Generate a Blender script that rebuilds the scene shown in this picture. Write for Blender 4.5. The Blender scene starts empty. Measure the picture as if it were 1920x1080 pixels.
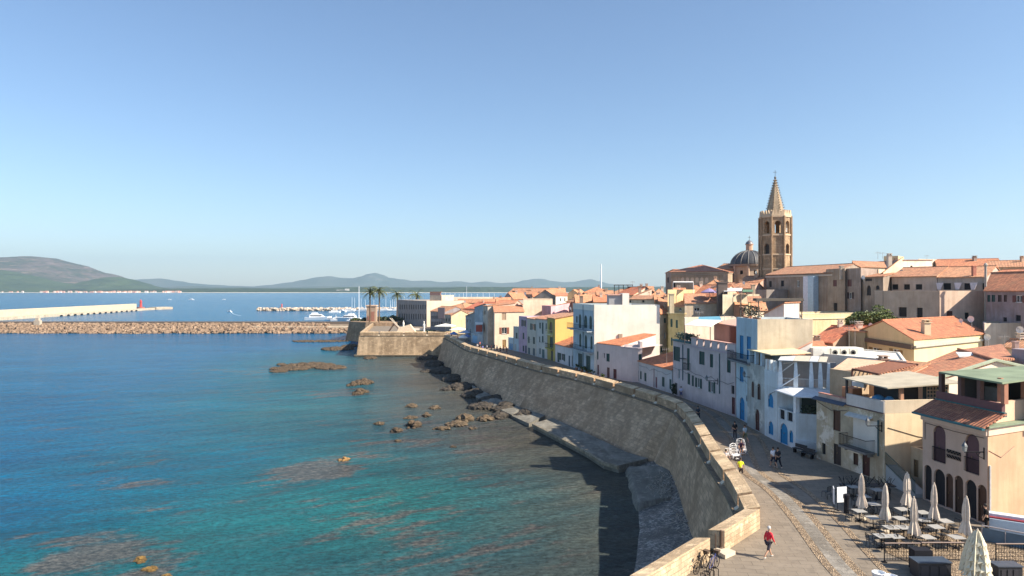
import bpy, bmesh, math, random
from mathutils import Vector, Matrix
random.seed(7)
R = math.radians
SC = bpy.context.scene
COL = SC.collection
# ---------------------------------------------------------------- camera, sky, sun, exposure
HC = 23.0; FP = 1280.0; U0 = 960.0; V0 = 543.0; P = 7.2
cd = bpy.data.cameras.new('camera'); cam = bpy.data.objects.new('camera', cd); COL.objects.link(cam)
cam.location = (0, 0, HC); cam.rotation_euler = (R(90), 0, 0)
cd.sensor_width = 36; cd.lens = 24; cd.shift_y = 3/1920; cd.clip_end = 60000; cd.clip_start = 0.5
SC.camera = cam
SUN = Vector((1.0, -0.41, 0.86)).normalized()
EL = math.asin(SUN.z); AZ = math.atan2(SUN.x, SUN.y)
w = bpy.data.worlds.new('World'); SC.world = w; w.use_nodes = True
nt = w.node_tree; bg = nt.nodes['Background']
sk = nt.nodes.new('ShaderNodeTexSky'); sk.sky_type = 'NISHITA'; sk.sun_disc = False
sk.sun_elevation = EL; sk.sun_rotation = AZ; sk.altitude = 0; sk.air_density = 1.0; sk.dust_density = 0.5; sk.ozone_density = 4.0
nt.links.new(sk.outputs[0], bg.inputs[0]); bg.inputs[1].default_value = 0.086
sd = bpy.data.lights.new('sun', 'SUN'); sd.energy = 5.0; sd.angle = R(0.5); sd.color = (1.0, 0.89, 0.73)
so = bpy.data.objects.new('sun', sd); COL.objects.link(so); so.rotation_euler = SUN.to_track_quat('Z', 'Y').to_euler(); so.location = (60, -40, 120)
SC.view_settings.view_transform = 'Standard'; SC.view_settings.look = 'None'; SC.view_settings.gamma = 1; SC.view_settings.exposure = 1.05
try: SC.view_settings.use_curve_mapping = False
except Exception: pass

# ---------------------------------------------------------------- pixel -> world helpers
def g(u, v, z=P):
    Y = FP*(HC-z)/(v-V0); return ((u-U0)/FP*Y, Y)
def xy(u, Y): return ((u-U0)/FP*Y, Y)
def zz(v, Y): return HC-(v-V0)/FP*Y

# ---------------------------------------------------------------- mesh builder
WP = {}
class MB:
    def __init__(s): s.v = []; s.f = []
    def add(s, vs, fs):
        o = len(s.v); s.v += [tuple(p) for p in vs]; s.f += [tuple(i+o for i in f) for f in fs]; return s
    def poly(s, vs): return s.add(vs, [tuple(range(len(vs)))])
    def box(s, x0, y0, z0, x1, y1, z1):
        return s.hexa([(x0,y0,z0),(x1,y0,z0),(x1,y1,z0),(x0,y1,z0)], [(x0,y0,z1),(x1,y0,z1),(x1,y1,z1),(x0,y1,z1)])
    def hexa(s, b, t):
        n = len(b); fs = [tuple(reversed(range(n))), tuple(range(n, 2*n))]
        for i in range(n): j = (i+1) % n; fs.append((i, j, n+j, n+i))
        return s.add(list(b)+list(t), fs)
    def prism(s, poly, z0, z1):
        return s.hexa([(p[0], p[1], z0) for p in poly], [(p[0], p[1], z1) for p in poly])
    def slab(s, poly, t):      # poly: 3d points ccw from above; thickness downward
        return s.hexa([(p[0], p[1], p[2]-t) for p in poly], poly)
    def tube(s, p0, p1, r0, r1=None, n=6, cap=True):
        r1 = r0 if r1 is None else r1
        p0 = Vector(p0); p1 = Vector(p1); d = (p1-p0)
        if d.length < 1e-6: return s
        q = d.to_track_quat('Z', 'Y'); a = q @ Vector((1,0,0)); b = q @ Vector((0,1,0)); vs = []
        for p, r in ((p0, r0), (p1, r1)):
            for i in range(n):
                t = 2*math.pi*i/n; vs.append(p+a*math.cos(t)*r+b*math.sin(t)*r)
        fs = [(i, (i+1) % n, n+(i+1) % n, n+i) for i in range(n)]
        if cap: fs += [tuple(reversed(range(n))), tuple(range(n, 2*n))]
        return s.add(vs, fs)
    def path(s, pts, r, n=5):
        for a, b in zip(pts[:-1], pts[1:]): s.tube(a, b, r, r, n)
        return s
    def lathe(s, c, prof, n=12, sx=1, sy=1, rot=0):   # prof: (r, z)
        vs = []
        for r, z in prof:
            for i in range(n):
                t = 2*math.pi*i/n+rot; vs.append((c[0]+math.cos(t)*r*sx, c[1]+math.sin(t)*r*sy, c[2]+z))
        fs = []
        for k in range(len(prof)-1):
            for i in range(n):
                j = (i+1) % n; fs.append((k*n+i, k*n+j, (k+1)*n+j, (k+1)*n+i))
        fs.append(tuple(reversed(range(n)))); m = (len(prof)-1)*n; fs.append(tuple(range(m, m+n)))
        return s.add(vs, fs)
    def bbox(s, p, d, n, a, b, c0, c1, z0, z1):   # oriented box: along d from a..b, along n from c0..c1
        P4 = [(p[0]+d[0]*x+n[0]*y, p[1]+d[1]*x+n[1]*y) for x, y in ((a,c1),(b,c1),(b,c0),(a,c0))]
        return s.prism(P4, z0, z1)
    def build(s, name, m, parent=None, loc=None, smooth=False):
        if not s.v: return None
        if parent is not None: off = WP[parent.name]
        elif loc is not None: off = Vector(loc)
        else:
            xs = [p[0] for p in s.v]; ys = [p[1] for p in s.v]; zs = [p[2] for p in s.v]
            off = Vector(((min(xs)+max(xs))/2, (min(ys)+max(ys))/2, min(zs)))
        me = bpy.data.meshes.new(name)
        me.from_pydata([(p[0]-off.x, p[1]-off.y, p[2]-off.z) for p in s.v], [], s.f)
        uvl = me.uv_layers.new(name='UVMap'); me.update()
        dat = []
        for pl in me.polygons:
            nn = pl.normal
            if abs(nn.z) > 0.985: T = Vector((1,0,0)); B = Vector((0,1,0))
            else:
                T = Vector((-nn.y, nn.x, 0)).normalized(); B = nn.cross(T)
            for li in pl.loop_indices:
                p = me.vertices[me.loops[li].vertex_index].co+off
                dat += [p.dot(T), p.dot(B)]
        uvl.data.foreach_set('uv', dat)
        if smooth: me.polygons.foreach_set('use_smooth', [True]*len(me.polygons))
        o = bpy.data.objects.new(name, me); COL.objects.link(o)
        if m: me.materials.append(m)
        if parent is not None: o.parent = parent
        else: o.location = off
        WP[o.name] = off
        return o

def empty(name, loc):
    o = bpy.data.objects.new(name, None); COL.objects.link(o); o.location = loc; o.empty_display_size = 0.3
    WP[o.name] = Vector(loc); return o
def tag(o, label=None, cat=None, group=None, kind=None):
    if label: o['label'] = label
    if cat: o['category'] = cat
    if group: o['group'] = group
    if kind: o['kind'] = kind
    return o
def thing(name, label, cat, loc, group=None): return tag(empty(name, loc), label, cat, group)
KIDS = {}
def copy_tree(o, loc=None, rz=None, parent=None):
    c = o.copy(); COL.objects.link(c)
    if parent is not None: c.parent = parent
    for ch in list(o.children): copy_tree(ch, parent=c)
    if loc is not None: c.location = loc
    if rz is not None: c.rotation_euler = (0, 0, rz)
    return c

# ---------------------------------------------------------------- materials
MATS = {}
def newmat(name):
    m = bpy.data.materials.new(name); m.use_nodes = True
    t = m.node_tree; b = t.nodes['Principled BSDF']; return m, t, b
def nd(t, typ, **k):
    n = t.nodes.new(typ)
    for a, v in k.items():
        if a == 'inp':
            for i, x in v.items(): n.inputs[i].default_value = x
        else: setattr(n, a, v)
    return n
def mixc(t, fac, a, b, mode='MIX'):
    m = nd(t, 'ShaderNodeMix', data_type='RGBA', blend_type=mode)
    for s, x in ((0, fac), (6, a), (7, b)):
        if hasattr(x, 'links') or isinstance(x, bpy.types.NodeSocket): t.links.new(x, m.inputs[s])
        elif x is not None: m.inputs[s].default_value = x if s == 0 else (tuple(x)+(1,) if len(x) == 3 else x)
    return m.outputs[2]
def ramp(t, x, a, b, ca=(0,0,0,1), cb=(1,1,1,1)):
    r = nd(t, 'ShaderNodeValToRGB'); e = r.color_ramp.elements
    e[0].position = a; e[1].position = b; e[0].color = ca; e[1].color = cb
    t.links.new(x, r.inputs[0]); return r.outputs[0]
def noise(t, vec, scale, detail=3, rough=.55):
    n = nd(t, 'ShaderNodeTexNoise', inp={'Scale': scale, 'Detail': detail, 'Roughness': rough})
    if vec is not None: t.links.new(vec, n.inputs['Vector'])
    return n.outputs['Fac']
def mapv(t, vec, sc):
    m = nd(t, 'ShaderNodeMapping'); m.inputs['Scale'].default_value = sc; t.links.new(vec, m.inputs[0]); return m.outputs[0]
def math_(t, op, a, b=None):
    m = nd(t, 'ShaderNodeMath', operation=op)
    for i, x in enumerate((a, b)):
        if x is None: continue
        if isinstance(x, (int, float)): m.inputs[i].default_value = x
        else: t.links.new(x, m.inputs[i])
    return m.outputs[0]
def bump(t, b, h, strength=.4, dist=.05):
    n = nd(t, 'ShaderNodeBump', inp={'Strength': strength, 'Distance': dist}); t.links.new(h, n.inputs['Height']); t.links.new(n.outputs[0], b.inputs['Normal'])
def mul(c, k): return tuple(min(1, x*k) for x in c[:3])

def plain(col, rough=.7, metal=0, var=.12, scale=3):
    key = ('p', col, rough, metal, var, scale)
    if key in MATS: return MATS[key]
    m, t, b = newmat('paint'); geo = nd(t, 'ShaderNodeNewGeometry')
    n = noise(t, geo.outputs['Position'], scale, 4)
    t.links.new(mixc(t, ramp(t, n, .3, .7), mul(col, 1-var), mul(col, 1+var)), b.inputs['Base Color'])
    b.inputs['Roughness'].default_value = rough; b.inputs['Metallic'].default_value = metal
    if max(col) < .03: b.inputs['Specular IOR Level'].default_value = .12
    MATS[key] = m; return m
def wallm(col, dirt=.25, patch=None):
    key = ('w', col, dirt, patch)
    if key in MATS: return MATS[key]
    m, t, b = newmat('stucco'); uv = nd(t, 'ShaderNodeUVMap').outputs[0]
    n1 = noise(t, uv, .35, 5, .6); n2 = noise(t, mapv(t, uv, (1.6, .16, 1)), 1.0, 5, .65); n3 = noise(t, uv, 14, 3)
    n5 = noise(t, uv, .9, 7, .72)
    c = mixc(t, ramp(t, n1, .38, .66), mul(col, 1-dirt*.75), mul(col, 1.05))
    c = mixc(t, ramp(t, n5, .5, .62, (0,0,0,1), (min(1, dirt*1.5),)*3+(1,)), c, mul((col[0]*.92, col[1]*.9, col[2]*.85), .8))
    c = mixc(t, ramp(t, n2, .46, .74, (0,0,0,1), (min(1, dirt*2.0),)*3+(1,)), c, mul((col[0]*.95, col[1]*.8, col[2]*.66), .62))
    if patch: c = mixc(t, ramp(t, noise(t, uv, .5, 6, .7), .52, .6), c, patch)
    c = mixc(t, ramp(t, n3, .3, .75), mixc(t, .09, c, (.1, .08, .06)), c)
    t.links.new(c, b.inputs['Base Color']); b.inputs['Roughness'].default_value = .9
    bump(t, b, n3, .25, .02); MATS[key] = m; return m
def tilem(col=(.56, .2, .1), k=1.0):
    key = ('t', col, k)
    if key in MATS: return MATS[key]
    m, t, b = newmat('clay_tiles'); uv = nd(t, 'ShaderNodeUVMap').outputs[0]
    sep = nd(t, 'ShaderNodeSeparateXYZ'); t.links.new(uv, sep.inputs[0])
    br = nd(t, 'ShaderNodeTexBrick', offset=0.0, inp={'Scale': 1.0, 'Mortar Size': .012, 'Mortar Smooth': .3, 'Brick Width': .26*k, 'Row Height': .42*k})
    t.links.new(uv, br.inputs['Vector']); br.inputs['Color1'].default_value = mul(col, .72)+(1,); br.inputs['Color2'].default_value = (min(1, col[0]*1.2), min(1, col[1]*1.32), min(1, col[2]*1.2), 1)
    br.inputs['Mortar'].default_value = mul(col, .3)+(1,)
    wv = math_(t, 'ABSOLUTE', math_(t, 'SINE', math_(t, 'MULTIPLY', sep.outputs[0], math.pi/(.26*k))))
    n = noise(t, uv, .5, 5, .65); n4 = noise(t, uv, 5, 3)
    c = mixc(t, ramp(t, n, .46, .7, (0,0,0,1), (.75,.75,.75,1)), br.outputs['Color'], mul((col[0]*.85, col[1]*1.15, col[2]*1.15), .75))
    c = mixc(t, ramp(t, n4, .56, .8, (0,0,0,1), (.3,.3,.3,1)), c, (.2, .13, .08))
    t.links.new(c, b.inputs['Base Color']); b.inputs['Roughness'].default_value = .88
    fr = math_(t, 'FRACT', math_(t, 'DIVIDE', sep.outputs[1], .42*k))
    h = math_(t, 'ADD', wv, math_(t, 'MULTIPLY', math_(t, 'SUBTRACT', 1.0, fr), .45)); bump(t, b, h, 1.0, .07*k)
    MATS[key] = m; return m
def stonem(col, bw=.6, rh=.3, mortar=.7, var=.25, rub=0.0, key2=0, mcol=None, streak=.5, blot=1.0):
    key = ('s', col, bw, rh, mortar, var, rub, key2, streak, blot)
    if key in MATS: return MATS[key]
    m, t, b = newmat('masonry'); uv = nd(t, 'ShaderNodeUVMap').outputs[0]
    wn = nd(t, 'ShaderNodeTexNoise', inp={'Scale': 1.3, 'Detail': 3}); t.links.new(uv, wn.inputs['Vector'])
    vm = nd(t, 'ShaderNodeVectorMath', operation='SCALE'); t.links.new(wn.outputs['Color'], vm.inputs[0]); vm.inputs['Scale'].default_value = .12+rub
    va = nd(t, 'ShaderNodeVectorMath', operation='ADD'); t.links.new(uv, va.inputs[0]); t.links.new(vm.outputs[0], va.inputs[1])
    br = nd(t, 'ShaderNodeTexBrick', inp={'Scale': 1.0, 'Mortar Size': .018, 'Mortar Smooth': .4, 'Brick Width': bw, 'Row Height': rh})
    t.links.new(va.outputs[0], br.inputs['Vector']); br.inputs['Color1'].default_value = mul(col, 1-var)+(1,); br.inputs['Color2'].default_value = mul(col, 1+var)+(1,)
    br.inputs['Mortar'].default_value = (mcol or mul(col, mortar))+(1,)
    n1 = noise(t, uv, .22, 6, .65); n2 = noise(t, uv, 3.2, 5, .7); n3 = noise(t, mapv(t, uv, (.7, .12, 1)), 1, 4, .6)
    c = mixc(t, ramp(t, n1, .38, .62, (0,0,0,1), (.9,.9,.9,1)), br.outputs['Color'], mul((col[0], col[1]*.92, col[2]*.82), .55))
    c = mixc(t, ramp(t, n2, .35, .7, (.55*blot,)*3+(1,), (0,0,0,1)), c, mul(col, .42))
    c = mixc(t, ramp(t, n3, .5, .72, (0,0,0,1), (streak,)*3+(1,)), c, mul(col, 1.5))
    n8 = noise(t, uv, .9, 7, .75); c = mixc(t, ramp(t, n8, .53, .62, (0,0,0,1), (.6*blot,)*3+(1,)), c, mul(col, 1.35))
    t.links.new(c, b.inputs['Base Color']); b.inputs['Roughness'].default_value = .93
    h = math_(t, 'ADD', math_(t, 'MULTIPLY', math_(t, 'SUBTRACT', 1.0, br.outputs['Fac']), .5), n2); bump(t, b, h, .8, .08)
    MATS[key] = m; return m
def shutm(col):
    key = ('sh', col)
    if key in MATS: return MATS[key]
    m, t, b = newmat('louvred_wood'); uv = nd(t, 'ShaderNodeUVMap').outputs[0]; sep = nd(t, 'ShaderNodeSeparateXYZ'); t.links.new(uv, sep.inputs[0])
    s = math_(t, 'FRACT', math_(t, 'MULTIPLY', sep.outputs[1], 11.0))
    n = noise(t, uv, 2, 4)
    c = mixc(t, ramp(t, s, .0, .35), mul(col, .55), mul(col, 1.1)); c = mixc(t, ramp(t, n, .4, .8, (0,0,0,1), (.4,.4,.4,1)), c, mul(col, 1.5))
    t.links.new(c, b.inputs['Base Color']); b.inputs['Roughness'].default_value = .6; bump(t, b, s, .6, .02); MATS[key] = m; return m
def glassm():
    if 'glass' in MATS: return MATS['glass']
    m, t, b = newmat('window_glass'); geo = nd(t, 'ShaderNodeNewGeometry'); n = noise(t, geo.outputs['Position'], 1.3, 2)
    t.links.new(mixc(t, ramp(t, n, .4, .6), (.012, .015, .02), (.05, .055, .06)), b.inputs['Base Color'])
    b.inputs['Roughness'].default_value = .08; b.inputs['Specular IOR Level'].default_value = .6; MATS['glass'] = m; return m
def rockm(c1=(.2, .135, .075), c2=(.05, .035, .022), sc=1.2):
    key = ('r', c1, c2, sc)
    if key in MATS: return MATS[key]
    m, t, b = newmat('rock'); geo = nd(t, 'ShaderNodeNewGeometry'); p = geo.outputs['Position']
    n1 = noise(t, p, sc, 8, .7); n2 = noise(t, p, sc*5, 5, .7)
    c = mixc(t, ramp(t, n1, .38, .62), c2, c1); c = mixc(t, ramp(t, n2, .5, .75, (0,0,0,1), (.7,.7,.7,1)), c, mul(c1, 1.7))
    sp = nd(t, 'ShaderNodeSeparateXYZ'); t.links.new(p, sp.inputs[0])
    c = mixc(t, ramp(t, math_(t, 'ADD', sp.outputs[2], math_(t, 'MULTIPLY', n2, .3)), .1, .42), mul(c2, .7), c)   # wet tide line
    t.links.new(c, b.inputs['Base Color']); b.inputs['Roughness'].default_value = .85; bump(t, b, n2, 1, .15); MATS[key] = m; return m
def leafm(c1=(.075, .1, .022), c2=(.03, .05, .012)):
    key = ('l', c1, c2)
    if key in MATS: return MATS[key]
    m, t, b = newmat('foliage'); geo = nd(t, 'ShaderNodeNewGeometry')
    n = noise(t, geo.outputs['Position'], 1.2, 3)
    t.links.new(mixc(t, ramp(t, n, .35, .65), c2, c1), b.inputs['Base Color']); b.inputs['Roughness'].default_value = .6
    MATS[key] = m; return m
WHITE = (.8, .8, .78); GREEN = (.018, .06, .055); BROWN = (.075, .035, .022); BLUE = (.008, .19, .42); DARK = (.02, .02, .024); TEAL = (.01, .1, .13)

# ---------------------------------------------------------------- facades
class Face:
    def __init__(s, A, B):
        s.A = Vector((A[0], A[1])); s.B = Vector((B[0], B[1])); s.L = (s.B-s.A).length
        s.d = (s.B-s.A)/s.L; s.n = Vector((s.d.y, -s.d.x))
    def pt(s, a, z, o=0): q = s.A+s.d*a+s.n*o; return (q.x, q.y, z)
    def un(s, u, v):
        rx = (u-U0)/FP; den = s.n.x*rx+s.n.y
        t = s.n.dot(s.A)/den; q = Vector((rx*t, t)); return (q-s.A).dot(s.d), HC-(v-V0)/FP*t
    def rect(s, u0, v0, u1, v1):
        a = s.un(u0, v0)[0]; b = s.un(u1, v0)[0]; um = (u0+u1)/2
        return min(a, b), max(a, b), s.un(um, v1)[1], s.un(um, v0)[1]
def arcpts(a, b, z, n=8):      # from left springing to right
    r = (b-a)/2; m = (a+b)/2; return [(m-r*math.cos(math.pi*i/n), z+r*math.sin(math.pi*i/n)) for i in range(n+1)]
def outline(a, b, z0, z1, arch):
    if not arch: return [(a, z0), (b, z0), (b, z1), (a, z1)]
    r = min((b-a)/2, (z1-z0)*.6); k = r/((b-a)/2)
    pts = arcpts(a, b, 0, 8); pts = [(x, z1-r+y*k) for x, y in pts]
    return [(a, z0), (b, z0)]+list(reversed(pts))
def panel(mb, F, a, b, z0, z1, o0, o1, arch=False):
    pl = outline(a, b, z0, z1, arch)
    return mb.hexa([F.pt(x, z, o1) for x, z in reversed(pl)], [F.pt(x, z, o0) for x, z in reversed(pl)])
def wallface(mb, F, z0, z1, holes, dep=.2, a0=0, a1=None):
    a1 = F.L if a1 is None else a1
    hs = []
    for h in holes:
        a, b, c, d, ar = h; a = max(a, a0+.03); b = min(b, a1-.03); c = max(c, z0+.02); d = min(d, z1-.03)
        if b-a > .05 and d-c > .05: hs.append((a, b, c, d, ar))
    xs = sorted(set([a0, a1]+[h[0] for h in hs]+[h[1] for h in hs])); zs = sorted(set([z0, z1]+[h[2] for h in hs]+[h[3] for h in hs]))
    for i in range(len(xs)-1):
        for j in range(len(zs)-1):
            cx = (xs[i]+xs[i+1])/2; cz = (zs[j]+zs[j+1])/2
            if any(h[0] < cx < h[1] and h[2] < cz < h[3] for h in hs): continue
            mb.poly([F.pt(xs[i], zs[j]), F.pt(xs[i+1], zs[j]), F.pt(xs[i+1], zs[j+1]), F.pt(xs[i], zs[j+1])])
    for a, b, c, d, ar in hs:
        ol = outline(a, b, c, d, ar)
        for i in range(len(ol)):
            p, q = ol[i], ol[(i+1) % len(ol)]
            mb.poly([F.pt(p[0], p[1]), F.pt(p[0], p[1], -dep), F.pt(q[0], q[1], -dep), F.pt(q[0], q[1])])
        if ar:
            arc = ol[2:]; m = len(arc)//2
            for i in range(len(arc)-1):
                p, q = arc[i], arc[i+1]; cx = b if i < m else a
                mb.poly([F.pt(cx, d), F.pt(q[0], q[1]), F.pt(p[0], p[1])] if False else [F.pt(p[0], p[1]), F.pt(cx, d), F.pt(q[0], q[1])])
            # close the middle sliver up to the crown
    return hs

def window(par, F, a, b, z0, z1, kind, col, arch=False, small=False, name='window', frame=WHITE, label=None):
    """kind: g glazed, c closed shutters, o open shutters, d door, h dark opening"""
    D = .16
    if kind == 'h':
        mb = MB(); panel(mb, F, a, b, z0, z1, -D-.05, -D+.02, arch); o = mb.build(name, plain(DARK, .5), par); return o
    if kind in 'cd':
        if small:
            mb = MB(); panel(mb, F, a, b, z0, z1, -D-.05, -.04, arch); return mb.build('door' if kind == 'd' else 'shutter', shutm(col), par)
        w_ = (b-a); t = min(.07, w_*.1); mb = MB()
        panel(mb, F, a, a+t, z0, z1-(w_/2 if arch else 0), -D-.04, -.05); panel(mb, F, b-t, b, z0, z1-(w_/2 if arch else 0), -D-.04, -.05)
        if not arch: panel(mb, F, a+t, b-t, z1-t, z1, -D-.04, -.053)
        fr = mb.build('door' if kind == 'd' else 'window', plain(mul(col, .8), .6), par)
        m = (a+b)/2; g_ = .012
        if arch or w_ < .8:
            mb = MB(); panel(mb, F, a+t, b-t, z0+.01, z1-t*.5, -D-.02, -D+.05, arch); mb.build('leaf' if kind == 'd' else 'shutter', shutm(col), fr)
        else:
            for x0, x1 in ((a+t, m-g_), (m+g_, b-t)):
                mb = MB(); panel(mb, F, x0, x1, z0+.01, z1-t, -D-.02, -D+.05); mb.build('leaf' if kind == 'd' else 'shutter', shutm(col), fr)
        if kind == 'd':
            mb = MB(); mb.tube(F.pt(m-.1, z0+1.0, -D+.1), F.pt(m-.1, z0+1.15, -D+.1), .03); mb.build('handle', plain((.3,.25,.15), .3, 1), fr)
        return fr
    t = .06; mb = MB(); zt = z1-((b-a)/2 if arch else 0)
    panel(mb, F, a, a+t, z0, zt, -D-.02, -D+.06); panel(mb, F, b-t, b, z0, zt, -D-.02, -D+.06)
    panel(mb, F, a+t, b-t, z0, z0+t, -D-.02, -D+.055)
    if not arch: panel(mb, F, a+t, b-t, z1-t, z1, -D-.02, -D+.055)
    m = (a+b)/2
    if b-a > .6: panel(mb, F, m-.03, m+.03, z0+t, zt-t, -D-.02, -D+.05)
    fr = mb.build(name, plain(frame, .5), par)
    if label: fr['label'] = label
    mb = MB(); panel(mb, F, a+.01, b-.01, z0+.01, z1-.01, -D-.05, -D+.01, arch); mb.build('pane', glassm(), fr)
    if kind == 'o':
        w_ = (b-a)/2
        for x0, x1 in ((a-w_*1.02, a-.02), (b+.02, b+w_*1.02)):
            mb = MB(); panel(mb, F, x0, x1, z0, z1, .012, .06); mb.build('shutter', shutm(col), fr)
    if not small and z0 > P+1:
        mb = MB(); panel(mb, F, a-.08, b+.08, z0-.08, z0-.004, -.05, .1); mb.build('sill', plain((.5,.48,.44), .8), fr)
    return fr

def railing(F, a, b, z0, h, o, mat, par, ends=None, step=.13, name='railing', r=.012):
    mb = MB(); seg = [((a, o), (b, o))]
    if ends is not None: seg += [((a, ends), (a, o)), ((b, ends), (b, o))]
    for (x0, y0), (x1, y1) in seg:
        n = max(1, int(math.hypot(x1-x0, y1-y0)/step))
        for i in range(n+1):
            k = i/n; x = x0+(x1-x0)*k; y = y0+(y1-y0)*k; mb.tube(F.pt(x, z0+.06, y), F.pt(x, z0+h, y), r, r, 4, False)
        for zt, rr in ((z0+h, .025), (z0+.06, .016)): mb.tube(F.pt(x0, zt, y0), F.pt(x1, zt, y1), rr, rr, 4)
    return mb.build(name, mat, par)
def balcony(par, F, a, b, z, dep=.9, mat=None, col=(.5, .48, .46), h=1.0, step=.13):
    mb = MB(); panel(mb, F, a, b, z-.16, z, .003, dep)
    for x in (a+.2, b-.35): panel(mb, F, x, x+.14, z-.42, z-.16, .003, dep*.5)
    o = mb.build('balcony', plain(col, .85), par)
    railing(F, a+.03, b-.03, z, h, dep-.05, mat or plain(DARK, .5), o, ends=.02, step=step)
    return o

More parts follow.
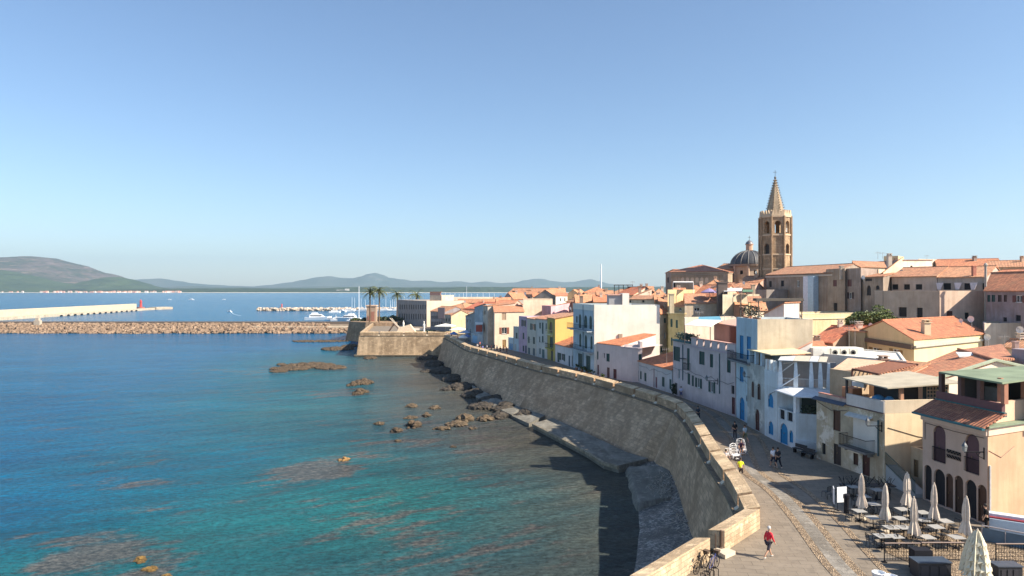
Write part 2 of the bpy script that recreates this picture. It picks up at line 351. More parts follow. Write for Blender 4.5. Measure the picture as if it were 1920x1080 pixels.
# ---------------------------------------------------------------- generic house
def inset(poly, d):
    n = len(poly); out = []
    for i in range(n):
        p0, p1, p2 = Vector(poly[i-1][:2]), Vector(poly[i][:2]), Vector(poly[(i+1) % n][:2])
        e1 = (p1-p0).normalized(); e2 = (p2-p1).normalized(); n1 = Vector((-e1.y, e1.x)); n2 = Vector((-e2.y, e2.x))
        m = (n1+n2); k = d/max(.2, m.dot(n1)); q = p1+m*k; out.append((q.x, q.y))
    return out
def L3(p, q, t): return (p[0]+(q[0]-p[0])*t, p[1]+(q[1]-p[1])*t)
def house(label, A, B, D, z1, roof='flat', rh=0.9, col=WHITE, wins=(), z0=P-.3, back=None, name='town_house', cat='house', group=None,
          dirt=.25, tile=None, o=.35, wmat=None, far=False, trim=None, coping=None, patch=None, roofmat=None, auto=False):
    A = Vector(A); B = Vector(B); d = (B-A).normalized(); n = Vector((d.y, -d.x))
    bk = Vector(back) if back else -n*D
    C = B+bk; E = A+bk; fp = [(A.x, A.y), (B.x, B.y), (C.x, C.y), (E.x, E.y)]
    root = thing(name, label, cat, ((A.x+C.x)/2, (A.y+C.y)/2, P), group)
    m = wmat or wallm(col, dirt, patch)
    faces = [Face(fp[i], fp[(i+1) % 4]) for i in range(4)]
    holes = {0: [], 1: [], 2: [], 3: []}; todo = []
    if auto:
        rg = random.Random(int(A.x*31+A.y*17)); F = faces[0]; zt_ = z1-.9; lv = 0
        while zt_ > P+2 and lv < 3:
            n_ = max(1, int(F.L/rg.uniform(2.2, 3.6)))
            for i in range(n_):
                if rg.random() < .3: continue
                c_ = (i+.5)*F.L/n_+rg.uniform(-.2, .2); w_ = rg.uniform(.35, .5); kd = rg.choice(['h', 'g', 'c', 'c']); a, b = c_-w_, c_+w_
                if a < .2 or b > F.L-.2: continue
                holes[0].append((a, b, zt_-rg.choice([1.0, 1.3]), zt_, False)); todo.append((F, a, b, holes[0][-1][2], zt_, kd, rg.choice([GREEN, BROWN, (.12, .05, .03)]), False, True))
            zt_ -= 2.9; lv += 1
    for wn_ in wins:
        fi, u0, v0, u1, v1, kind = wn_[:6]; c = wn_[6] if len(wn_) > 6 else BROWN; arch = len(wn_) > 7 and wn_[7]
        F = faces[fi]; a, b, c0, c1 = F.rect(u0, v0, u1, v1)
        a = max(a, .05); b = min(b, F.L-.05); c0 = max(c0, z0+.35 if kind != 'd' else P+.01); c1 = min(c1, z1-.1)
        if b-a < .12 or c1-c0 < .15: continue
        holes[fi].append((a, b, c0, c1, arch)); todo.append((F, a, b, c0, c1, kind, c, arch, abs(u1-u0) < 6))
    mb = MB()
    for i, F in enumerate(faces): wallface(mb, F, z0, z1, holes[i])
    tl = tile or tilem()
    rb = MB(); T = .14
    def P3(p, z): return (p[0], p[1], z)
    if roof == 'flat':
        zi = z1-rh; ins = inset(fp, .25)
        for i in range(4):
            j = (i+1) % 4
            mb.poly([P3(ins[j], zi), P3(ins[i], zi), P3(ins[i], z1), P3(ins[j], z1)])
            mb.poly([P3(fp[i], z1), P3(fp[j], z1), P3(ins[j], z1), P3(ins[i], z1)])
        mb.build('wall', m, root)
        rb.poly([P3(p, zi+.003) for p in ins]); rb.build('roof', roofmat or plain((.36, .27, .2), .9, 0, .25, .8), root)
        if coping:
            cb = MB(); ou = inset(fp, -.05); ii = inset(fp, .3)
            for i in range(4):
                j = (i+1) % 4; cb.hexa([P3(ou[i], z1+.003), P3(ou[j], z1+.003), P3(ii[j], z1+.003), P3(ii[i], z1+.003)], [P3(ou[i], z1+.07), P3(ou[j], z1+.07), P3(ii[j], z1+.07), P3(ii[i], z1+.07)])
            cb.build('coping', plain(coping, .8), root)
    else:
        A_, B_, C_, E_ = fp
        if roof == 'p':      # ridge parallel to face 0
            r0, r1 = L3(A_, E_, .5), L3(B_, C_, .5)
            mb.poly([P3(B_, z1), P3(C_, z1), P3(r1, z1+rh)]); mb.poly([P3(E_, z1), P3(A_, z1), P3(r0, z1+rh)])
            run = (Vector(B_)-Vector(C_)).length/2; dz = rh*o/run; x = d*o; y = n*o
            def s_(p, sx, sy, z): return (p[0]+x.x*sx+y.x*sy, p[1]+x.y*sx+y.y*sy, z+T)
            e = .45
            rb.slab([s_(A_, -e, 1, z1-dz), s_(B_, e, 1, z1-dz), s_(r1, e, 0, z1+rh), s_(r0, -e, 0, z1+rh)], T-.01)
            rb.slab([s_(C_, e, -1, z1-dz), s_(E_, -e, -1, z1-dz), s_(r0, -e, 0, z1+rh), s_(r1, e, 0, z1+rh)], T-.01)
            rb.tube(s_(r0, -e, 0, z1+rh+.0), s_(r1, e, 0, z1+rh+.0), .11, .11, 6)
        elif roof == 'x':    # gable on face 0
            r0, r1 = L3(A_, B_, .5), L3(E_, C_, .5)
            mb.poly([P3(A_, z1), P3(B_, z1), P3(r0, z1+rh)]); mb.poly([P3(C_, z1), P3(E_, z1), P3(r1, z1+rh)])
            run = (B-A).length/2; dz = rh*o/run; x = d*o; y = n*o
            def s_(p, sx, sy, z): return (p[0]+x.x*sx+y.x*sy, p[1]+x.y*sx+y.y*sy, z+T)
            e = .45
            rb.slab([s_(E_, -1, -e, z1-dz), s_(A_, -1, e, z1-dz), s_(r0, 0, e, z1+rh), s_(r1, 0, -e, z1+rh)], T-.01)
            rb.slab([s_(B_, 1, e, z1-dz), s_(C_, 1, -e, z1-dz), s_(r1, 0, -e, z1+rh), s_(r0, 0, e, z1+rh)], T-.01)
            rb.tube(s_(r0, 0, e, z1+rh), s_(r1, 0, -e, z1+rh), .11, .11, 6)
        elif roof == 'hip':
            ou = inset(fp, -o); lw = (B-A).length; ld = bk.length
            if lw > ld: k = .5*ld/lw; r0 = L3(L3(A_, E_, .5), L3(B_, C_, .5), k); r1 = L3(L3(A_, E_, .5), L3(B_, C_, .5), 1-k); order = 0
            else: k = .5*lw/ld; r0 = L3(L3(A_, B_, .5), L3(E_, C_, .5), k); r1 = L3(L3(A_, B_, .5), L3(E_, C_, .5), 1-k); order = 1
            ze = z1+T; zr = z1+rh+T; o3 = [P3(p, ze) for p in ou]; R0 = P3(r0, zr); R1 = P3(r1, zr)
            if order == 0: fs = [[o3[0], o3[1], R1, R0], [o3[1], o3[2], R1], [o3[2], o3[3], R0, R1], [o3[3], o3[0], R0]]
            else: fs = [[o3[0], o3[1], R0], [o3[1], o3[2], R1, R0], [o3[2], o3[3], R1], [o3[3], o3[0], R0, R1]]
            for f in fs: rb.poly(f)
            rb.poly([(p[0], p[1], z1+.02) for p in reversed(ou)])
            for i in range(4): j = (i+1) % 4; rb.poly([(ou[i][0], ou[i][1], z1+.02), (ou[j][0], ou[j][1], z1+.02), o3[j], o3[i]])
            for i, rr in ((0, R0), (1, R0 if order else R1), (2, R1), (3, R1 if order else R0)): rb.tube(o3[i], rr, .09, .09, 5)
            rb.tube(R0, R1, .1, .1, 5)
        elif roof in ('shed', 'shedr'):   # low at face 0 (shed) or low at face 3 / high on the right (shedr)
            hz = [0, 0, rh, rh] if roof == 'shed' else [0, rh, rh, 0]
            for i in range(4):
                j = (i+1) % 4; q = [P3(fp[i], z1), P3(fp[j], z1)]
                if hz[j] > 0: q.append(P3(fp[j], z1+hz[j]))
                if hz[i] > 0: q.append(P3(fp[i], z1+hz[i]))
                if len(q) > 2: mb.poly(q)
            ou = inset(fp, -o*.6)
            ext = rh*o*.6/(bk.length if roof == 'shed' else (B-A).length)
            rb.slab([(ou[i][0], ou[i][1], z1+T+(hz[i]+ext if hz[i] > 0 else -ext)) for i in range(4)], T-.01)
        mb.build('wall', m, root)
        rb.build('roof', roofmat or tl, root)
        if auto:
            rg = random.Random(int(A.x*13+A.y*7)); q = L3(L3(fp[0], fp[1], rg.uniform(.2, .8)), L3(fp[3], fp[2], rg.uniform(.2, .8)), rg.uniform(.3, .6)); chimney(root, q[0], q[1], z1, z1+rh+rg.uniform(.3, .7), rg.uniform(.5, .8), rg.choice([(.6, .42, .3), (.4, .3, .24), (.7, .6, .5)]))
        if trim:
            cb = MB(); ou = inset(fp, -.16)
            for i in range(4):
                if roof == 'x' and i % 2 == 0 or roof == 'p' and i % 2 == 1 or roof.startswith('shed'): continue
                j = (i+1) % 4
                cb.hexa([P3(ou[i], z1-.25), P3(ou[j], z1-.25), P3(fp[j], z1-.25), P3(fp[i], z1-.25)], [P3(ou[i], z1-.07), P3(ou[j], z1-.07), P3(fp[j], z1-.07), P3(fp[i], z1-.07)])
            if cb.v: cb.build('cornice', plain(trim, .85), root)
    for F, a, b, c0, c1, kind, c, arch, sm in todo: window(root, F, a, b, c0, c1, kind, c, arch, sm or far)
    root_faces[root.name] = faces
    return root, faces
root_faces = {}
def chimney(par, x, y, z0, z1, w=.5, col=(.6, .52, .4)):
    mb = MB().box(x-w/2, y-w/2, z0, x+w/2, y+w/2, z1); mb.box(x-w*.65, y-w*.65, z1+.002, x+w*.65, y+w*.65, z1+.08)
    for sx in (-1, 1): mb.box(x+sx*w*.35-.06, y-w*.4, z1+.082, x+sx*w*.35+.06, y+w*.4, z1+.3)
    mb.box(x-w*.6, y-w*.6, z1+.302, x+w*.6, y+w*.6, z1+.38)
    return mb.build('chimney', wallm(col, .2), par)
def pipe(par, F, u, v0, v1, col=(.03, .1, .12), r=.06):
    a = F.un(u, v0)[0]; mb = MB().tube(F.pt(a, F.un(u, v0)[1], .09), F.pt(a, F.un(u, v1)[1], .09), r); return mb.build('drainpipe', plain(col, .5), par)
# ================================================================ WATER AND LAND
def hashn(x, y, s=0):
    return (math.sin(x*12.9898+y*78.233+s*37.7)*43758.5453) % 1.0
def vnoise(x, y, s=0):
    xi, yi = math.floor(x), math.floor(y); fx, fy = x-xi, y-yi; fx = fx*fx*(3-2*fx); fy = fy*fy*(3-2*fy)
    a, b, c, d = hashn(xi, yi, s), hashn(xi+1, yi, s), hashn(xi, yi+1, s), hashn(xi+1, yi+1, s)
    return (a+(b-a)*fx)+((c+(d-c)*fx)-(a+(b-a)*fx))*fy
def fbm(x, y, s=0, o=4):
    r = 0; k = .5
    for i in range(o): r += vnoise(x, y, s+i)*k; x *= 2.03; y *= 2.03; k *= .5
    return r
# outer top edge of the rampart, far -> near (u, v at z = 8.5)
ZT = 8.5
TOPPX = [(833, 626), (850, 634), (874, 646.5), (905, 655), (940, 664), (1000, 680.5), (1080, 698), (1160, 718.5), (1240, 742), (1268, 753), (1283, 768), (1300, 791), (1330, 841), (1370, 896), (1396, 948)]
TOP = [g(u, v, ZT) for u, v in TOPPX]
TOP2 = [g(1396, 948, ZT), g(1328, 987, ZT)]               # corner return, wall turns towards the camera
TOP3 = [g(1342, 999, ZT), g(1303, 1001, ZT), g(1220, 1049, ZT), g(1165, 1080, ZT), (1.8, 30.0), (-4, 22)]
def smooth_path(pts, step):
    out = []
    n = len(pts)
    for i in range(n-1):
        p0 = Vector(pts[max(0, i-1)]); p1 = Vector(pts[i]); p2 = Vector(pts[i+1]); p3 = Vector(pts[min(n-1, i+2)])
        m = max(1, int((p2-p1).length/step))
        for k in range(m):
            t = k/m; q = .5*((2*p1)+(-p0+p2)*t+(2*p0-5*p1+4*p2-p3)*t*t+(-p0+3*p1-3*p2+p3)*t**3); out.append((q.x, q.y))
    out.append(tuple(pts[-1])); return out
def offset(pts, d):            # +d = to the left of travel
    out = []
    for i in range(len(pts)):
        a = Vector(pts[max(0, i-1)]); b = Vector(pts[min(len(pts)-1, i+1)])
        if i > 0 and i < len(pts)-1:
            e1 = (Vector(pts[i])-a).normalized(); e2 = (b-Vector(pts[i])).normalized()
            n1 = Vector((-e1.y, e1.x)); n2 = Vector((-e2.y, e2.x)); m = n1+n2; q = Vector(pts[i])+m*(d/max(.4, m.dot(n1)))
        else:
            e = (b-a).normalized(); q = Vector(pts[i])+Vector((-e.y, e.x))*d
        out.append((q.x, q.y))
    return out
TS = smooth_path(TOP, 3.0)
# travelling far -> near the sea is on the right hand side, land on the left
BAT = 2.2
BP = [(70, 2.2), (83, 2.2), (87, 3.0), (92, 5.2), (105, 5.8), (137, 5.8), (160, 4.5), (185, 3.1), (200, 2.6), (260, 2.2)]
def bat(y):
    for (a, p), (b_, q) in zip(BP[:-1], BP[1:]):
        if a <= y <= b_: return p+(q-p)*(y-a)/(b_-a)
    return 2.2
def offvar(pts, f): return [offset(pts, -f(p[1]))[i] for i, p in enumerate(pts)]
BASE = offvar(TS, bat)
# ---- sea
def dist_path(x, y, pts):
    m = 1e9
    for (ax, ay), (bx, by) in zip(pts[:-1], pts[1:]):
        dx, dy = bx-ax, by-ay; t = max(0, min(1, ((x-ax)*dx+(y-ay)*dy)/(dx*dx+dy*dy+1e-9))); m = min(m, math.hypot(x-ax-dx*t, y-ay-dy*t))
    return m
REEFS = []   # world ellipses of sea-bed rock: x, y, rx, ry, amount
for (u, v, ru, rv, am) in [(590, 883, 70, 18, 1), (520, 905, 60, 14, .45), (690, 855, 70, 10, .5), (200, 1030, 95, 26, .9), (300, 1060, 50, 25, .9), (120, 1065, 80, 15, .7), (250, 1005, 70, 10, .6), (250, 905, 90, 14, .45), (60, 1000, 70, 10, .45), (230, 870, 60, 6, .35), (300, 955, 60, 8, .35),
        (480, 697, 120, 8, .35), (640, 737, 60, 8, .6), (470, 735, 70, 5, .3), (600, 795, 30, 5, .4), (720, 790, 110, 6, .35), (760, 830, 90, 6, .6), (900, 895, 90, 18, .4), (720, 970, 110, 40, .5), (830, 1030, 130, 40, .45), (690, 1075, 60, 20, .4), (800, 800, 110, 25, .35), (920, 810, 70, 25, .45),
        (150, 800, 120, 6, .22), (1000, 1000, 80, 60, .25), (700, 900, 40, 8, .3), (430, 945, 50, 6, .3), (560, 690, 90, 8, .35), (900, 845, 60, 8, .6), (740, 895, 60, 6, .35), (560, 960, 50, 5, .25)]:
    x, y = g(u, v, 0); k = y/FP; REEFS.append((x, y, ru*k, rv*y*y/(FP*HC), am))
def sea_attrs(x, y):
    if y > 330 or x < -260: return 1.0, 0.0, 0.0
    d = dist_path(x, y, BASE[::4]+TOP3)
    wx = (fbm(x*.06, y*.06, 3)-.5)*18
    depth = min(1, max(0, (d+wx-2)/80.0))
    rf = 0
    for rx_, ry_, a, b, am in REEFS:
        q = ((x-rx_)/a)**2+((y-ry_)/b)**2
        if q < 4: rf = max(rf, am*max(0, 1-q*.42))
    green = math.exp(-((x-g(700, 940, 0)[0])/16)**2-((y-72)/16)**2)+.6*math.exp(-((x+36)/12)**2-((y-58)/10)**2)
    return depth, rf, min(1, green)
def spaced(lo, hi, s, ext):
    xs = []; x = lo
    while x <= hi: xs.append(x); x += s
    a = []; st = s; x = lo
    while x > ext[0]: st *= 1.45; x -= st; a.append(max(x, ext[0]))
    b = []; st = s; x = hi
    while x < ext[1]: st *= 1.45; x += st; b.append(min(x, ext[1]))
    return sorted(set(a+xs+b))
XS = spaced(-115, 30, 1.7, (-9000, 9000)); YS = spaced(24, 250, 1.7, (-250, 13500))
mb = MB(); at_d = []; at_r = []; at_g = []
for y in YS:
    for x in XS:
        mb.v.append((x, y, 0)); a = sea_attrs(x, y); at_d.append(a[0]); at_r.append(a[1]); at_g.append(a[2])
nx = len(XS)
for j in range(len(YS)-1):
    for i in range(nx-1): mb.f.append((j*nx+i, j*nx+i+1, (j+1)*nx+i+1, (j+1)*nx+i))
m, t, b = newmat('sea_water')
geo = nd(t, 'ShaderNodeNewGeometry'); pos = geo.outputs['Position']
rot = nd(t, 'ShaderNodeMapping'); rot.inputs['Rotation'].default_value = (0, 0, R(-30)); t.links.new(pos, rot.inputs[0]); rp = rot.outputs[0]
def attr(nm): a = nd(t, 'ShaderNodeAttribute', attribute_name=nm); return a.outputs['Fac']
aD, aR, aG = attr('bed_depth'), attr('reef'), attr('sand')
n1 = noise(t, mapv(t, rp, (.035, .08, 1)), 1, 5, .6); n2 = noise(t, mapv(t, rp, (.14, .42, 1)), 1, 7, .7); n3 = noise(t, mapv(t, pos, (1.3, 2.2, 1)), 1, 9, .8)
dd = math_(t, 'ADD', aD, math_(t, 'MULTIPLY', math_(t, 'SUBTRACT', n1, .5), .35))
r = nd(t, 'ShaderNodeValToRGB'); cr = r.color_ramp
cr.elements[0].position = 0; cr.elements[0].color = (.066, .066, .055, 1); cr.elements[1].position = 1; cr.elements[1].color = (.0, .082, .185, 1)
for p_, c_ in ((.1, (.058, .07, .068)), (.24, (.032, .076, .092)), (.42, (.01, .085, .11)), (.6, (.001, .086, .14)), (.8, (.0, .084, .165))):
    e = cr.elements.new(p_); e.color = c_+(1,)
t.links.new(dd, r.inputs[0]); c = r.outputs[0]
c = mixc(t, math_(t, 'MULTIPLY', aG, .55), c, (.008, .12, .115))
rf = math_(t, 'ADD', aR, math_(t, 'MULTIPLY', math_(t, 'SUBTRACT', n2, .5), 3.2))
far_bed = ramp(t, n2, .5, .68, (0,0,0,1), (.42,.42,.42,1))
c = mixc(t, far_bed, c, mixc(t, aD, (.075, .066, .055), (.006, .04, .08)))
c = mixc(t, ramp(t, rf, .34, .62, (0,0,0,1), (.8,.8,.8,1)), c, mixc(t, ramp(t, n3, .4, .6), (.045, .05, .06), (.115, .098, .085)))
rfe = ramp(t, math_(t, 'SUBTRACT', 1.0, math_(t, 'ABSOLUTE', math_(t, 'MULTIPLY', math_(t, 'SUBTRACT', rf, .36), 7))), .3, .9, (0,0,0,1), (.6,.6,.6,1))
c = mixc(t, math_(t, 'MULTIPLY', rfe, ramp(t, aR, .55, .8)), c, (.001, .035, .1))
pb = ramp(t, n3, .35, .62, (.5,.5,.5,1), (1.55,1.55,1.55,1))
c = mixc(t, 1.0, c, pb, 'MULTIPLY')
n6 = noise(t, mapv(t, rp, (.05, .3, 1)), 1, 9, .78); n7 = noise(t, mapv(t, pos, (.012, .05, 1)), 1, 6, .7)
c = mixc(t, 1.0, c, ramp(t, n6, .35, .66, (.68,.7,.74,1), (1.4,1.33,1.28,1)), 'MULTIPLY'); c = mixc(t, 1.0, c, ramp(t, n7, .35, .65, (.8,.82,.86,1), (1.22,1.18,1.14,1)), 'MULTIPLY')
t.links.new(c, b.inputs['Base Color']); b.inputs['IOR'].default_value = 1.33; b.inputs['Roughness'].default_value = .16; b.inputs['Specular IOR Level'].default_value = .06
sx = nd(t, 'ShaderNodeSeparateXYZ'); t.links.new(pos, sx.inputs[0])
w1 = noise(t, mapv(t, pos, (1.3, 2.0, 1)), 1, 9, .72); w2 = noise(t, mapv(t, pos, (.12, .22, 1)), 1, 5, .6)
h = math_(t, 'ADD', math_(t, 'MULTIPLY', w1, .3), math_(t, 'MULTIPLY', w2, .9)); bump(t, b, h, 1.0, 1.3)
sea = mb.build('sea', m, None, loc=(0, 0, 0)); tag(sea, kind='structure')
for nm, dat in (('bed_depth', at_d), ('reef', at_r), ('sand', at_g)):
    a = sea.data.attributes.new(nm, 'FLOAT', 'POINT'); a.data.foreach_set('value', dat)

# ---- far hills: each a ridge with its own depth
def ridge(name, prof, Y0, dep, mat, seed=0, nt=14, du=6, rough=.12, base=0, zoff=-3):
    us = []; u = prof[0][0]
    while u <= prof[-1][0]: us.append(u); u += du
    mb = MB(); rows = []
    for u in us:
        for k in range(len(prof)-1):
            if prof[k][0] <= u <= prof[k+1][0]: break
        (ua, va), (ub, vb) = prof[k], prof[k+1]; tt = (u-ua)/(ub-ua); tt = tt*tt*(3-2*tt); v = va+(vb-va)*tt
        H = zz(v, Y0); row = []
        for j in range(nt+1):
            s = -1+2*j/nt; bell = max(0, 1-abs(s)**1.6)
            Yj = Y0+s*dep; X = (u-U0)/FP*Y0
            nz = fbm(X/dep*3.2, s*3.2+seed*5, seed, 5)-.48
            z = zoff+(H-zoff)*max(0, bell*(1+rough*nz*3*(1-bell)*2.2)) if j != nt//2 else H*(1+rough*.45*nz)
            row.append(len(mb.v)); mb.v.append((X, Yj, z if 0 < j < nt else zoff))
        rows.append(row)
    for a, b in zip(rows[:-1], rows[1:]):
        for j in range(nt): mb.f.append((a[j], b[j], b[j+1], a[j+1]))
    o = mb.build(name, mat, None, smooth=False); tag(o, kind='structure'); return o
def landm(c1, c2, c3, sc=.004):
    m, t, b = newmat('hillside'); geo = nd(t, 'ShaderNodeNewGeometry'); p = geo.outputs['Position']
    n = noise(t, mapv(t, p, (1, 1, 4)), sc, 9, .7); n2 = noise(t, mapv(t, p, (.5, .5, 6)), sc*2.5, 6, .65)
    c = mixc(t, ramp(t, n, .42, .58), c1, c2); c = mixc(t, ramp(t, n2, .57, .66, (0,0,0,1), (.75,.75,.75,1)), c, c3)
    t.links.new(c, b.inputs['Base Color']); b.inputs['Roughness'].default_value = .95; b.inputs['Specular IOR Level'].default_value = .1; bump(t, b, n, 1, 60); return m
HM = landm((.045, .055, .03), (.13, .1, .085), (.34, .25, .2)); HG = landm((.035, .06, .022), (.055, .085, .03), (.1, .11, .06)); HF = landm((.05, .08, .06), (.08, .1, .08), (.14, .14, .12), .002)
ridge('hill', [(-140, 505), (-80, 496), (-40, 491), (0, 487), (30, 482), (60, 480), (90, 482), (110, 488), (135, 494), (160, 505), (185, 516), (210, 526), (240, 538), (262, 543)], 7600, 1500, HM, 1, 24, 3, .3)
ridge('hill', [(-160, 500), (-60, 502), (0, 506), (40, 514), (75, 524), (110, 531), (150, 536), (190, 541)], 6300, 800, HG, 2, 18, 3, .25)
ridge('hill', [(130, 543), (160, 535), (185, 525), (205, 519.5), (220, 519), (240, 523), (262, 533), (285, 540), (310, 543)], 6700, 700, HG, 3, 18, 3, .2)
ridge('hill', [(225, 540), (245, 526), (275, 523), (300, 522), (325, 526), (355, 531), (400, 534), (440, 536), (480, 537), (515, 534), (550, 529), (575, 524), (600, 519), (618, 517.5), (640, 521), (662, 522), (680, 518), (692, 513.5), (703, 512), (716, 515), (730, 521), (755, 524), (775, 527), (800, 526), (830, 529), (860, 527), (885, 530), (910, 528), (940, 531), (965, 530), (985, 525.5), (1003, 523), (1018, 523), (1035, 527), (1055, 529), (1075, 528.5), (1095, 525), (1108, 523.5), (1122, 527), (1140, 532), (1170, 535), (1200, 537), (1240, 537), (1300, 539), (1450, 538)], 12500, 1500, HF, 4, 12, 5, .15)
ridge('hill', [(240, 544), (300, 539), (360, 536), (420, 538), (520, 539), (600, 537), (720, 539), (840, 537), (960, 539), (1100, 538), (1300, 539), (1500, 540)], 9200, 900, HF, 5, 10, 8, .2)
ridge('shore_forest', [(150, 543.5), (260, 541.5), (330, 541), (420, 540.5), (520, 541), (600, 540), (640, 538.5), (700, 538), (760, 538.8), (900, 538), (1000, 539), (1120, 538), (1260, 539), (1500, 539)], 5600, 420, landm((.022, .045, .015), (.05, .08, .03), (.1, .12, .06), .012), 6, 10, 4, .5, zoff=-1)
# low shore and beach
mb = MB(); mb.prism([(-6500, 4950), (6000, 4950), (6000, 12500), (-6500, 12500)], -1, 1.5); tag(mb.build('shore_land', HG, None), kind='structure')
mb = MB()
n_ = 60
for i in range(n_):
    x0 = -5200+i*170; x1 = x0+170; y0 = 4880+60*vnoise(i*.5, 1); y1 = 4880+60*vnoise((i+1)*.5, 1)
    mb.poly([(x0, y0, .5), (x1, y1, .5), (x1, 4990, 2.6), (x0, 4990, 2.6)])
tag(mb.build('beach', plain((.75, .68, .55), .9), None), kind='structure')
# small houses of the town on the far shore
rr = random.Random(4); FARH = []
cols = [(.75, .7, .62), (.7, .5, .4), (.72, .42, .34), (.8, .78, .74)]
for i in range(90):
    u = rr.uniform(60, 345) if i > 6 else rr.uniform(-20, 45); Yd = rr.uniform(4900, 5060); w_ = rr.choice([7, 9, 12, 16, 24]); hh = rr.uniform(4, 10)
    if 46 < u < 75: u += 40
    x, y = xy(u, Yd); d_ = 12
    root = thing('shore_house', 'tiny pale house in the town on the far shore', 'house', (x, y, 2), 'small houses along the far shore')
    mb = MB().box(x-w_/2, y, 0, x+w_/2, y+d_, 2+hh); mb.build('wall', plain(cols[i % 4], .9), root)
    rb = MB(); zt = 2+hh; rb.add([(x-w_/2-.5, y-.5, zt+.02), (x+w_/2+.5, y-.5, zt+.02), (x+w_/2+.5, y+d_+.5, zt+.02), (x-w_/2-.5, y+d_+.5, zt+.02), (x-w_/2, y+6, zt+3), (x+w_/2, y+6, zt+3)], [(0,1,5,4), (2,3,4,5), (1,2,5), (3,0,4), (3,2,1,0)])
    rb.build('roof', plain((.5, .22, .14), .9), root)
x, y = xy(642, 5250)
root = thing('hotel', 'long white hotel block among trees on the far shore', 'hotel', (x, y, 2))
mb = MB().box(x-45, y, 2, x+50, y+15, 22).box(x+20, y-4, 2, x+54, y-.1, 30); mb.build('wall', wallm((.8, .76, .7)), root)
mb = MB()
for k in range(4): mb.box(x-43, y-.3, 5+k*4.2, x+18, y-.05, 6.8+k*4.2)
mb.build('window', plain((.2, .2, .22), .4), root)

# ---- long pale pier (mole) with wall on the left
def wallpath(mb, pts, w0, z0, z1):      # w0 = thickness to the left of travel
    off = offset(pts, w0)
    for i in range(len(pts)-1):
        mb.hexa([(pts[i][0], pts[i][1], z0), (pts[i+1][0], pts[i+1][1], z0), (off[i+1][0], off[i+1][1], z0), (off[i][0], off[i][1], z0)],
                [(pts[i][0], pts[i][1], z1), (pts[i+1][0], pts[i+1][1], z1), (off[i+1][0], off[i+1][1], z1), (off[i][0], off[i][1], z1)])
pa = g(-150, 608, 0); pa2 = g(0, 601, 0); pb_ = g(300, 580, 0)
root = thing('harbour_pier', 'long cream concrete pier with high wall reaching into the bay', 'pier', (pa[0], pa[1], 0))
mb = MB(); wallpath(mb, [pa, pa2, pb_], 9, -1, 2.0); mb.build('quay', stonem((.6, .52, .4), 3, 1, .85, .08), root)
q = offset([pa, pa2, pb_], 9.05); mb = MB(); wallpath(mb, [q[0], q[1], (q[1][0]+(q[2][0]-q[1][0])*.86, q[1][1]+(q[2][1]-q[1][1])*.86)], 2.5, -1, 7.4); mb.build('sea_wall', wallm((.6, .5, .36), .15), root)
for i in range(14):
    k = i/13; x = pa2[0]+(pb_[0]-pa2[0])*(.28+k*.5)+1.5; y = pa2[1]+(pb_[1]-pa2[1])*(.28+k*.5)-1
    mb = MB().lathe((x, y, -.6), [(.9, 0), (.9, 1.8), (.3, 1.9)], 8); mb.build('fender', plain(DARK, .8), root)
mb = MB().prism([(pb_[0]-10, pb_[1]-6), (pb_[0]+3, pb_[1]-14), (pb_[0]+10, pb_[1]+10), (pb_[0]-8, pb_[1]+22)], -1, 2.6); mb.build('pier_head', stonem((.55, .48, .38), 2, 1), root)
x, y = xy(264, 840)
root = thing('harbour_light', 'small red harbour light beacon on the pier end', 'beacon', (x, y, 1))
mb = MB().lathe((x, y, -.8), [(4.5, 0), (4.5, 2.2)], 14); mb.build('base', plain((.35, .12, .08), .8), root)
mb = MB().lathe((x, y, 1.6), [(1.6, 0), (1.2, 6), (2.0, 6.1), (2.0, 6.6), (1.0, 6.7), (1.0, 8.2), (.2, 9.2)], 10); mb.build('tower', plain((.55, .06, .05), .5), root)

# ---- rock breakwater across the middle
def rock(mb, c, sx, sy, sz, rng, n1=7, n2=5):
    o = len(mb.v); ph = rng.uniform(0, 6)
    ca, sa = math.cos(ph), math.sin(ph)
    for j in range(n2+1):
        th = math.pi*j/n2
        for i in range(n1):
            a = 2*math.pi*i/n1; r_ = rng.uniform(.72, 1.12); x = math.sin(th)*math.cos(a)*r_*sx; y = math.sin(th)*math.sin(a)*r_*sy; z = math.cos(th)*sz*rng.uniform(.85, 1.1)
            mb.v.append((c[0]+x*ca-y*sa, c[1]+x*sa+y*ca, c[2]+z))
    for j in range(n2):
        for i in range(n1):
            k = (i+1) % n1; mb.f.append((o+j*n1+i, o+(j+1)*n1+i, o+(j+1)*n1+k, o+j*n1+k))
rr = random.Random(11)
BW0 = g(-160, 625, 0); BW1 = g(655, 629, 0)
root = thing('breakwater', 'long breakwater of pale boulders with a road wall behind it', 'breakwater', (BW0[0], BW0[1], 0))
L = BW1[0]-BW0[0]
core = MB(); N = 90
for i in range(N):
    xs_ = [BW0[0]+L*i/N, BW0[0]+L*(i+1)/N]; yb = BW0[1]
    core.poly([(xs_[0], yb-1, -1), (xs_[1], yb-1, -1), (xs_[1], yb+14, 3.6), (xs_[0], yb+14, 3.6)]); core.poly([(xs_[0], yb+14, 3.6), (xs_[1], yb+14, 3.6), (xs_[1], yb+32, 3.4), (xs_[0], yb+32, 3.4)])
core.build('core', plain((.2, .15, .1), .95, 0, .3, .6), root)
mb = MB()
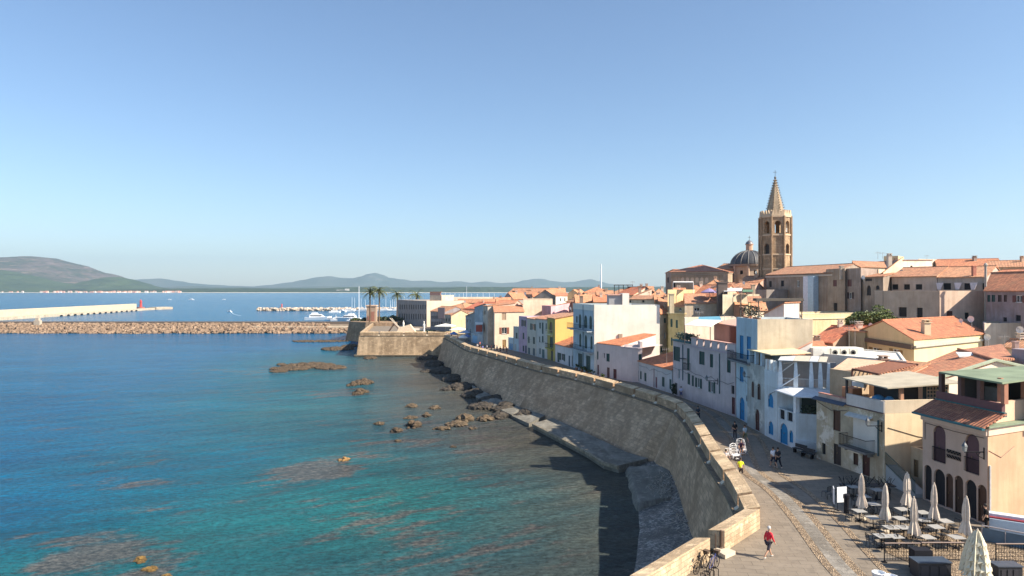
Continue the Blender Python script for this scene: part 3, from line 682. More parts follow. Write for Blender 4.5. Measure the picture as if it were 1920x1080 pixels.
for i in range(5200):
    x = BW0[0]+rr.random()*L; k = rr.random()**.8; y = BW0[1]-2.5+k*20+vnoise(x*.08, 2)*3-1.5; s = rr.choice([.35, .5, .6, .8, 1.0, 1.3])*rr.uniform(.8, 1.15)*(1.1-k*.3)
    z = -.2+4.0*min(1, k*1.15)+rr.uniform(-.3, .5)
    if x > -100 and k > .45: continue
    rock(mb, (x, y, z), s*1.3, s, s*.85, rr, 5, 4)
rm = rockm((.33, .23, .155), (.11, .07, .045), .5)
o = mb.build('boulders', rm, root); tag(o, 'heap of pale orange boulders', kind='stuff')
mb = MB().box(BW0[0], BW0[1]+28, 3, BW1[0]+14, BW0[1]+30, 4.9).box(BW0[0], BW0[1]+20, 3, BW1[0]-30, BW0[1]+20.8, 4.3); mb.build('road_wall', plain((.14, .11, .09), .9), root)
mb = MB().box(BW1[0]-60, BW0[1]+8, 1.5, BW1[0]+20, BW0[1]+20, 3.2); mb.build('apron', plain((.55, .45, .33), .9, 0, .25, .3), root)
x, y = xy(71, 372)
mb = MB().box(x-1.6, y-1, 3.5, x+1.6, y+1, 6.2); mb.box(x-.9, y-.8, 6.2, x+.9, y+.8, 7.6); tag(mb.build('concrete_block', plain((.45, .38, .3), .9), None), 'small concrete hut on top of the boulder breakwater', 'hut')
# inner harbour mole with pale stones
rr = random.Random(5)
M0 = g(482, 583, 0); M1 = g(760, 583, 0)
root = thing('harbour_mole', 'low harbour mole of pale stones with a quay', 'mole', (M0[0], M0[1], 0))
mb = MB().box(M0[0]+6, M0[1]+2, -1, M1[0]+80, M0[1]+9, 2.2); mb.build('quay', plain((.5, .43, .34), .9), root)
mb = MB()
for i in range(800):
    x = M0[0]+rr.random()*(M1[0]-M0[0]+60); y = M0[1]+rr.uniform(-3, 14); s = rr.uniform(.7, 2.0); rock(mb, (x, y, rr.uniform(.3, 2.8)), s*1.3, s, s*.8, rr, 5, 4)
tag(mb.build('boulders', rockm((.6, .5, .4), (.35, .27, .2), .4), root), kind='stuff')
mb = MB().lathe((M0[0]+25, M0[1]+5, 2), [(.7, 0), (.5, 4), (.9, 4.1), (.5, 5.5)], 8); tag(mb.build('harbour_light', plain((.6, .08, .05), .5), None), 'slim red light post on the low harbour mole', 'beacon')

# ================================================================ RAMPART
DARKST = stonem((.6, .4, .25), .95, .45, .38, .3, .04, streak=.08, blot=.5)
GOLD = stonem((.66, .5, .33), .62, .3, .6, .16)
root = thing('sea_wall', 'long curved stone rampart rising from the sea with a pale parapet', 'rampart', (TS[0][0], TS[0][1], 0))
SEAWALL = root
def ribbon(mb, a, za, b, zb):
    for i in range(len(a)-1):
        mb.poly([(a[i][0], a[i][1], za), (a[i+1][0], a[i+1][1], za), (b[i+1][0], b[i+1][1], zb), (b[i][0], b[i][1], zb)])
mb = MB(); FT = offset(TS, -.32)
ribbon(mb, BASE, -1, FT, 7.0)
# corner return of the wall, and the nearer length
def leg(pts, closed_from=None):
    base = offset(pts, -BAT); ft = offset(pts, -.32); ribbon(mb, base, -1, ft, 7.0)
lo = offset([TOP[-2], TOP[-1], TOP2[1]], -BAT); lf = offset([TOP[-2], TOP[-1], TOP2[1]], -.32)
ribbon(mb, lo[1:], -1, lf[1:], 7.0); mb.poly([(BASE[-1][0], BASE[-1][1], -1), (lo[1][0], lo[1][1], -1), (lf[1][0], lf[1][1], 7.0), (FT[-1][0], FT[-1][1], 7.0)])
leg([TOP2[1]]+TOP3[1:])
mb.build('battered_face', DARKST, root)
# cordon moulding
cb = MB()
for pts in (TS, [TOP[-1], TOP2[1]], TOP3[1:]):
    a = offset(pts, -.42); b_ = offset(pts, .1)
    for i in range(len(pts)-1):
        cb.hexa([(a[i][0], a[i][1], 7.0), (a[i+1][0], a[i+1][1], 7.0), (b_[i+1][0], b_[i+1][1], 7.0), (b_[i][0], b_[i][1], 7.0)], [(a[i][0], a[i][1], 7.22), (a[i+1][0], a[i+1][1], 7.22), (b_[i+1][0], b_[i+1][1], 7.22), (b_[i][0], b_[i][1], 7.22)])
cb.build('cordon', stonem((.26, .2, .14), 1.2, .3), root)
# parapet, cut by narrow sloping embrasures
TH = 1.0
def parapet(path, slots=(), z0=7.2, zt=ZT, th=TH, slope=.22):
    mb = MB(); cap = MB(); cp = MB()
    L_ = [0]
    for a, b in zip(path[:-1], path[1:]): L_.append(L_[-1]+math.hypot(b[0]-a[0], b[1]-a[1]))
    def at(s):
        s = max(0, min(L_[-1], s))
        for k in range(len(L_)-1):
            if s <= L_[k+1]+1e-9: break
        t_ = (s-L_[k])/(L_[k+1]-L_[k]); p = L3(path[k], path[k+1], t_); e = (Vector(path[k+1])-Vector(path[k])).normalized()
        k2 = k+1 if t_ > .5 else k-1
        if 0 <= k2 < len(path)-1:
            e2 = (Vector(path[k2+1])-Vector(path[k2])).normalized(); e = e.lerp(e2, abs(t_-.5)).normalized()
        return Vector(p), Vector((-e.y, e.x))
    cuts = [0]; open_ = []
    for s in slots: open_.append((s-.3, s+.3))
    marks = sorted(set([0, L_[-1]]+[l for l in L_]+[x for o_ in open_ for x in o_]))
    for s0, s1 in zip(marks[:-1], marks[1:]):
        if s1-s0 < .01: continue
        mid = (s0+s1)/2; isopen = any(a < mid < b for a, b in open_)
        (p0, n0), (p1, n1_) = at(s0+1e-4), at(s1-1e-4)
        zo, zi = (zt-slope, zt) if not isopen else (z0+.25, z0+.75)
        q0, q1 = p0+n0*th, p1+n1_*th
        if not isopen: zo -= .06; zi -= .06
        mb.hexa([(p0.x, p0.y, z0), (p1.x, p1.y, z0), (q1.x, q1.y, z0), (q0.x, q0.y, z0)], [(p0.x, p0.y, zo), (p1.x, p1.y, zo), (q1.x, q1.y, zi), (q0.x, q0.y, zi)])
        if not isopen:
            cp.hexa([(p0.x, p0.y, zo+.003), (p1.x, p1.y, zo+.003), (q1.x, q1.y, zi+.003), (q0.x, q0.y, zi+.003)], [(p0.x, p0.y, zo+.06), (p1.x, p1.y, zo+.06), (q1.x, q1.y, zi+.06), (q0.x, q0.y, zi+.06)])
        if isopen:   # pale spout stone under the slot
            a0 = p0-n0*.25; a1 = p1-n1_*.25
            cap.hexa([(a0.x, a0.y, zo-.3), (a1.x, a1.y, zo-.3), (p1.x, p1.y, zo-.25), (p0.x, p0.y, zo-.3)], [(a0.x, a0.y, zo-.2), (a1.x, a1.y, zo-.2), (p1.x, p1.y, zo), (p0.x, p0.y, zo)])
    return mb, cap, cp
Lt = sum(math.hypot(b[0]-a[0], b[1]-a[1]) for a, b in zip(TS[:-1], TS[1:]))
slots = []; s = Lt-3.2
while s > 10: slots.append(s); s -= 6.6
mb, cap, cp = parapet(TS, slots); PARM = stonem((.5, .385, .25), 1.1, .3, .75, .15, .02)
COPING_LIT = stonem((.72, .53, .33), 1.1, .6, .75, .14, .05, 9)  # coping stone, sunlight on the parapet top put into its pale colour
mb.build('parapet', DARKST, root); cp.build('coping', COPING_LIT, root); cap.build('spout_stones', plain((.6, .52, .4), .85), root)
mb, cap, cp = parapet([TOP[-1], TOP2[1]], (), th=1.05); mb.build('parapet', GOLD, root); cp.build('coping', COPING_LIT, root)
mb, cap, cp = parapet(TOP3[1:], [7.5], th=.95); mb.build('parapet', GOLD, root); cp.build('coping', COPING_LIT, root); cap.build('spout_stones', plain((.6, .52, .4), .85), root)

# inner line of the parapet, for the promenade edge
INNER = offset(TS, TH)
# ---------------------------------------------------------------- bastion at the far end
bl = g(675, 622, ZT); br_ = g(836, 622, ZT)
BX0, BY0 = bl; BX1 = TS[0][0]+1
bp = [(BX0, BY0), (BX1, BY0+.5)]
root = thing('bastion', 'square stone bastion with lit front standing in the sea', 'bastion', (BX0, BY0, 0))
mb = MB(); fbm_ = stonem((.48, .35, .225), .8, .34, .6, .3, .3)
fr = [(BX0-9, BY0+62), (BX0, BY0), (BX1, BY0+.5)]
o1 = offset(fr, -1.2); o2 = offset(fr, -.3); ribbon(mb, o1, -1, o2, 7.0); mb.build('battered_face', fbm_, root)
mb = MB()
for i in range(2): mb.hexa([(*o1[i], -1), (*o1[i+1], -1), (*fr[i+1], -1), (*fr[i], -1)], [(offset(fr, -1.9)[i][0], offset(fr, -1.9)[i][1], .6), (offset(fr, -1.9)[i+1][0], offset(fr, -1.9)[i+1][1], .6), (*fr[i+1], .6), (*fr[i], .6)])
mb.build('plinth', stonem((.36, .29, .2), 1.2, .5), root)
mb = MB(); a = offset(fr, -.42)
for i in range(2): mb.hexa([(*a[i], 7.0), (*a[i+1], 7.0), (*fr[i+1], 7.0), (*fr[i], 7.0)], [(*a[i], 7.2), (*a[i+1], 7.2), (*fr[i+1], 7.2), (*fr[i], 7.2)])
mb.build('cordon', stonem((.26, .2, .14), 1.2, .3), root)
sl = [62+8+x*8.2*1.62 for x in (.8, 1.9)]
mb, cap, cp = parapet([(BX0-9, BY0+62), (BX0, BY0)], ()); mb.build('parapet', fbm_, root); cp.build('coping', COPING_LIT, root)
mb, cap, cp = parapet([(BX0, BY0), (BX1, BY0+.5)], [6.5, 15, 23]); mb.build('parapet', fbm_, root); cp.build('coping', COPING_LIT, root); cap.build('spout_stones', plain((.6, .52, .4), .85), root)
# second, further curtain wall
c0 = xy(655, 309); c1 = xy(686, 300); c2 = xy(742, 296)
root = thing('curtain_wall', 'lower curtain wall behind the bastion with dark left face', 'wall', (c0[0], c0[1], 0))
mb = MB().hexa([(c0[0]-2, c0[1], -1), (c1[0]-1, c1[1]-2, -1), (c2[0], c2[1]-1, -1), (c2[0], c2[1]+30, -1), (c0[0]-2, c0[1]+45, -1)], [(c0[0], c0[1], 8.6), (c1[0], c1[1], 8.6), (c2[0], c2[1], 8.6), (c2[0], c2[1]+30, 8.6), (c0[0], c0[1]+45, 8.6)])
mb.build('masonry', stonem((.42, .28, .17), .8, .34, .6, .2), root)
mb = MB().bbox(c1, ((Vector(c2)-Vector(c1)).normalized()), (0, -1), 0, 17, .05, .25, 6.4, 6.7); mb.build('cordon', plain((.25, .19, .13), .9), root)

# ---------------------------------------------------------------- ground of the town and the promenade
tw = list(INNER)
poly = [(p[0]-.3, p[1]) for p in tw]+[(p[0], p[1]) for p in offset([TOP[-1], TOP2[1]], 1.0)]+[(p[0], p[1]) for p in offset(TOP3[1:], .9)]
mb = MB()
def strip(mb, pts, xr, z):
    for a, b in zip(pts[:-1], pts[1:]): mb.poly([(a[0], a[1], z), (b[0], b[1], z), (xr, b[1], z), (xr, a[1], z)])
allp = [(q[0]-.4, q[1]) for q in INNER]
near = [offset([TOP[-1], TOP2[1]], .5)[1]]+offset(TOP3[1:], .7)
strip(mb, allp, 420, P-.02)
mb.poly([(allp[-1][0], allp[-1][1], P-.02), (near[0][0], near[0][1], P-.02), (420, near[0][1], P-.02), (420, allp[-1][1], P-.02)])
strip(mb, near, 420, P-.02)
mb.poly([(BX0+.5, BY0+.8, P-.02), (BX1+5, BY0+.8, P-.02), (BX1+420, BY0+.8, P-.02), (420, 470, P-.02), (-20, 470, P-.02), (-30, 345, P-.02), (BX0-8, BY0+62, P-.02)])
mb.poly([(TS[0][0]+1, TS[0][1]-2, P-.025), (420, TS[0][1]-2, P-.025), (420, BY0+1, P-.025), (BX1, BY0+1, P-.025)])
m, t, b = newmat('paving'); geo = nd(t, 'ShaderNodeNewGeometry'); p_ = geo.outputs['Position']
mp = nd(t, 'ShaderNodeMapping'); mp.inputs['Rotation'].default_value = (0, 0, R(8)); t.links.new(p_, mp.inputs[0])
br = nd(t, 'ShaderNodeTexBrick', inp={'Scale': 1.0, 'Mortar Size': .016, 'Brick Width': 1.1, 'Row Height': .55}); t.links.new(mp.outputs[0], br.inputs['Vector'])
br.inputs['Color1'].default_value = (.185, .15, .112, 1); br.inputs['Color2'].default_value = (.23, .19, .145, 1); br.inputs['Mortar'].default_value = (.075, .06, .042, 1)
n1 = noise(t, p_, .35, 6, .65); n2 = noise(t, p_, 6, 4, .7)
c = mixc(t, ramp(t, n1, .38, .7, (0,0,0,1), (.7,.7,.7,1)), br.outputs['Color'], (.27, .22, .165)); c = mixc(t, ramp(t, n2, .5, .8, (0,0,0,1), (.35,.35,.35,1)), c, (.13, .11, .09)); c = mixc(t, ramp(t, noise(t, p_, 1.1, 7, .75), .52, .64, (0,0,0,1), (.45,.45,.45,1)), c, (.12, .098, .075))
t.links.new(c, b.inputs['Base Color']); b.inputs['Roughness'].default_value = .8; bump(t, b, n2, .3, .02)
tag(mb.build('promenade', m, None, loc=(0, 0, P)), kind='structure')
# lane strips following the wall: cobble bands and a pale slab band
lane = [g(1300, 805), g(1345, 845), g(1392, 880), g(1442, 921), g(1484, 969), g(1514, 1010), g(1548, 1056), (17.6, 34.5), (16.2, 27)]
far_ = [q for q in offset(TS, TH+2.6)[4::2] if q[1] > 66]
path = smooth_path(far_+lane[2:], 1.5)
def band(name, d0, d1, z, mat):
    a = offset(path, d0); b_ = offset(path, d1); mb = MB(); ribbon(mb, a, z, b_, z); tag(mb.build(name, mat, None, loc=(path[0][0], path[0][1], z)), kind='structure')
def cobm():
    m, t, b = newmat('cobbles'); geo = nd(t, 'ShaderNodeNewGeometry'); v = nd(t, 'ShaderNodeTexVoronoi', inp={'Scale': 8}); t.links.new(geo.outputs['Position'], v.inputs['Vector'])
    v2 = nd(t, 'ShaderNodeTexVoronoi', feature='DISTANCE_TO_EDGE', inp={'Scale': 8}); t.links.new(geo.outputs['Position'], v2.inputs['Vector'])
    sp = nd(t, 'ShaderNodeSeparateColor'); t.links.new(v.outputs['Color'], sp.inputs[0])
    c = mixc(t, ramp(t, sp.outputs[0], .1, .9), (.17, .12, .075), (.46, .34, .22)); c = mixc(t, ramp(t, v2.outputs['Distance'], .02, .12), (.16, .11, .065), c)
    t.links.new(c, b.inputs['Base Color']); b.inputs['Roughness'].default_value = .7; bump(t, b, v2.outputs['Distance'], 1, .12); return m
COB = cobm(); SLAB = stonem((.27, .245, .21), 1.0, .5, .6, .12, 0, 3)
band('cobbled_strip', -.25, .25, P+.004, COB); band('slab_lane', .25, 1.15, P+.006, SLAB); band('cobbled_strip', 1.15, 1.65, P+.004, COB); band('cobbled_strip', 2.75, 3.2, P+.004, COB)
mb = MB()   # pebble-paved terrace of the restaurant
mb.poly([(22.5, 41, P+.008), (24.4, 35.5, P+.008), (34, 33, P+.008), (33, 45, P+.008), (27.5, 46, P+.008), (24, 45, P+.008)])
tag(mb.build('cobbled_terrace', COB, None), kind='structure')
mb = MB(); x, y = g(1463, 912); mb.box(x-.9, y-.45, P-.01, x+.9, y+.45, P+.012); tag(mb.build('manhole_cover', plain((.1, .08, .06), .6), None), 'dark rectangular cover plate in the promenade paving', 'manhole cover')

# ---------------------------------------------------------------- foot of the wall: beach, ledge, slab
mb = MB()
wl = [g(1165, 872, 0), g(1180, 900, 0), g(1187, 940, 0), g(1184, 1000, 0), g(1172, 1080, 0), (6.5, 46), (2, 40)]
wall_in = [(19.6, 88), (19.3, 82), (18.4, 74), (17.2, 64), (15.6, 54), (14.5, 46), (9, 38)]
rows = []
for k in range(9):
    f = k/8; rows.append([(a[0]+(b_[0]-a[0])*f, a[1]+(b_[1]-a[1])*f) for a, b_ in zip(smooth_path(wl, 2)[:40], smooth_path(wall_in, 1.47)[:40])])
nr = min(len(r_) for r_ in rows)
for k in range(8):
    for i in range(nr-1):
        def zf(k_, p): return -.25+1.35*(k_/8)**.8+.16*(fbm(p[0]*1.2, p[1]*1.2, 2)-.5)
        q = [rows[k][i], rows[k][i+1], rows[k+1][i+1], rows[k+1][i]]; kk = [k, k, k+1, k+1]
        mb.poly([(p[0], p[1], zf(z_, p)) for p, z_ in zip(q, kk)])
m, t, b = newmat('pebbles'); geo = nd(t, 'ShaderNodeNewGeometry'); v = nd(t, 'ShaderNodeTexVoronoi', inp={'Scale': 5.0}); t.links.new(geo.outputs['Position'], v.inputs['Vector'])
sp = nd(t, 'ShaderNodeSeparateColor'); t.links.new(v.outputs['Color'], sp.inputs[0])
c = mixc(t, ramp(t, sp.outputs[0], .3, 1), (.07, .065, .06), (.38, .35, .3)); n = noise(t, geo.outputs['Position'], .5, 5, .7)
c = mixc(t, ramp(t, n, .45, .65), c, (.06, .05, .04)); t.links.new(c, b.inputs['Base Color']); bump(t, b, v.outputs['Distance'], .6, .1)
tag(mb.build('pebble_beach', m, None, loc=(13, 70, 0)), kind='structure')
# ledge along the wall foot
led = [g(985, 778, 1), g(1000, 793, 1), g(1100, 844, 1), (11.8, 87.5), g(1160, 872, 1)]
ins_ = [g(1020, 777, 1), g(1036, 784, 1), g(1120, 822, 1), g(1175, 848, 1), g(1215, 860, 1)]
root = thing('stone_ledge', 'flat concrete walkway ledge along the foot of the sea wall', 'ledge', (led[0][0], led[0][1], 0))
CON = stonem((.23, .215, .18), 2.6, 2.0, .7, .14, .25, 7); mb = MB()
for i in range(1, 4): mb.hexa([(*led[i], -1), (*led[i+1], -1), (*ins_[i+1], -1), (*ins_[i], -1)], [(*led[i], .95), (*led[i+1], .95), (*ins_[i+1], 1.05), (*ins_[i], 1.05)])
mb.build('slab', CON, root)
mb = MB(); e1 = offset(led[1:], -.25); 
for i in range(3): mb.hexa([(*e1[i], .5), (*e1[i+1], .5), (*led[i+2], .5), (*led[i+1], .5)], [(*e1[i], .9), (*e1[i+1], .9), (*led[i+2], .98), (*led[i+1], .98)])
mb.build('edge', stonem((.33, .28, .2), 1.4, .5), root)
mb = MB(); oo = [g(893, 742, .8), g(925, 760, .8), g(960, 776, .8), g(992, 792, .8)]; ii = [g(884, 722, .8), g(930, 747, .8), g(978, 766, .8), g(1022, 780, .8)]
for i in range(3): mb.hexa([(*oo[i], -1), (*oo[i+1], -1), (*ii[i+1], -1), (*ii[i], -1)], [(*oo[i], .45+.2*(i % 2)), (*oo[i+1], .6), (*ii[i+1], .95), (*ii[i], .9)])
mb.build('broken_strip', stonem((.22, .21, .18), 1.8, 1.2, .6, .25, .4, 7), root)
root = thing('rough_slab', 'rough lumpy concrete slab beside the pebble beach', 'slab', (15, 82, 0)); mb = MB(); NX, NY = 16, 22
cs = [g(1168, 868, .9), g(1255, 874, .9), g(1260, 938, .9), g(1190, 945, .9)]
for j in range(NY+1):
    for i in range(NX+1):
        a = L3(cs[0], cs[1], i/NX); b_ = L3(cs[3], cs[2], i/NX); p = L3(a, b_, j/NY); e_ = fbm(p[0]*.9, p[1]*.9, 8)-.5
        ed = i == 0 or j == 0 or j == NY; mb.v.append((p[0]+(e_*1.6 if ed else 0), p[1]+(e_*1.2 if ed else 0), -.6 if ed else .7+.25*e_+.35*i/NX-(.35 if i == 1 else 0)))
for j in range(NY):
    for i in range(NX): mb.f.append((j*(NX+1)+i, (j+1)*(NX+1)+i, (j+1)*(NX+1)+i+1, j*(NX+1)+i+1))
mb.f = [tuple(reversed(f)) for f in mb.f]; mb.build('slab', CON, root, smooth=True)
rr = random.Random(9)
for k, (u, v) in enumerate([(1255, 905), (1240, 918), (1285, 985)]):
    x, y = g(u, v, 1); mb = MB()
    for i in range(80):
        a = rr.uniform(0, 6.3); l = rr.uniform(.15, .6); px, py = x+rr.gauss(0, .7), y+rr.gauss(0, 2.2); mb.tube((px, py, 1+rr.uniform(0, .2)), (px+math.cos(a)*l, py+math.sin(a)*l, 1.05+rr.uniform(0, .5)), .03, .015, 4)
    tag(mb.build('driftwood_pile', plain((.42, .38, .33), .9, 0, .4), None), ['tangled driftwood heaped against the wall by the rough slab', 'scattered grey driftwood on the rough slab', 'dark driftwood heap on the pebbles near the wall corner'][k], 'driftwood')

# ---------------------------------------------------------------- rocks in the sea
def outcrop(lbl, blobs, rng, mat, hgt=1.0, name='sea_rock', group=None):
    mb = MB()
    for (u, v, ru, rv, h_) in blobs:
        x, y = g(u, v, 0); rx = ru*y/FP; ry = max(rx*.45, rv*y*y/(FP*HC)*.55)
        n = max(6, int(rx*ry*5)+6)
        for i in range(min(n, 170)):
            a = rng.uniform(0, 6.28); q = math.sqrt(rng.random())*.85; s = rng.uniform(.16, .42)*min(rx, ry, 2.6)*(1.15-q*.55)+.14
            rock(mb, (x+math.cos(a)*q*rx, y+math.sin(a)*q*ry, h_*(1-q)*.5*rng.uniform(.3, 1.3)-.08), s*1.6, s*1.0, min(s*.8, h_*.8), rng, 8, 6)
    return tag(mb.build(name, mat, None), lbl, 'rock', group)
rr = random.Random(21); RK = rockm((.125, .085, .05), (.035, .025, .015), 2.2); RL = rockm((.16, .115, .07), (.045, .03, .016), 2.2)
outcrop('broad low brown reef standing alone in the bay', [(580, 687, 58, 9, 1.1), (545, 692, 40, 6, .7), (620, 690, 30, 6, .7)], rr, RK)
outcrop('thin rock skerry at the left edge of the broad reef', [(522, 697, 16, 3, .5)], rr, RK); outcrop('small flat rock above the left end of the broad reef', [(527, 684, 8, 2.5, .5)], rr, RK)
outcrop('long flat rock shelf left of the bastion, upper one', [(600, 640, 62, 2.5, .5)], rr, RK); outcrop('low brown rock shelf just left of the bastion corner', [(632, 655, 36, 5, .9), (655, 650, 14, 5, .9)], rr, RK)
outcrop('dark rock at the foot of the bastion front', [(694, 672, 12, 3, .7)], rr, RK)
outcrop('upper rock of the pair in the middle of the bay', [(680, 719, 20, 5, 1.2), (662, 722, 10, 5, 1)], rr, RK); outcrop('rounded lower rock of the pair in the middle of the bay', [(675, 737, 15, 6, 1.3)], rr, RK)
outcrop('small rock farthest left in the upper row of four little rocks', [(772, 762, 13, 4, .8)], rr, RL); outcrop('small low rock to the right of the little upper rock', [(815, 766, 11, 3.5, .6)], rr, RL)
outcrop('low rock between the upper little rock and the pointed rock', [(770, 784, 12, 4, .6)], rr, RL); outcrop('upright small rock right of the pointed rock', [(800, 780, 7, 6, 1)], rr, RL)
outcrop('pointed brown rock standing above its neighbours', [(775, 800, 14, 9, 1.9)], rr, RK); outcrop('rounded rock touching the left side of the pointed rock', [(745, 809, 12, 6, 1.1)], rr, RK)
outcrop('tiny flat rock left of the pointed rock', [(712, 795, 10, 4, .6)], rr, RL); outcrop('tiny rock below the pointed rock', [(745, 827, 6, 3, .5)], rr, RL)
outcrop('long ridge of golden rock running towards the wall', [(830, 805, 20, 4, 1.0), (855, 797, 22, 6, 1.3), (872, 788, 18, 9, 1.7)], rr, RL); outcrop('jagged golden rock near the wall foot', [(912, 787, 17, 8, 1.6)], rr, RL)
outcrop('tiny submerged rock below the golden ridge', [(886, 804, 7, 3, .5)], rr, RL); outcrop('lone dark rock in shallow water right of centre', [(851, 838, 5, 3, .5)], rr, RK)
outcrop('orange topped rock on the turquoise reef', [(645, 863, 11, 4, .7)], rr, rockm((.38, .22, .08), (.14, .08, .03)))
OR = rockm((.34, .2, .05), (.1, .06, .02), 3); outcrop('orange weed covered rock at the bottom left', [(262, 1052, 10, 10, .5), (285, 1068, 18, 8, .5)], rr, OR); outcrop('orange rock tip cut by the bottom edge of the photo', [(312, 1083, 12, 6, .4)], rr, OR)
SHADE_ROCK = rockm((.075, .06, .045), (.02, .017, .014))  # darker rock, the rampart's shade on these boulders is in the colour
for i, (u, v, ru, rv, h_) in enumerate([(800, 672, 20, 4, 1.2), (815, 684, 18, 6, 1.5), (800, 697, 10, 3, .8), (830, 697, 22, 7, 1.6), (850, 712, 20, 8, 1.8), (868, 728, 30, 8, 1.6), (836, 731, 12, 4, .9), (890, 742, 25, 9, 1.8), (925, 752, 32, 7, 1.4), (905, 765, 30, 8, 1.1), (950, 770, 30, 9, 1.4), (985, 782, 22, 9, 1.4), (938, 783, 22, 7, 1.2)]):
    outcrop('dark boulder at the shaded rampart foot, '+['farthest, by the bastion', 'second from the bastion', 'small one third from the bastion', 'fourth from the bastion', 'big one fifth from the bastion', 'wide one sixth from the bastion', 'small one farthest out from the wall', 'broad one in the middle of the heap', 'long one against the wall', 'one left of the long one', 'one above the golden ridge', 'last one before the ledge', 'one right of the golden ridge'][i], [(u, v, ru, rv, h_)], rr, SHADE_ROCK, group='dark boulders heaped along the shaded wall foot')
outcrop('sloping rock strip between the boulders and the ledge', [(1000, 800-8, 20, 5, 1.0), (985, 778, 25, 5, 1.0)], rr, SHADE_ROCK)
# ================================================================ HOUSES ALONG THE RAMPART (near -> far)
IRON = plain((.012, .012, .015), .85)
def wall_lamp(F, a, z, lbl, par_=None, arm=1.3, dirn=0):
    p = F.pt(a, z, 0.02); root = thing('wall_lantern', lbl, 'street lamp', p, 'wrought iron lanterns on wall brackets')
    mb = MB().tube(p, F.pt(a, z+.05, arm), .035); mb.tube(F.pt(a, z-.5, .03), F.pt(a, z+.3, .03), .04); mb.path([F.pt(a, z-.45, .05), F.pt(a, z-.3, .35), F.pt(a, z-.08, .6)], .025)
    mb.path([F.pt(a, z, .3), F.pt(a, z-.16, .42), F.pt(a, z-.12, .55), F.pt(a, z, .6)], .02); mb.build('bracket', IRON, root)
    c = F.pt(a, z+.1, arm-.02)
    mb = MB().lathe(c, [(.04, -.05), (.07, 0), (.14, .02), (.18, .34)], 6); mb.build('lamp_glass', plain((.25, .27, .27), .12), root)
    mb = MB().lathe(c, [(.21, .345), (.15, .45), (.08, .55), (.04, .63), (.012, .72)], 6); mb.build('lamp_cap', plain((.12, .13, .14), .35), root)
    return root
def slabroof(mb, pts, t=.12): mb.slab(pts, t)
# ---- A: peach restaurant building at the right edge
pA, pB = g(1730, 935), g(1851, 985)
PEACH = (.6, .43, .33); PEACH2 = (.7, .5, .35)
ZE = 13.75
FA = Face(pA, pB)
Wn = [(0, 1750, 798, 1773, 867, 'd', (.1, .05, .06), True), (0, 1810, 814, 1836, 888, 'd', (.1, .05, .06), True),
      (0, 1733, 872, 1747, 939, 'h', DARK, True), (0, 1751, 880, 1772, 950, 'h', DARK, True), (0, 1773, 888, 1787, 953, 'd', (.075, .035, .02), True), (0, 1790, 892, 1806, 963, 'd', (.06, .03, .018), True), (0, 1810, 900, 1831, 975, 'h', DARK, True), (0, 1833, 909, 1850, 980, 'd', (.075, .035, .02), True)]
A, fA = house('peach restaurant building with arched doors and a covered roof terrace', pA, pB, 12, ZE, 'flat', .12, PEACH, Wn, back=(18, 8.6), name='restaurant_building', cat='building', dirt=.12, wmat=wallm(PEACH, .12))
mb = MB(); F = fA[0]; F1 = fA[1]   # cornice, eaves and pent roof
panel(mb, F, -.05, F.L+.05, ZE-.55, ZE-.1, .003, .14); mb.build('cornice', wallm((.66, .5, .4), .1), A)
mb = MB(); mb.slab([F.pt(-.2, ZE+.05, .62), F.pt(F.L+.35, ZE+.05, .62), F.pt(F.L+.35, ZE+.95, -1.15), F.pt(-.2, ZE+.95, -1.15)], .1); mb.build('pent_roof', tilem((.42, .15, .09)), A)
mb = MB(); panel(mb, F, -.22, F.L+.37, ZE-.12, ZE+.02, .5, .74); mb.build('gutter', plain((.02, .12, .15), .5), A)
mb = MB(); panel(mb, F, -.1, F.L+.2, ZE+.7, ZE+1.0, -1.3, -1.1); mb.build('flashing', plain((.02, .13, .13), .5), A)
mb = MB(); panel(mb, F, -.1, F.L-.1, ZE+.98, ZE+1.55, -1.45, -1.2); mb.build('terrace_parapet', plain((.16, .07, .07), .8), A)
mb = MB(); panel(mb, F1, 1.5, 16, ZE+.13, ZE+1.5, -.6, -.3); mb.build('side_parapet', wallm(PEACH2, .15), A)
mb = MB(); panel(mb, F1, -.25, 16, ZE+.0, ZE+.12, -.28, .28); mb.build('side_ledge', plain((.2, .25, .17), .8), A)
mb = MB(); panel(mb, F1, .03, 19, P, ZE-.56, .004, .03); mb.build('sunlit_side_tone', wallm((.6, .37, .23), .2), A)
mb = MB(); panel(mb, F1, 0, 16, ZE-.55, ZE-.01, .004, .1); mb.build('band', wallm((.75, .56, .42), .1), A)
cg = [(32.0, 51.2, 16.85), (32.72, 45.55, 16.8), (40.5, 49.2, 17.0), (40.5, 53.0, 17.15)]
mb = MB().slab(cg, .12); mb.build('canopy_roof', plain((.2, .25, .16), .8, 0, .2, .6), A)
mb = MB()
for a in (0.15, 2.0, 3.7, F.L-.2):
    mb = MB(); panel(mb, F, a, a+.3, ZE+1.55, 16.75, -1.5, -1.2); mb.build('post', plain((.12, .06, .05) if a < F.L-1 else (.4, .18, .11), .7), A)
for a in (2.2, 5.0, 8.5):
    mb = MB(); panel(mb, F1, a, a+.25, ZE+1.5, 16.9, -.6, -.33); mb.build('post', plain((.4, .18, .11), .7), A)
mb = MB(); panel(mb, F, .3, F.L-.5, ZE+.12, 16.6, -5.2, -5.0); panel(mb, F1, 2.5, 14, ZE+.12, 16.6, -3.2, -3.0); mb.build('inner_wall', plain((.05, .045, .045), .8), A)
mb = MB(); mb.bbox(F.A, F.d, F.n, 2.2, 3.4, -4.0, -3.2, ZE+.13, ZE+2.2); mb.build('cabinet', plain((.25, .22, .2), .6), A)
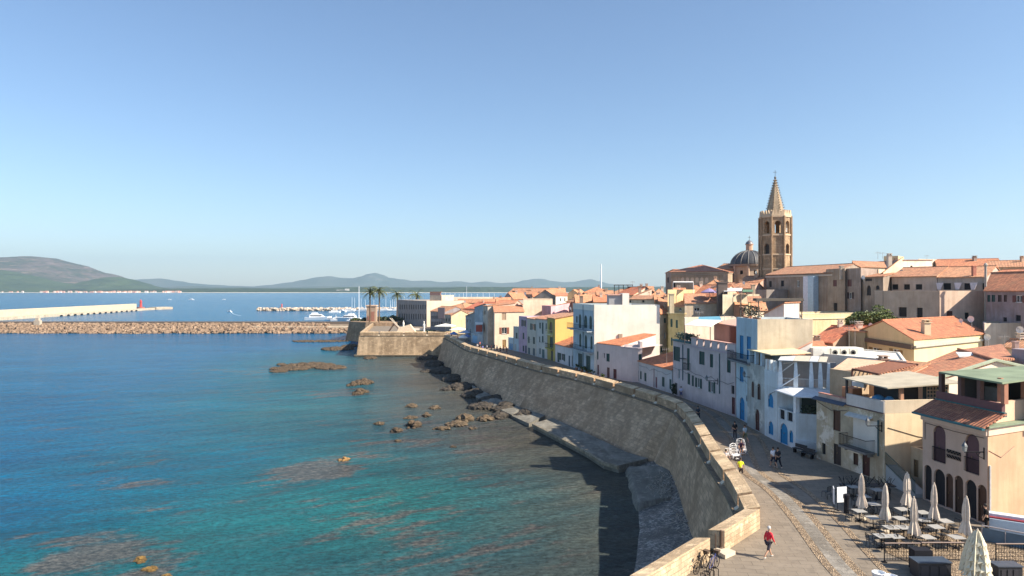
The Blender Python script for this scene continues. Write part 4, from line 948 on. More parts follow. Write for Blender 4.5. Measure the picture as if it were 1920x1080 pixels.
for (a0, a1, v) in ((.9, 2.0, 0), (3.75, 4.95, 0)):
    z_ = FA.un(1762 if a0 < 2 else 1823, 866 if a0 < 2 else 887)[1]; 
    railing(FA, FA.un(1749 if a0 < 2 else 1809, 850)[0], FA.un(1774 if a0 < 2 else 1837, 850)[0], z_, 1.0, .06, IRON, A, step=.09)
mb = MB(); mb.path([FA.pt(.3, ZE-.75, .05), FA.pt(3, ZE-.82, .07), FA.pt(FA.L-.2, ZE-.75, .05)], .018); mb.path([FA.pt(.3, ZE-.75, .05), FA.pt(.3, ZE-2, .05)], .018); mb.build('cable', IRON, A)
mb = MB().tube(fA[1].pt(.15, P, .1), fA[1].pt(.15, 11.2, .1), .07); mb.build('drainpipe', plain((.7, .62, .55), .6), A)
# iron scroll sign between the arched windows: unreadable ornamental strip in the photo
s0 = FA.un(1776, 850)[0]; s1 = FA.un(1803, 858)[0]; zc = FA.un(1790, 853)[1]; mb = MB()
k = 14
for r_ in range(2):
    pts = [FA.pt(s0+(s1-s0)*i/k, zc+.17-r_*.34+.1*math.sin(i*2.1+r_), .06) for i in range(k+1)]; mb.path(pts, .022)
    for i in range(k): mb.tube(FA.pt(s0+(s1-s0)*(i+.5)/k, zc+.02-r_*.34, .06), FA.pt(s0+(s1-s0)*(i+.5)/k, zc+.3-r_*.34, .06), .022)
tag(mb.build('iron_sign', IRON, None), 'small black wrought iron sign between the two arched windows', 'sign')
a_, z_ = FA.un(1849, 850); wall_lamp(FA, a_-.15, z_+.05, 'black iron lantern on the bracket of the peach restaurant building', arm=1.5)
# cables across the lit side wall
mb = MB().path([F1.pt(.1, 12.2, .05), F1.pt(1.5, 11.6, .06), F1.pt(3, 12.2, .05)], .02, 4); mb.build('cable', plain((.2, .14, .1), .7), A)

# ---- B: cream house with wrought iron balcony
pA, pB = g(1531, 858), g(1658, 905); CREAM = (.62, .53, .38)
Wn = [(0, 1562, 769, 1576, 808, 'c', BROWN), (0, 1541, 831, 1548, 852, 'h', DARK), (0, 1563, 833, 1577, 877, 'd', (.05, .035, .03)),
      (0, 1616, 786, 1629, 841, 'd', (.07, .035, .03)), (0, 1600, 850, 1609, 872, 'c', BROWN), (0, 1617, 852, 1631, 900, 'd', (.08, .03, .025))]
B, fB = house('cream house with wrought iron balcony and covered roof terrace', pA, pB, 10, 12.87, 'flat', .1, CREAM, Wn, back=(13.5, 1.9), dirt=.6, patch=(.72, .66, .55))
F = fB[0]; F1 = fB[1]; S = F.L
mb = MB(); panel(mb, F, S*.48, S, 12.872, 13.85, -.25, .04); mb.build('parapet', wallm((.66, .62, .58), .2), B)
mb = MB(); panel(mb, F, .0, S*.48-.02, 12.872, 13.3, -.45, -.2); mb.build('low_parapet', wallm((.6, .45, .38), .3), B)
mb = MB(); panel(mb, F, .05, S*.478, 13.3, 13.36, -.5, -.15); mb.build('coping', plain((.45, .2, .15), .8), B)
mb = MB(); panel(mb, F1, .05, 13, 12.872, 13.9, -.25, .02); mb.build('side_parapet', wallm((.66, .56, .42), .2), B)
mb = MB(); mb.slab([F.pt(-.3, 12.75, .35), F.pt(S*.47, 12.75, .35), F.pt(S*.47, 12.98, -.1), F.pt(-.3, 12.98, -.1)], .06); mb.build('slate_awning', plain((.07, .085, .12), .7), B)
mb = MB(); mb.slab([F.pt(S*.47+.02, 12.86, .12), F.pt(S, 12.86, .12), F.pt(S, 12.92, .0), F.pt(S*.47+.02, 12.92, .0)], .05); mb.build('moulding', plain((.12, .07, .06), .7), B)
a0 = F.un(1589, 820)[0]; a1 = F.un(1641, 840)[0]; zb = F.un(1616, 841)[1]
mb = MB(); panel(mb, F1, .03, 13, P, 12.86, .004, .03); mb.build('sunlit_side_tone', wallm((.84, .68, .46), .15), B)  # lighter, warmer sheet: sunlight on this side put into the colour
bal = balcony(B, F, a0, min(a1, S-.4), zb, .95, IRON, (.2, .19, .18), step=.1)
mb = MB(); um = [(F.un(1592, 781)), (F.un(1636, 792))]; mb.slab([F.pt(um[0][0], 12.05, .5), F.pt(um[1][0], 12.05, .5), F.pt(um[1][0]+.05, 12.3, .02), F.pt(um[0][0]-.05, 12.3, .02)], .06); mb.build('door_canopy', plain((.55, .53, .5), .8), B)
mb = MB(); panel(mb, F, F.un(1600, 800)[0], F.un(1645, 800)[0], zb+.02, 12.0, .004, .02); mb.build('white_render', wallm((.7, .67, .6), .1), B)
pipe(B, F, 1648, 788, 855)
# terrace canopy
zc = 15.15; c4 = [F.pt(S*.4, zc, -.1), F.pt(S+.3, zc-.15, -.05), F1.pt(7.2, zc+.15, .1), (F1.pt(7.2, 0, 0)[0]-.8, F1.pt(7.2, 0, 0)[1]+6.5, zc+.3)]
mb = MB().slab(c4, .1); mb.build('canopy_roof', plain((.42, .37, .28), .8, 0, .15, .8), B)
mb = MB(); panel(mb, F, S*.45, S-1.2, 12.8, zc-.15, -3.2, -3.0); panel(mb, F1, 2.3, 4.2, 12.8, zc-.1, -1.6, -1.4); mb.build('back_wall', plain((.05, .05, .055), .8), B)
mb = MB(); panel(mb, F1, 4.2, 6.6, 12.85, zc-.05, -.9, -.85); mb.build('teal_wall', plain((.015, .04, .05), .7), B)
mb = MB()
for i in range(7): panel(mb, F1, 4.5, 6.5, 13.0+i*.3, 13.08+i*.3, -.84, -.8)
for i in range(8): panel(mb, F1, 4.5+i*.28, 4.56+i*.28, 12.95, 15.0, -.835, -.805)
mb.build('trellis', plain((.4, .32, .24), .7), B)
for a in (1.6,): mb = MB(); panel(mb, F1, a, a+.28, 13.9, zc-.15, -.4, -.15); mb.build('post', plain((.45, .25, .16), .7), B)
mb = MB(); panel(mb, F, S*.43, S*.45, 13.3, zc-.1, -.35, -.2); mb.build('post', plain((.06, .05, .05), .7), B)
mb = MB(); mb.bbox(F.A, F.d, F.n, S*.26, S*.42, -2.0, -1.0, 12.8, 14.15); mb.build('roof_hut', plain((.55, .22, .1), .7), B)
mb = MB().bbox(F.A, F.d, F.n, S*.25, S*.43, -2.3, -2.1, 14.2, 14.6); mb.build('white_wall', wallm((.75, .73, .7), .1), B)
for u_, v_, s_ in ((1630, 741, .55), (1682, 747, .4)):
    F2 = F if u_ < 1660 else F1; a, z = F2.un(u_, v_); c = F2.pt(a, 13.55, -.9); mb = MB().lathe(c, [(.1, -.1), (s_, .1), (s_*.9, .35), (s_*.4, .55)], 10); tag(mb.build('plant_cover', plain((.04, .2, .38), .6), None, smooth=True), 'blue covered bundle on the cream house terrace, %s' % ('left one' if u_ < 1660 else 'right one by the trellis'), 'cover')
a_, z_ = F.un(1651, 800); wall_lamp(F, S-.25, z_+.1, 'iron lantern on the corner of the cream balcony house', arm=1.4)
mb = MB().path([F.pt(.2, 12.5, .05), F.pt(2.2, 12.0, .08), F.pt(4.2, 12.35, .05)], .025); mb.path([F1.pt(.3, 11.7, .06), F1.pt(3, 10.9, .06), F1.pt(6, 10.4, .06)], .022); mb.build('cable', plain((.12, .09, .07), .7), B)

# gap between A and B: small back building with a doorway, ramp fence
gA = (31.6, 54.2); gB = (33.0, 53.6)
C0, fC = house('narrow ochre back building between the cream and peach houses', (32.3, 55.3), (32.7, 53.2), 5, 10.3, 'flat', .3, (.45, .36, .25), [(0, 1713, 862, 1722, 895, 'd', (.15, .1, .05))], back=(5, .4))
root = thing('ramp', 'concrete ramp with green railing beside the cream house', 'ramp', (30, 53.5, P))
F = Face((30.55, 55.8), (30.6, 51.8)); mb = MB(); mb.hexa([F.pt(0, P, .0), F.pt(0, P, -.9), F.pt(4, P, -.9), F.pt(4, P, 0)], [F.pt(0, P+1.5, 0), F.pt(0, P+1.5, -.9), F.pt(4, P+.3, -.9), F.pt(4, P+.3, 0)]); mb.build('ramp_body', wallm((.4, .42, .42), .2), root)
mb = MB()
for i in range(31): a = i*4/30; z0_ = P+1.5-a*.3; mb.tube(F.pt(a, z0_, .02), F.pt(a, z0_+1.0, .02), .02, .02, 4)
mb.tube(F.pt(0, P+2.5, .02), F.pt(4, P+1.3, .02), .03); mb.tube(F.pt(0, P+1.6, .02), F.pt(4, P+.4, .02), .025); mb.build('railing', plain((.02, .06, .05), .5), root)

# ---- C: blue and white houses
BW_ = (.55, .66, .72)
pA, pB = (27.8, 84.6), (27.95, 77.8)
Wn = [(0, 1387, 629, 1394, 673, 'c', BLUE), (0, 1400, 631, 1408, 675, 'c', BLUE), (0, 1387, 688, 1394, 716, 'c', BLUE), (0, 1401, 691, 1406, 718, 'c', BLUE), (0, 1387, 745, 1396, 790, 'd', BLUE, True), (0, 1399, 740, 1405, 753, 'h', DARK, True)]
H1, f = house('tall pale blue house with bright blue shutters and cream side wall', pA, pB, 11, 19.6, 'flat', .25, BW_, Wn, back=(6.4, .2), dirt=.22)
mb = MB(); panel(mb, f[1], .02, 6.38, 7.3, 19.62, .003, .03); mb.build('sunlit_side_tone', wallm((.64, .54, .4), .25), H1)
fs = f[1]; q0, q1 = fs.un(1419, 691), fs.un(1521, 641); mb = MB(); mb.poly([fs.pt(.03, 8, .045), fs.pt(6.3, 8, .045), fs.pt(6.3, q1[1], .045), fs.pt(.03, q0[1], .045)]); mb.build('white_render', wallm((.78, .72, .66), .1), H1)
mb = MB(); mb.tube(fs.pt(.03, q0[1], .06), fs.pt(6.3, q1[1], .06), .1); mb.build('coping', plain((.6, .32, .22), .8), H1)
balcony(H1, f[0], -.6, 6.2, f[0].un(1398, 676)[1]-.1, 1.0, IRON, (.22, .22, .22))
root = thing('terrace_plants', 'potted cactus and shrubs on the roof edge of the tall blue house', 'plants', (28.5, 81, 19.4))
mb = MB(); rr = random.Random(3)
for i in range(9):
    x, y = 28.15+rr.uniform(0, .9), 78.4+i*.62; MB().lathe((x, y, 19.36), [(.16, 0), (.22, .4)], 8).build('pot', plain((.4, .2, .12), .8), root)
mb = MB()
for i in range(260):
    k = rr.randint(0, 8); x, y, z = 28.4+rr.gauss(0, .3), 78.4+k*.62+rr.gauss(0, .2), 19.8+rr.uniform(0, 1.2); a = rr.uniform(0, 6.3); s = .2
    mb.poly([(x, y, z), (x+math.cos(a)*s, y+math.sin(a)*s, z+.05), (x+.05, y, z+s)])
mb.build('foliage', leafm((.07, .07, .04), (.03, .035, .02)), root)
mb = MB()
for (x, y) in ((28.2, 84.3), (28.2, 78.1), (33.2, 78.2)): mb.tube((x, y, 19.3), (x, y, 21.9), .06)
mb.slab([(27.9, 77.9, 22.0), (33.4, 78.1, 22.0), (33.4, 79.3, 22.0), (27.9, 79.1, 22.0)], .3); tag(mb.build('roof_pergola', plain((.1, .085, .07), .8), None), 'dark reed pergola on posts above the tall blue house', 'pergola')
pA, pB = (27.35, 79.35), (27.5, 74.25); PALE = (.5, .52, .5)
Wn = [(0, 1409, 715, 1414, 745, 'c', (.06, .03, .025), True), (0, 1420, 719, 1426, 750, 'c', (.06, .03, .025), True), (0, 1416, 767, 1424, 809, 'd', (.08, .025, .02), True)]
H2, f = house('narrow grey beige house with dark arched door below a cream canopy', pA, pB, 12, 14.6, 'flat', .6, PALE, Wn, back=(12, .6), dirt=.4, patch=(.6, .6, .56))
mb = MB().slab([(27.3, 79.2, 16.1), (27.5, 72.6, 16.1), (32.0, 73.0, 16.25), (32.3, 79.4, 16.3)], .1); mb.build('canopy_roof', plain((.66, .56, .36), .8), H2)
for y in (79.1, 77.2, 75.4): mb = MB().box(27.5, y-.2, 14.6, 27.85, y+.2, 15.98); mb.build('pier', plain((.5, .62, .7), .8), H2)
mb = MB().box(29.6, 74.5, 14, 29.9, 79.3, 15.95); mb.build('back_wall', plain((.3, .32, .33), .8), H2)
pA, pB = (27.45, 74.2), (27.6, 71.1)
Wn = [(0, 1440, 738, 1450, 764, 'c', BLUE, True), (0, 1441, 790, 1450, 815, 'c', BLUE, True)]
WB = (.62, .7, .74)
H3, f = house('white house with blue shutters and a colonnaded upper terrace', pA, pB, 9, 12.75, 'flat', .1, WB, Wn, back=(5.1, -2.3), dirt=.22)
F = f[0]; F1 = f[1]
mb = MB(); panel(mb, F, 0, F.L, 12.752, 14.35, -.3, .02); mb.build('terrace_parapet', wallm(WB, .1), H3)
for a in (.15, 1.1, 2.1): mb = MB(); mb.hexa([F.pt(a, 14.35, 0), F.pt(a, 14.35, -.3), F.pt(a+.5, 14.35, -.3), F.pt(a+.5, 14.35, 0)], [F.pt(a+.08, 15.5, 0), F.pt(a+.08, 15.5, -.3), F.pt(a+.42, 15.5, -.3), F.pt(a+.42, 15.5, 0)]); mb.build('pier', plain((.74, .77, .76), .8), H3)
pa_ = [F1.un(u, 700)[0] for u in (1459, 1488, 1517, 1534, 1550)]
for i, a in enumerate(pa_):
    w_ = .42; mb = MB(); panel(mb, F1, a, a+w_, 12.752, 13.95, -.35, .06); mb.hexa([F1.pt(a+w_, 13.95, -.35), F1.pt(a, 13.95, -.35), F1.pt(a, 13.95, .06), F1.pt(a+w_, 13.95, .06)][::-1], [F1.pt(a+w_-.1, 15.55, -.3), F1.pt(a+.08, 15.55, -.3), F1.pt(a+.08, 15.55, 0), F1.pt(a+w_-.1, 15.55, 0)][::-1]); mb.build('pier', plain((.7, .75, .78), .8), H3)
for a, b_ in zip(pa_[:-1], pa_[1:]):
    railing(F1, a+.44, b_-.02, 12.76, 1.05, -.12, plain((.62, .68, .72), .6), H3, step=.12)
    mb = MB(); panel(mb, F1, a+.43, b_-.01, 12.752, 12.95, -.3, .03); mb.build('plinth', plain((.66, .72, .75), .8), H3)
mb = MB(); panel(mb, F1, .3, F1.L, 12.752, 15.4, -2.6, -2.4); mb.build('back_wall', wallm((.36, .38, .4), .2), H3)
mb = MB(); mb.tube(F1.pt(pa_[0]+.5, 15.3, -.5), F1.pt(pa_[1], 15.3, -2), .05).tube(F1.pt(pa_[0]+.1, 14.2, -.6), F1.pt(pa_[1], 15.4, -.6), .06); mb.build('stair_rail', plain((.7, .74, .76), .7), H3)
for i in range(4):
    x0, x1 = pa_[i], pa_[i+1]
    mb = MB(); mb.slab([F1.pt(x0, 15.7, .35), F1.pt(x1-.05, 15.7, .35), F1.pt(x1-.05+.2, 15.95, -3.0), F1.pt(x0+.2, 15.95, -3.0)], .07); mb.build('shade_cloth', plain((.5, .45, .36) if i % 2 else (.5, .52, .54), .8), H3)
mb = MB(); mb.tube(F1.pt(.1, 12.75, .1), F1.pt(2.2, 14.3, .35), .07); mb.build('handrail', plain((.7, .74, .76), .7), H3)
pA, pB = (27.65, 71.05), (28.1, 67.6)
H4, f4 = house('white lower house with blue arched doors and a shaded balcony', pA, pB, 6, 10.75, 'flat', .9, WB, [(0, 1463, 794, 1477, 833, 'd', BLUE, True), (0, 1480, 807, 1487, 830, 'c', BLUE, True), (0, 1462, 766, 1471, 786, 'h', DARK), (0, 1476, 772, 1486, 790, 'h', DARK)], back=(4.4, -2.0), dirt=.22)
F = f4[0]; F1 = f4[1]
mb = MB(); panel(mb, F, F.L-.45, F.L, 10.752, 12.4, -.4, 0); mb.build('pier', plain((.72, .76, .78), .8), H4)
mb = MB(); mb.slab([F.pt(.0, 12.6, .35), F.pt(F.L+.5, 12.5, .35), F1.pt(4.8, 12.6, .4), F1.pt(4.8, 12.9, -2.2), F.pt(.0, 12.9, -.5)], .1); mb.build('awning', plain((.68, .7, .72), .7), H4)
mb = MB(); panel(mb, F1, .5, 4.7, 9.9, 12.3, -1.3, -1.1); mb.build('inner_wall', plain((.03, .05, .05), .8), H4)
mb = MB()
panel(mb, F, .3, 1.2, 10.76, 12.3, -1.6, -1.4, True); mb.build('blue_shutter', shutm(BLUE), H4)
mb = MB(); panel(mb, F1, 0, 3.2, P, 8.1, .003, .5); mb.build('bench_wall', wallm((.62, .66, .68), .1), H4)
root = thing('balcony_plants', 'dark potted plants lining the white house balcony', 'plants', (30, 68, 10.8))
mb = MB()
for i in range(420):
    a = rr.uniform(.5, 4.4); q = F1.pt(a, 10.75+rr.uniform(0, .75), rr.uniform(-.5, .0)); s = .16; t_ = rr.uniform(0, 6.3); mb.poly([q, (q[0]+math.cos(t_)*s, q[1]+math.sin(t_)*s, q[2]+.1), (q[0], q[1]+.05, q[2]+s)])
mb.build('foliage', leafm((.05, .08, .03), (.02, .03, .015)), root)
mb = MB()
for i in range(7): q = F1.pt(.6+i*.6, 10.2, -.35); MB().lathe((q[0], q[1], 10.25), [(.18, 0), (.24, .5)], 8).build('pot', plain((.3, .13, .08), .8), root)
F2 = Face((27.3, 79.3), (27.5, 74)); a_, z_ = f[0].un(1400, 718); wall_lamp(Face((27.8, 84.6), (27.95, 77.8)), 5.9, 12.9, 'dark iron lantern between the pale blue and beige houses', arm=1.2)
# cloth sails and tiled shed roofs behind the blue house, AC units
def sheet(label, pts, mat, t=.06, name='awning', cat='awning', posts=(), pcol=(.3, .2, .15), group=None):
    cx = sum(p[0] for p in pts)/len(pts); cy = sum(p[1] for p in pts)/len(pts)
    root = thing(name, label, cat, (cx, cy, min(p[2] for p in pts)-2), group); mb = MB().slab(pts, t); mb.build('sheet', mat, root)
    for (i, z0_) in posts: mb = MB().tube((pts[i][0], pts[i][1], z0_), (pts[i][0], pts[i][1], pts[i][2]-t), .06); mb.build('post', plain(pcol, .7), root)
    return root
def px3(u, v, Y): x, y = xy(u, Y); return (x, y, zz(v, Y))

# ---- D: pink houses
pA, pM, pB = (24.35, 103.2), (25.45, 97.0), (27.72, 84.75)
PINK = (.66, .54, .53)
Wn = [(0, 1263, 650, 1275, 677, 'c', GREEN), (0, 1288, 653, 1293, 694, 'd', GREEN), (0, 1271, 693, 1275, 711, 'g', DARK), (0, 1289, 700, 1294, 721, 'c', GREEN), (0, 1265, 718, 1270, 740, 'd', DARK)]
D1, f = house('lilac pink house with teal edged roof terrace and green shutters', pA, pM, 9, 15.3, 'flat', .9, PINK, Wn, back=(10, 2.2), dirt=.2)
mb = MB(); panel(mb, f[0], 0, f[0].L, 15.305, 15.55, -.6, .25); mb.build('teal_edge', plain((.01, .1, .12), .6), D1); pipe(D1, f[0], 1281, 646, 713)
mb = MB(); rr = random.Random(8)
for i in range(500):
    q = f[0].pt(rr.uniform(.3, f[0].L-.3), 15.5+rr.uniform(0, .9), rr.uniform(-1.6, -.2)); t_ = rr.uniform(0, 6.3); mb.poly([q, (q[0]+math.cos(t_)*.25, q[1]+math.sin(t_)*.25, q[2]+.1), (q[0], q[1]+.05, q[2]+.25)])
tag(mb.build('roof_plants', leafm((.03, .07, .05), (.015, .03, .03)), None), 'dark green plants filling the teal edged terrace', 'plants')
railing(f[0], f[0].un(1286, 690)[0], f[0].un(1295, 695)[0], f[0].un(1290, 694)[1], 1, .5, IRON, D1, ends=.02)
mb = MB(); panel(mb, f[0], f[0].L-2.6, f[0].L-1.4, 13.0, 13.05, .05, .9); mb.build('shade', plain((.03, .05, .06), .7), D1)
Wn = [(0, 1311, 659, 1321, 684, 'c', GREEN), (0, 1331, 664, 1337, 689, 'c', GREEN), (0, 1363, 671, 1370, 699, 'c', GREEN), (0, 1297, 704, 1301, 724, 'c', GREEN), (0, 1307, 709, 1313, 727, 'o', GREEN), (0, 1332, 716, 1338, 736, 'o', GREEN), (0, 1371, 723, 1377, 739, 'h', DARK), (0, 1372, 745, 1378, 777, 'd', (.12, .03, .03))]
D2, f = house('long pink house with notched parapet and green shutters', pM, pB, 9, 15.2, 'flat', .15, PINK, Wn, back=(11, 2.0), dirt=.2)
F = f[0]; n = 6; mb = MB()
for i in range(n):
    a = F.L*i/n; b_ = F.L*(i+1)/n-.45 if i < n-1 else F.L; panel(mb, F, a, b_, 15.2, 16.15, -.35, 0)
mb.build('notched_parapet', wallm(PINK, .15), D2)
mb = MB(); panel(mb, F, 0, F.L-.5, 16.152, 16.26, -.45, .06); mb.build('coping', plain((.72, .42, .34), .8), D2)
mb = MB(); panel(mb, F, 0, F.L, 14.9, 15.05, .003, .12); mb.build('moulding', plain((.5, .38, .42), .8), D2)
for i in range(5):
    a = F.L*(i+1)/n-.44; mb = MB(); panel(mb, F, a+.02, a+.4, 15.202, 15.35, -.5, .12); mb.build('notch_sill', plain((.75, .55, .45), .8), D2)
pipe(D2, F, 1350, 663, 738); 
SAL = (.72, .34, .24)
mb = MB(); panel(mb, F, .3, 4.6, 15.2, 18.2, -3.6, -3.35); mb.build('terrace_wall', wallm(SAL, .12), D2)
mb = MB(); panel(mb, F, 4.6, 7.6, 15.2, 18.0, -5.8, -5.6); mb.bbox(F.A, F.d, F.n, 4.6, 4.85, -5.6, -3.4, 15.2, 18.2); mb.build('terrace_wall', wallm((.55, .24, .17), .12), D2)
mb = MB(); panel(mb, F, 7.6, 12.2, 15.2, 18.0, -3.4, -3.2); mb.bbox(F.A, F.d, F.n, 7.6, 7.85, -5.6, -3.4, 15.2, 18.0); mb.build('terrace_wall', wallm(SAL, .12), D2)
mb = MB(); panel(mb, F, 9.0, 9.9, 15.2, 17.4, -3.2, -3.15); mb.build('terrace_door', shutm((.45, .33, .12)), D2)
mb = MB(); mb.slab([F.pt(.2, 18.3, -3.2), F.pt(12.3, 18.1, -3.0), F.pt(12.3, 18.9, -7), F.pt(.2, 18.9, -7)], .12); mb.build('terrace_roof', plain((.72, .4, .3), .8), D2)
mb = MB().lathe(F.pt(11.4, 16.9, -2.6), [(.75, 0), (.7, .25), (.2, .5)], 12); tag(mb.build('patio_umbrella', plain((.6, .16, .14), .7), None), 'red rimmed small parasol on the pink terrace', 'parasol')
a_, z_ = F.un(1345, 727); wall_lamp(F, F.un(1346, 720)[0], 11.1, 'dark iron lantern on the long pink house', arm=1.6)
sheet('white cloth sail stretched over the salmon terrace', [px3(1284, 609, 93), px3(1332, 612, 91.5), px3(1354, 600, 95), px3(1305, 599, 98)], plain((.82, .8, .74), .8), .05, 'shade_sail', 'shade sail', [(0, 15.5), (1, 16)])
sheet('faded blue cloth behind the white sail on the pink house', [px3(1308, 603, 97), px3(1354, 602, 95.2), px3(1350, 593, 99), px3(1310, 594, 100)], plain((.12, .33, .45), .8), .05, 'shade_sail', 'shade sail')

# ---- E: low houses
RT = tilem((.6, .2, .1)); LW = (.62, .6, .6); LP = (.7, .58, .55)
Wn = [(0, 1208, 699, 1212, 715, 'c', GREEN), (0, 1200, 696, 1203, 711, 'c', GREEN), (0, 1229, 707, 1232, 727, 'd', (.15, .06, .08)), (0, 1241, 707, 1246, 725, 'c', GREEN), (0, 1255, 711, 1259, 729, 'c', GREEN)]
E2, f = house('low white house with red tiled lean-to roof and green shutters', (21.6, 116.3), (24.25, 103.6), 7, 10.8, 'shed', 1.9, LW, Wn, back=(8.5, 1.9), tile=RT, dirt=.2)
pipe(E2, f[0], 1227, 692, 726, (.3, .15, .15), .05)
Wn = [(0, 1119, 659, 1122, 674, 'c', GREEN), (0, 1132, 662, 1134, 671, 'h', DARK), (0, 1137, 663, 1143, 678, 'c', GREEN), (0, 1120, 684, 1123, 703, 'd', (.1, .03, .03)), (0, 1138, 689, 1143, 711, 'd', (.1, .04, .035)), (0, 1150, 692, 1156, 713, 'd', (.12, .03, .03))]
pE = (19.0, 119.2)
E1, f = house('pale pink house with curved corner and red tiled roof', (15.6, 125.5), pE, 7, 13.1, 'shed', 1.7, LP, Wn, back=(7, 4.2), tile=RT, dirt=.1, o=.05)
# curved corner continuing round to the low house
cv = [(19.0, 119.2), (19.9, 117.9), (20.6, 117.0), (21.5, 116.45), (22.2, 116.3)]
mb = MB(); ic = [(25, 124)]*5
for i in range(4): Fi = Face(cv[i], cv[i+1]); wallface(mb, Fi, P-.3, 13.1, [(.1, min(.9, Fi.L-.1), 10.6, 12.0, False), (.08, min(.7, Fi.L-.1), 7.4, 9.2, False)] if i == 3 else [])
mb.poly([(p[0], p[1], 13.1) for p in cv]+[(27, 122, 13.1), (25, 125, 13.1)]); mb.build('curved_wall', wallm(LP, .1), E1)
mb = MB()
for i in range(4): Fi = Face(cv[i], cv[i+1]); panel(mb, Fi, 0, Fi.L, 12.85, 13.02, .003, .1)
mb.build('moulding', plain((.55, .46, .46), .8), E1)
mb = MB(); Fi = Face(cv[3], cv[4]); panel(mb, Fi, .1, .65, 10.62, 11.98, -.15, -.1); panel(mb, Fi, .08, .6, 7.42, 9.18, -.15, -.1); mb.build('shutter', shutm(GREEN), E1)
mb = MB(); mb.box(21.9, 116.6, 13.1, 22.3, 119, 14.1); mb.box(19.5, 118.2, 13.1, 21.9, 118.4, 13.5); mb.build('parapet', wallm(LP, .1), E1)
# ---- F: tall white house
BLG = (.48, .58, .64)
Wn = [(0, 1080, 593, 1083, 605, 'c', GREEN), (0, 1085, 589, 1090, 615, 'd', GREEN, True), (0, 1095, 591, 1101, 615, 'd', GREEN, True), (0, 1105, 592, 1110, 617, 'd', GREEN, True),
      (0, 1086, 625, 1090, 650, 'd', GREEN, True), (0, 1096, 628, 1101, 653, 'd', GREEN, True), (0, 1107, 630, 1111, 655, 'd', GREEN, True), (0, 1084, 663, 1092, 690, 'd', GREEN), (0, 1099, 667, 1107, 694, 'd', GREEN)]
pA, pB = (12.4, 138.2), (15.1, 125.7)
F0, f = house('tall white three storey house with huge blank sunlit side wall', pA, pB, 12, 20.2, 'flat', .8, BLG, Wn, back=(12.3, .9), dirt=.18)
mb = MB(); panel(mb, f[1], .03, 12.3, 7.3, 20.2, .004, .04); mb.build('sunlit_side_tone', wallm((.86, .8, .7), .1), F0)
mb = MB(); panel(mb, f[0], 0, f[0].L, 19.1, 20.22, .004, .05); mb.build('white_band', wallm((.82, .78, .7), .08), F0)
for z_, a0 in ((f[0].un(1095, 617)[1]-.1, 0), (f[0].un(1095, 655)[1]-.1, 1)): balcony(F0, f[0], -.3+a0*2, f[0].L-.2, z_, 1.3, IRON, (.4, .45, .48), step=.25)
pipe(F0, f[0], 1094, 572, 690, (.05, .1, .13)); pipe(F0, f[0], 1114, 571, 600, (.15, .2, .22))
x0, y0 = xy(1142, 131); x1, _ = xy(1166, 131)
mb = MB().box(x0, y0, 19.4, x1, y0+3, 21.9); mb.build('stair_hut', wallm((.36, .37, .4), .1), F0)
mb = MB().box(x1+.02, y0-.6, 19.4, x1+1.3, y0+3, 22.3); mb.build('hut_wall', wallm((.85, .8, .72), .1), F0); mb = MB().box(x0-.3, y0-.3, 21.92, x1, y0+3.2, 22.1); mb.build('hut_roof', plain((.6, .35, .28), .8), F0)
a_, z_ = f[1].un(1163, 630); mb = MB(); panel(mb, f[1], a_-.35, a_+.35, z_-.4, z_+.4, .04, .3); mb.build('vent_box', plain((.35, .27, .2), .8), F0)
# ---- G: low white house with red roof
Wn = [(0, 1045, 661, 1049, 679, 'c', GREEN), (0, 1052, 663, 1057, 676, 'o', GREEN), (0, 1066, 667, 1069, 687, 'd', (.03, .08, .12)), (0, 1072, 667, 1074, 687, 'd', GREEN)]
G0, f = house('low white house with steep red roof beside the tall white house', (9.5, 149.8), (12.3, 138.6), 8, 11.1, 'shed', 3.0, (.66, .66, .66), Wn, back=(8.5, 2.2), tile=RT, dirt=.12)
# ---- yellow house
YEL = (.72, .52, .2)
Wn = [(0, 1030, 603, 1036, 624, 'd', (.1, .07, .04), True), (0, 1031, 632, 1037, 652, 'd', GREEN), (0, 1033, 658, 1037, 676, 'd', (.04, .05, .05))]
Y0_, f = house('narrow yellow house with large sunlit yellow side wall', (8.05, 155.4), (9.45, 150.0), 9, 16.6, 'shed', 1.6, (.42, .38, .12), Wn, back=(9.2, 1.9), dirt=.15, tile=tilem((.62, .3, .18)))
mb = MB(); panel(mb, f[1], .02, 9.3, 7.3, 16.58, .004, .035); mb.poly([f[1].pt(.02, 16.58, .035), f[1].pt(9.3, 16.58, .035), f[1].pt(9.3, 18.15, .035)]); mb.build('sunlit_side_tone', wallm((.78, .53, .17), .05), Y0_)  # brighter yellow than the front, sun on this wall painted in
balcony(Y0_, f[0], .5, 4.6, f[0].un(1033, 652)[1]-.1, .8, IRON, (.4, .4, .1), step=.3); balcony(Y0_, f[0], .5, 4.0, f[0].un(1033, 626)[1]-.1, .6, plain((.7, .7, .5), .7), (.6, .6, .4), step=.4)
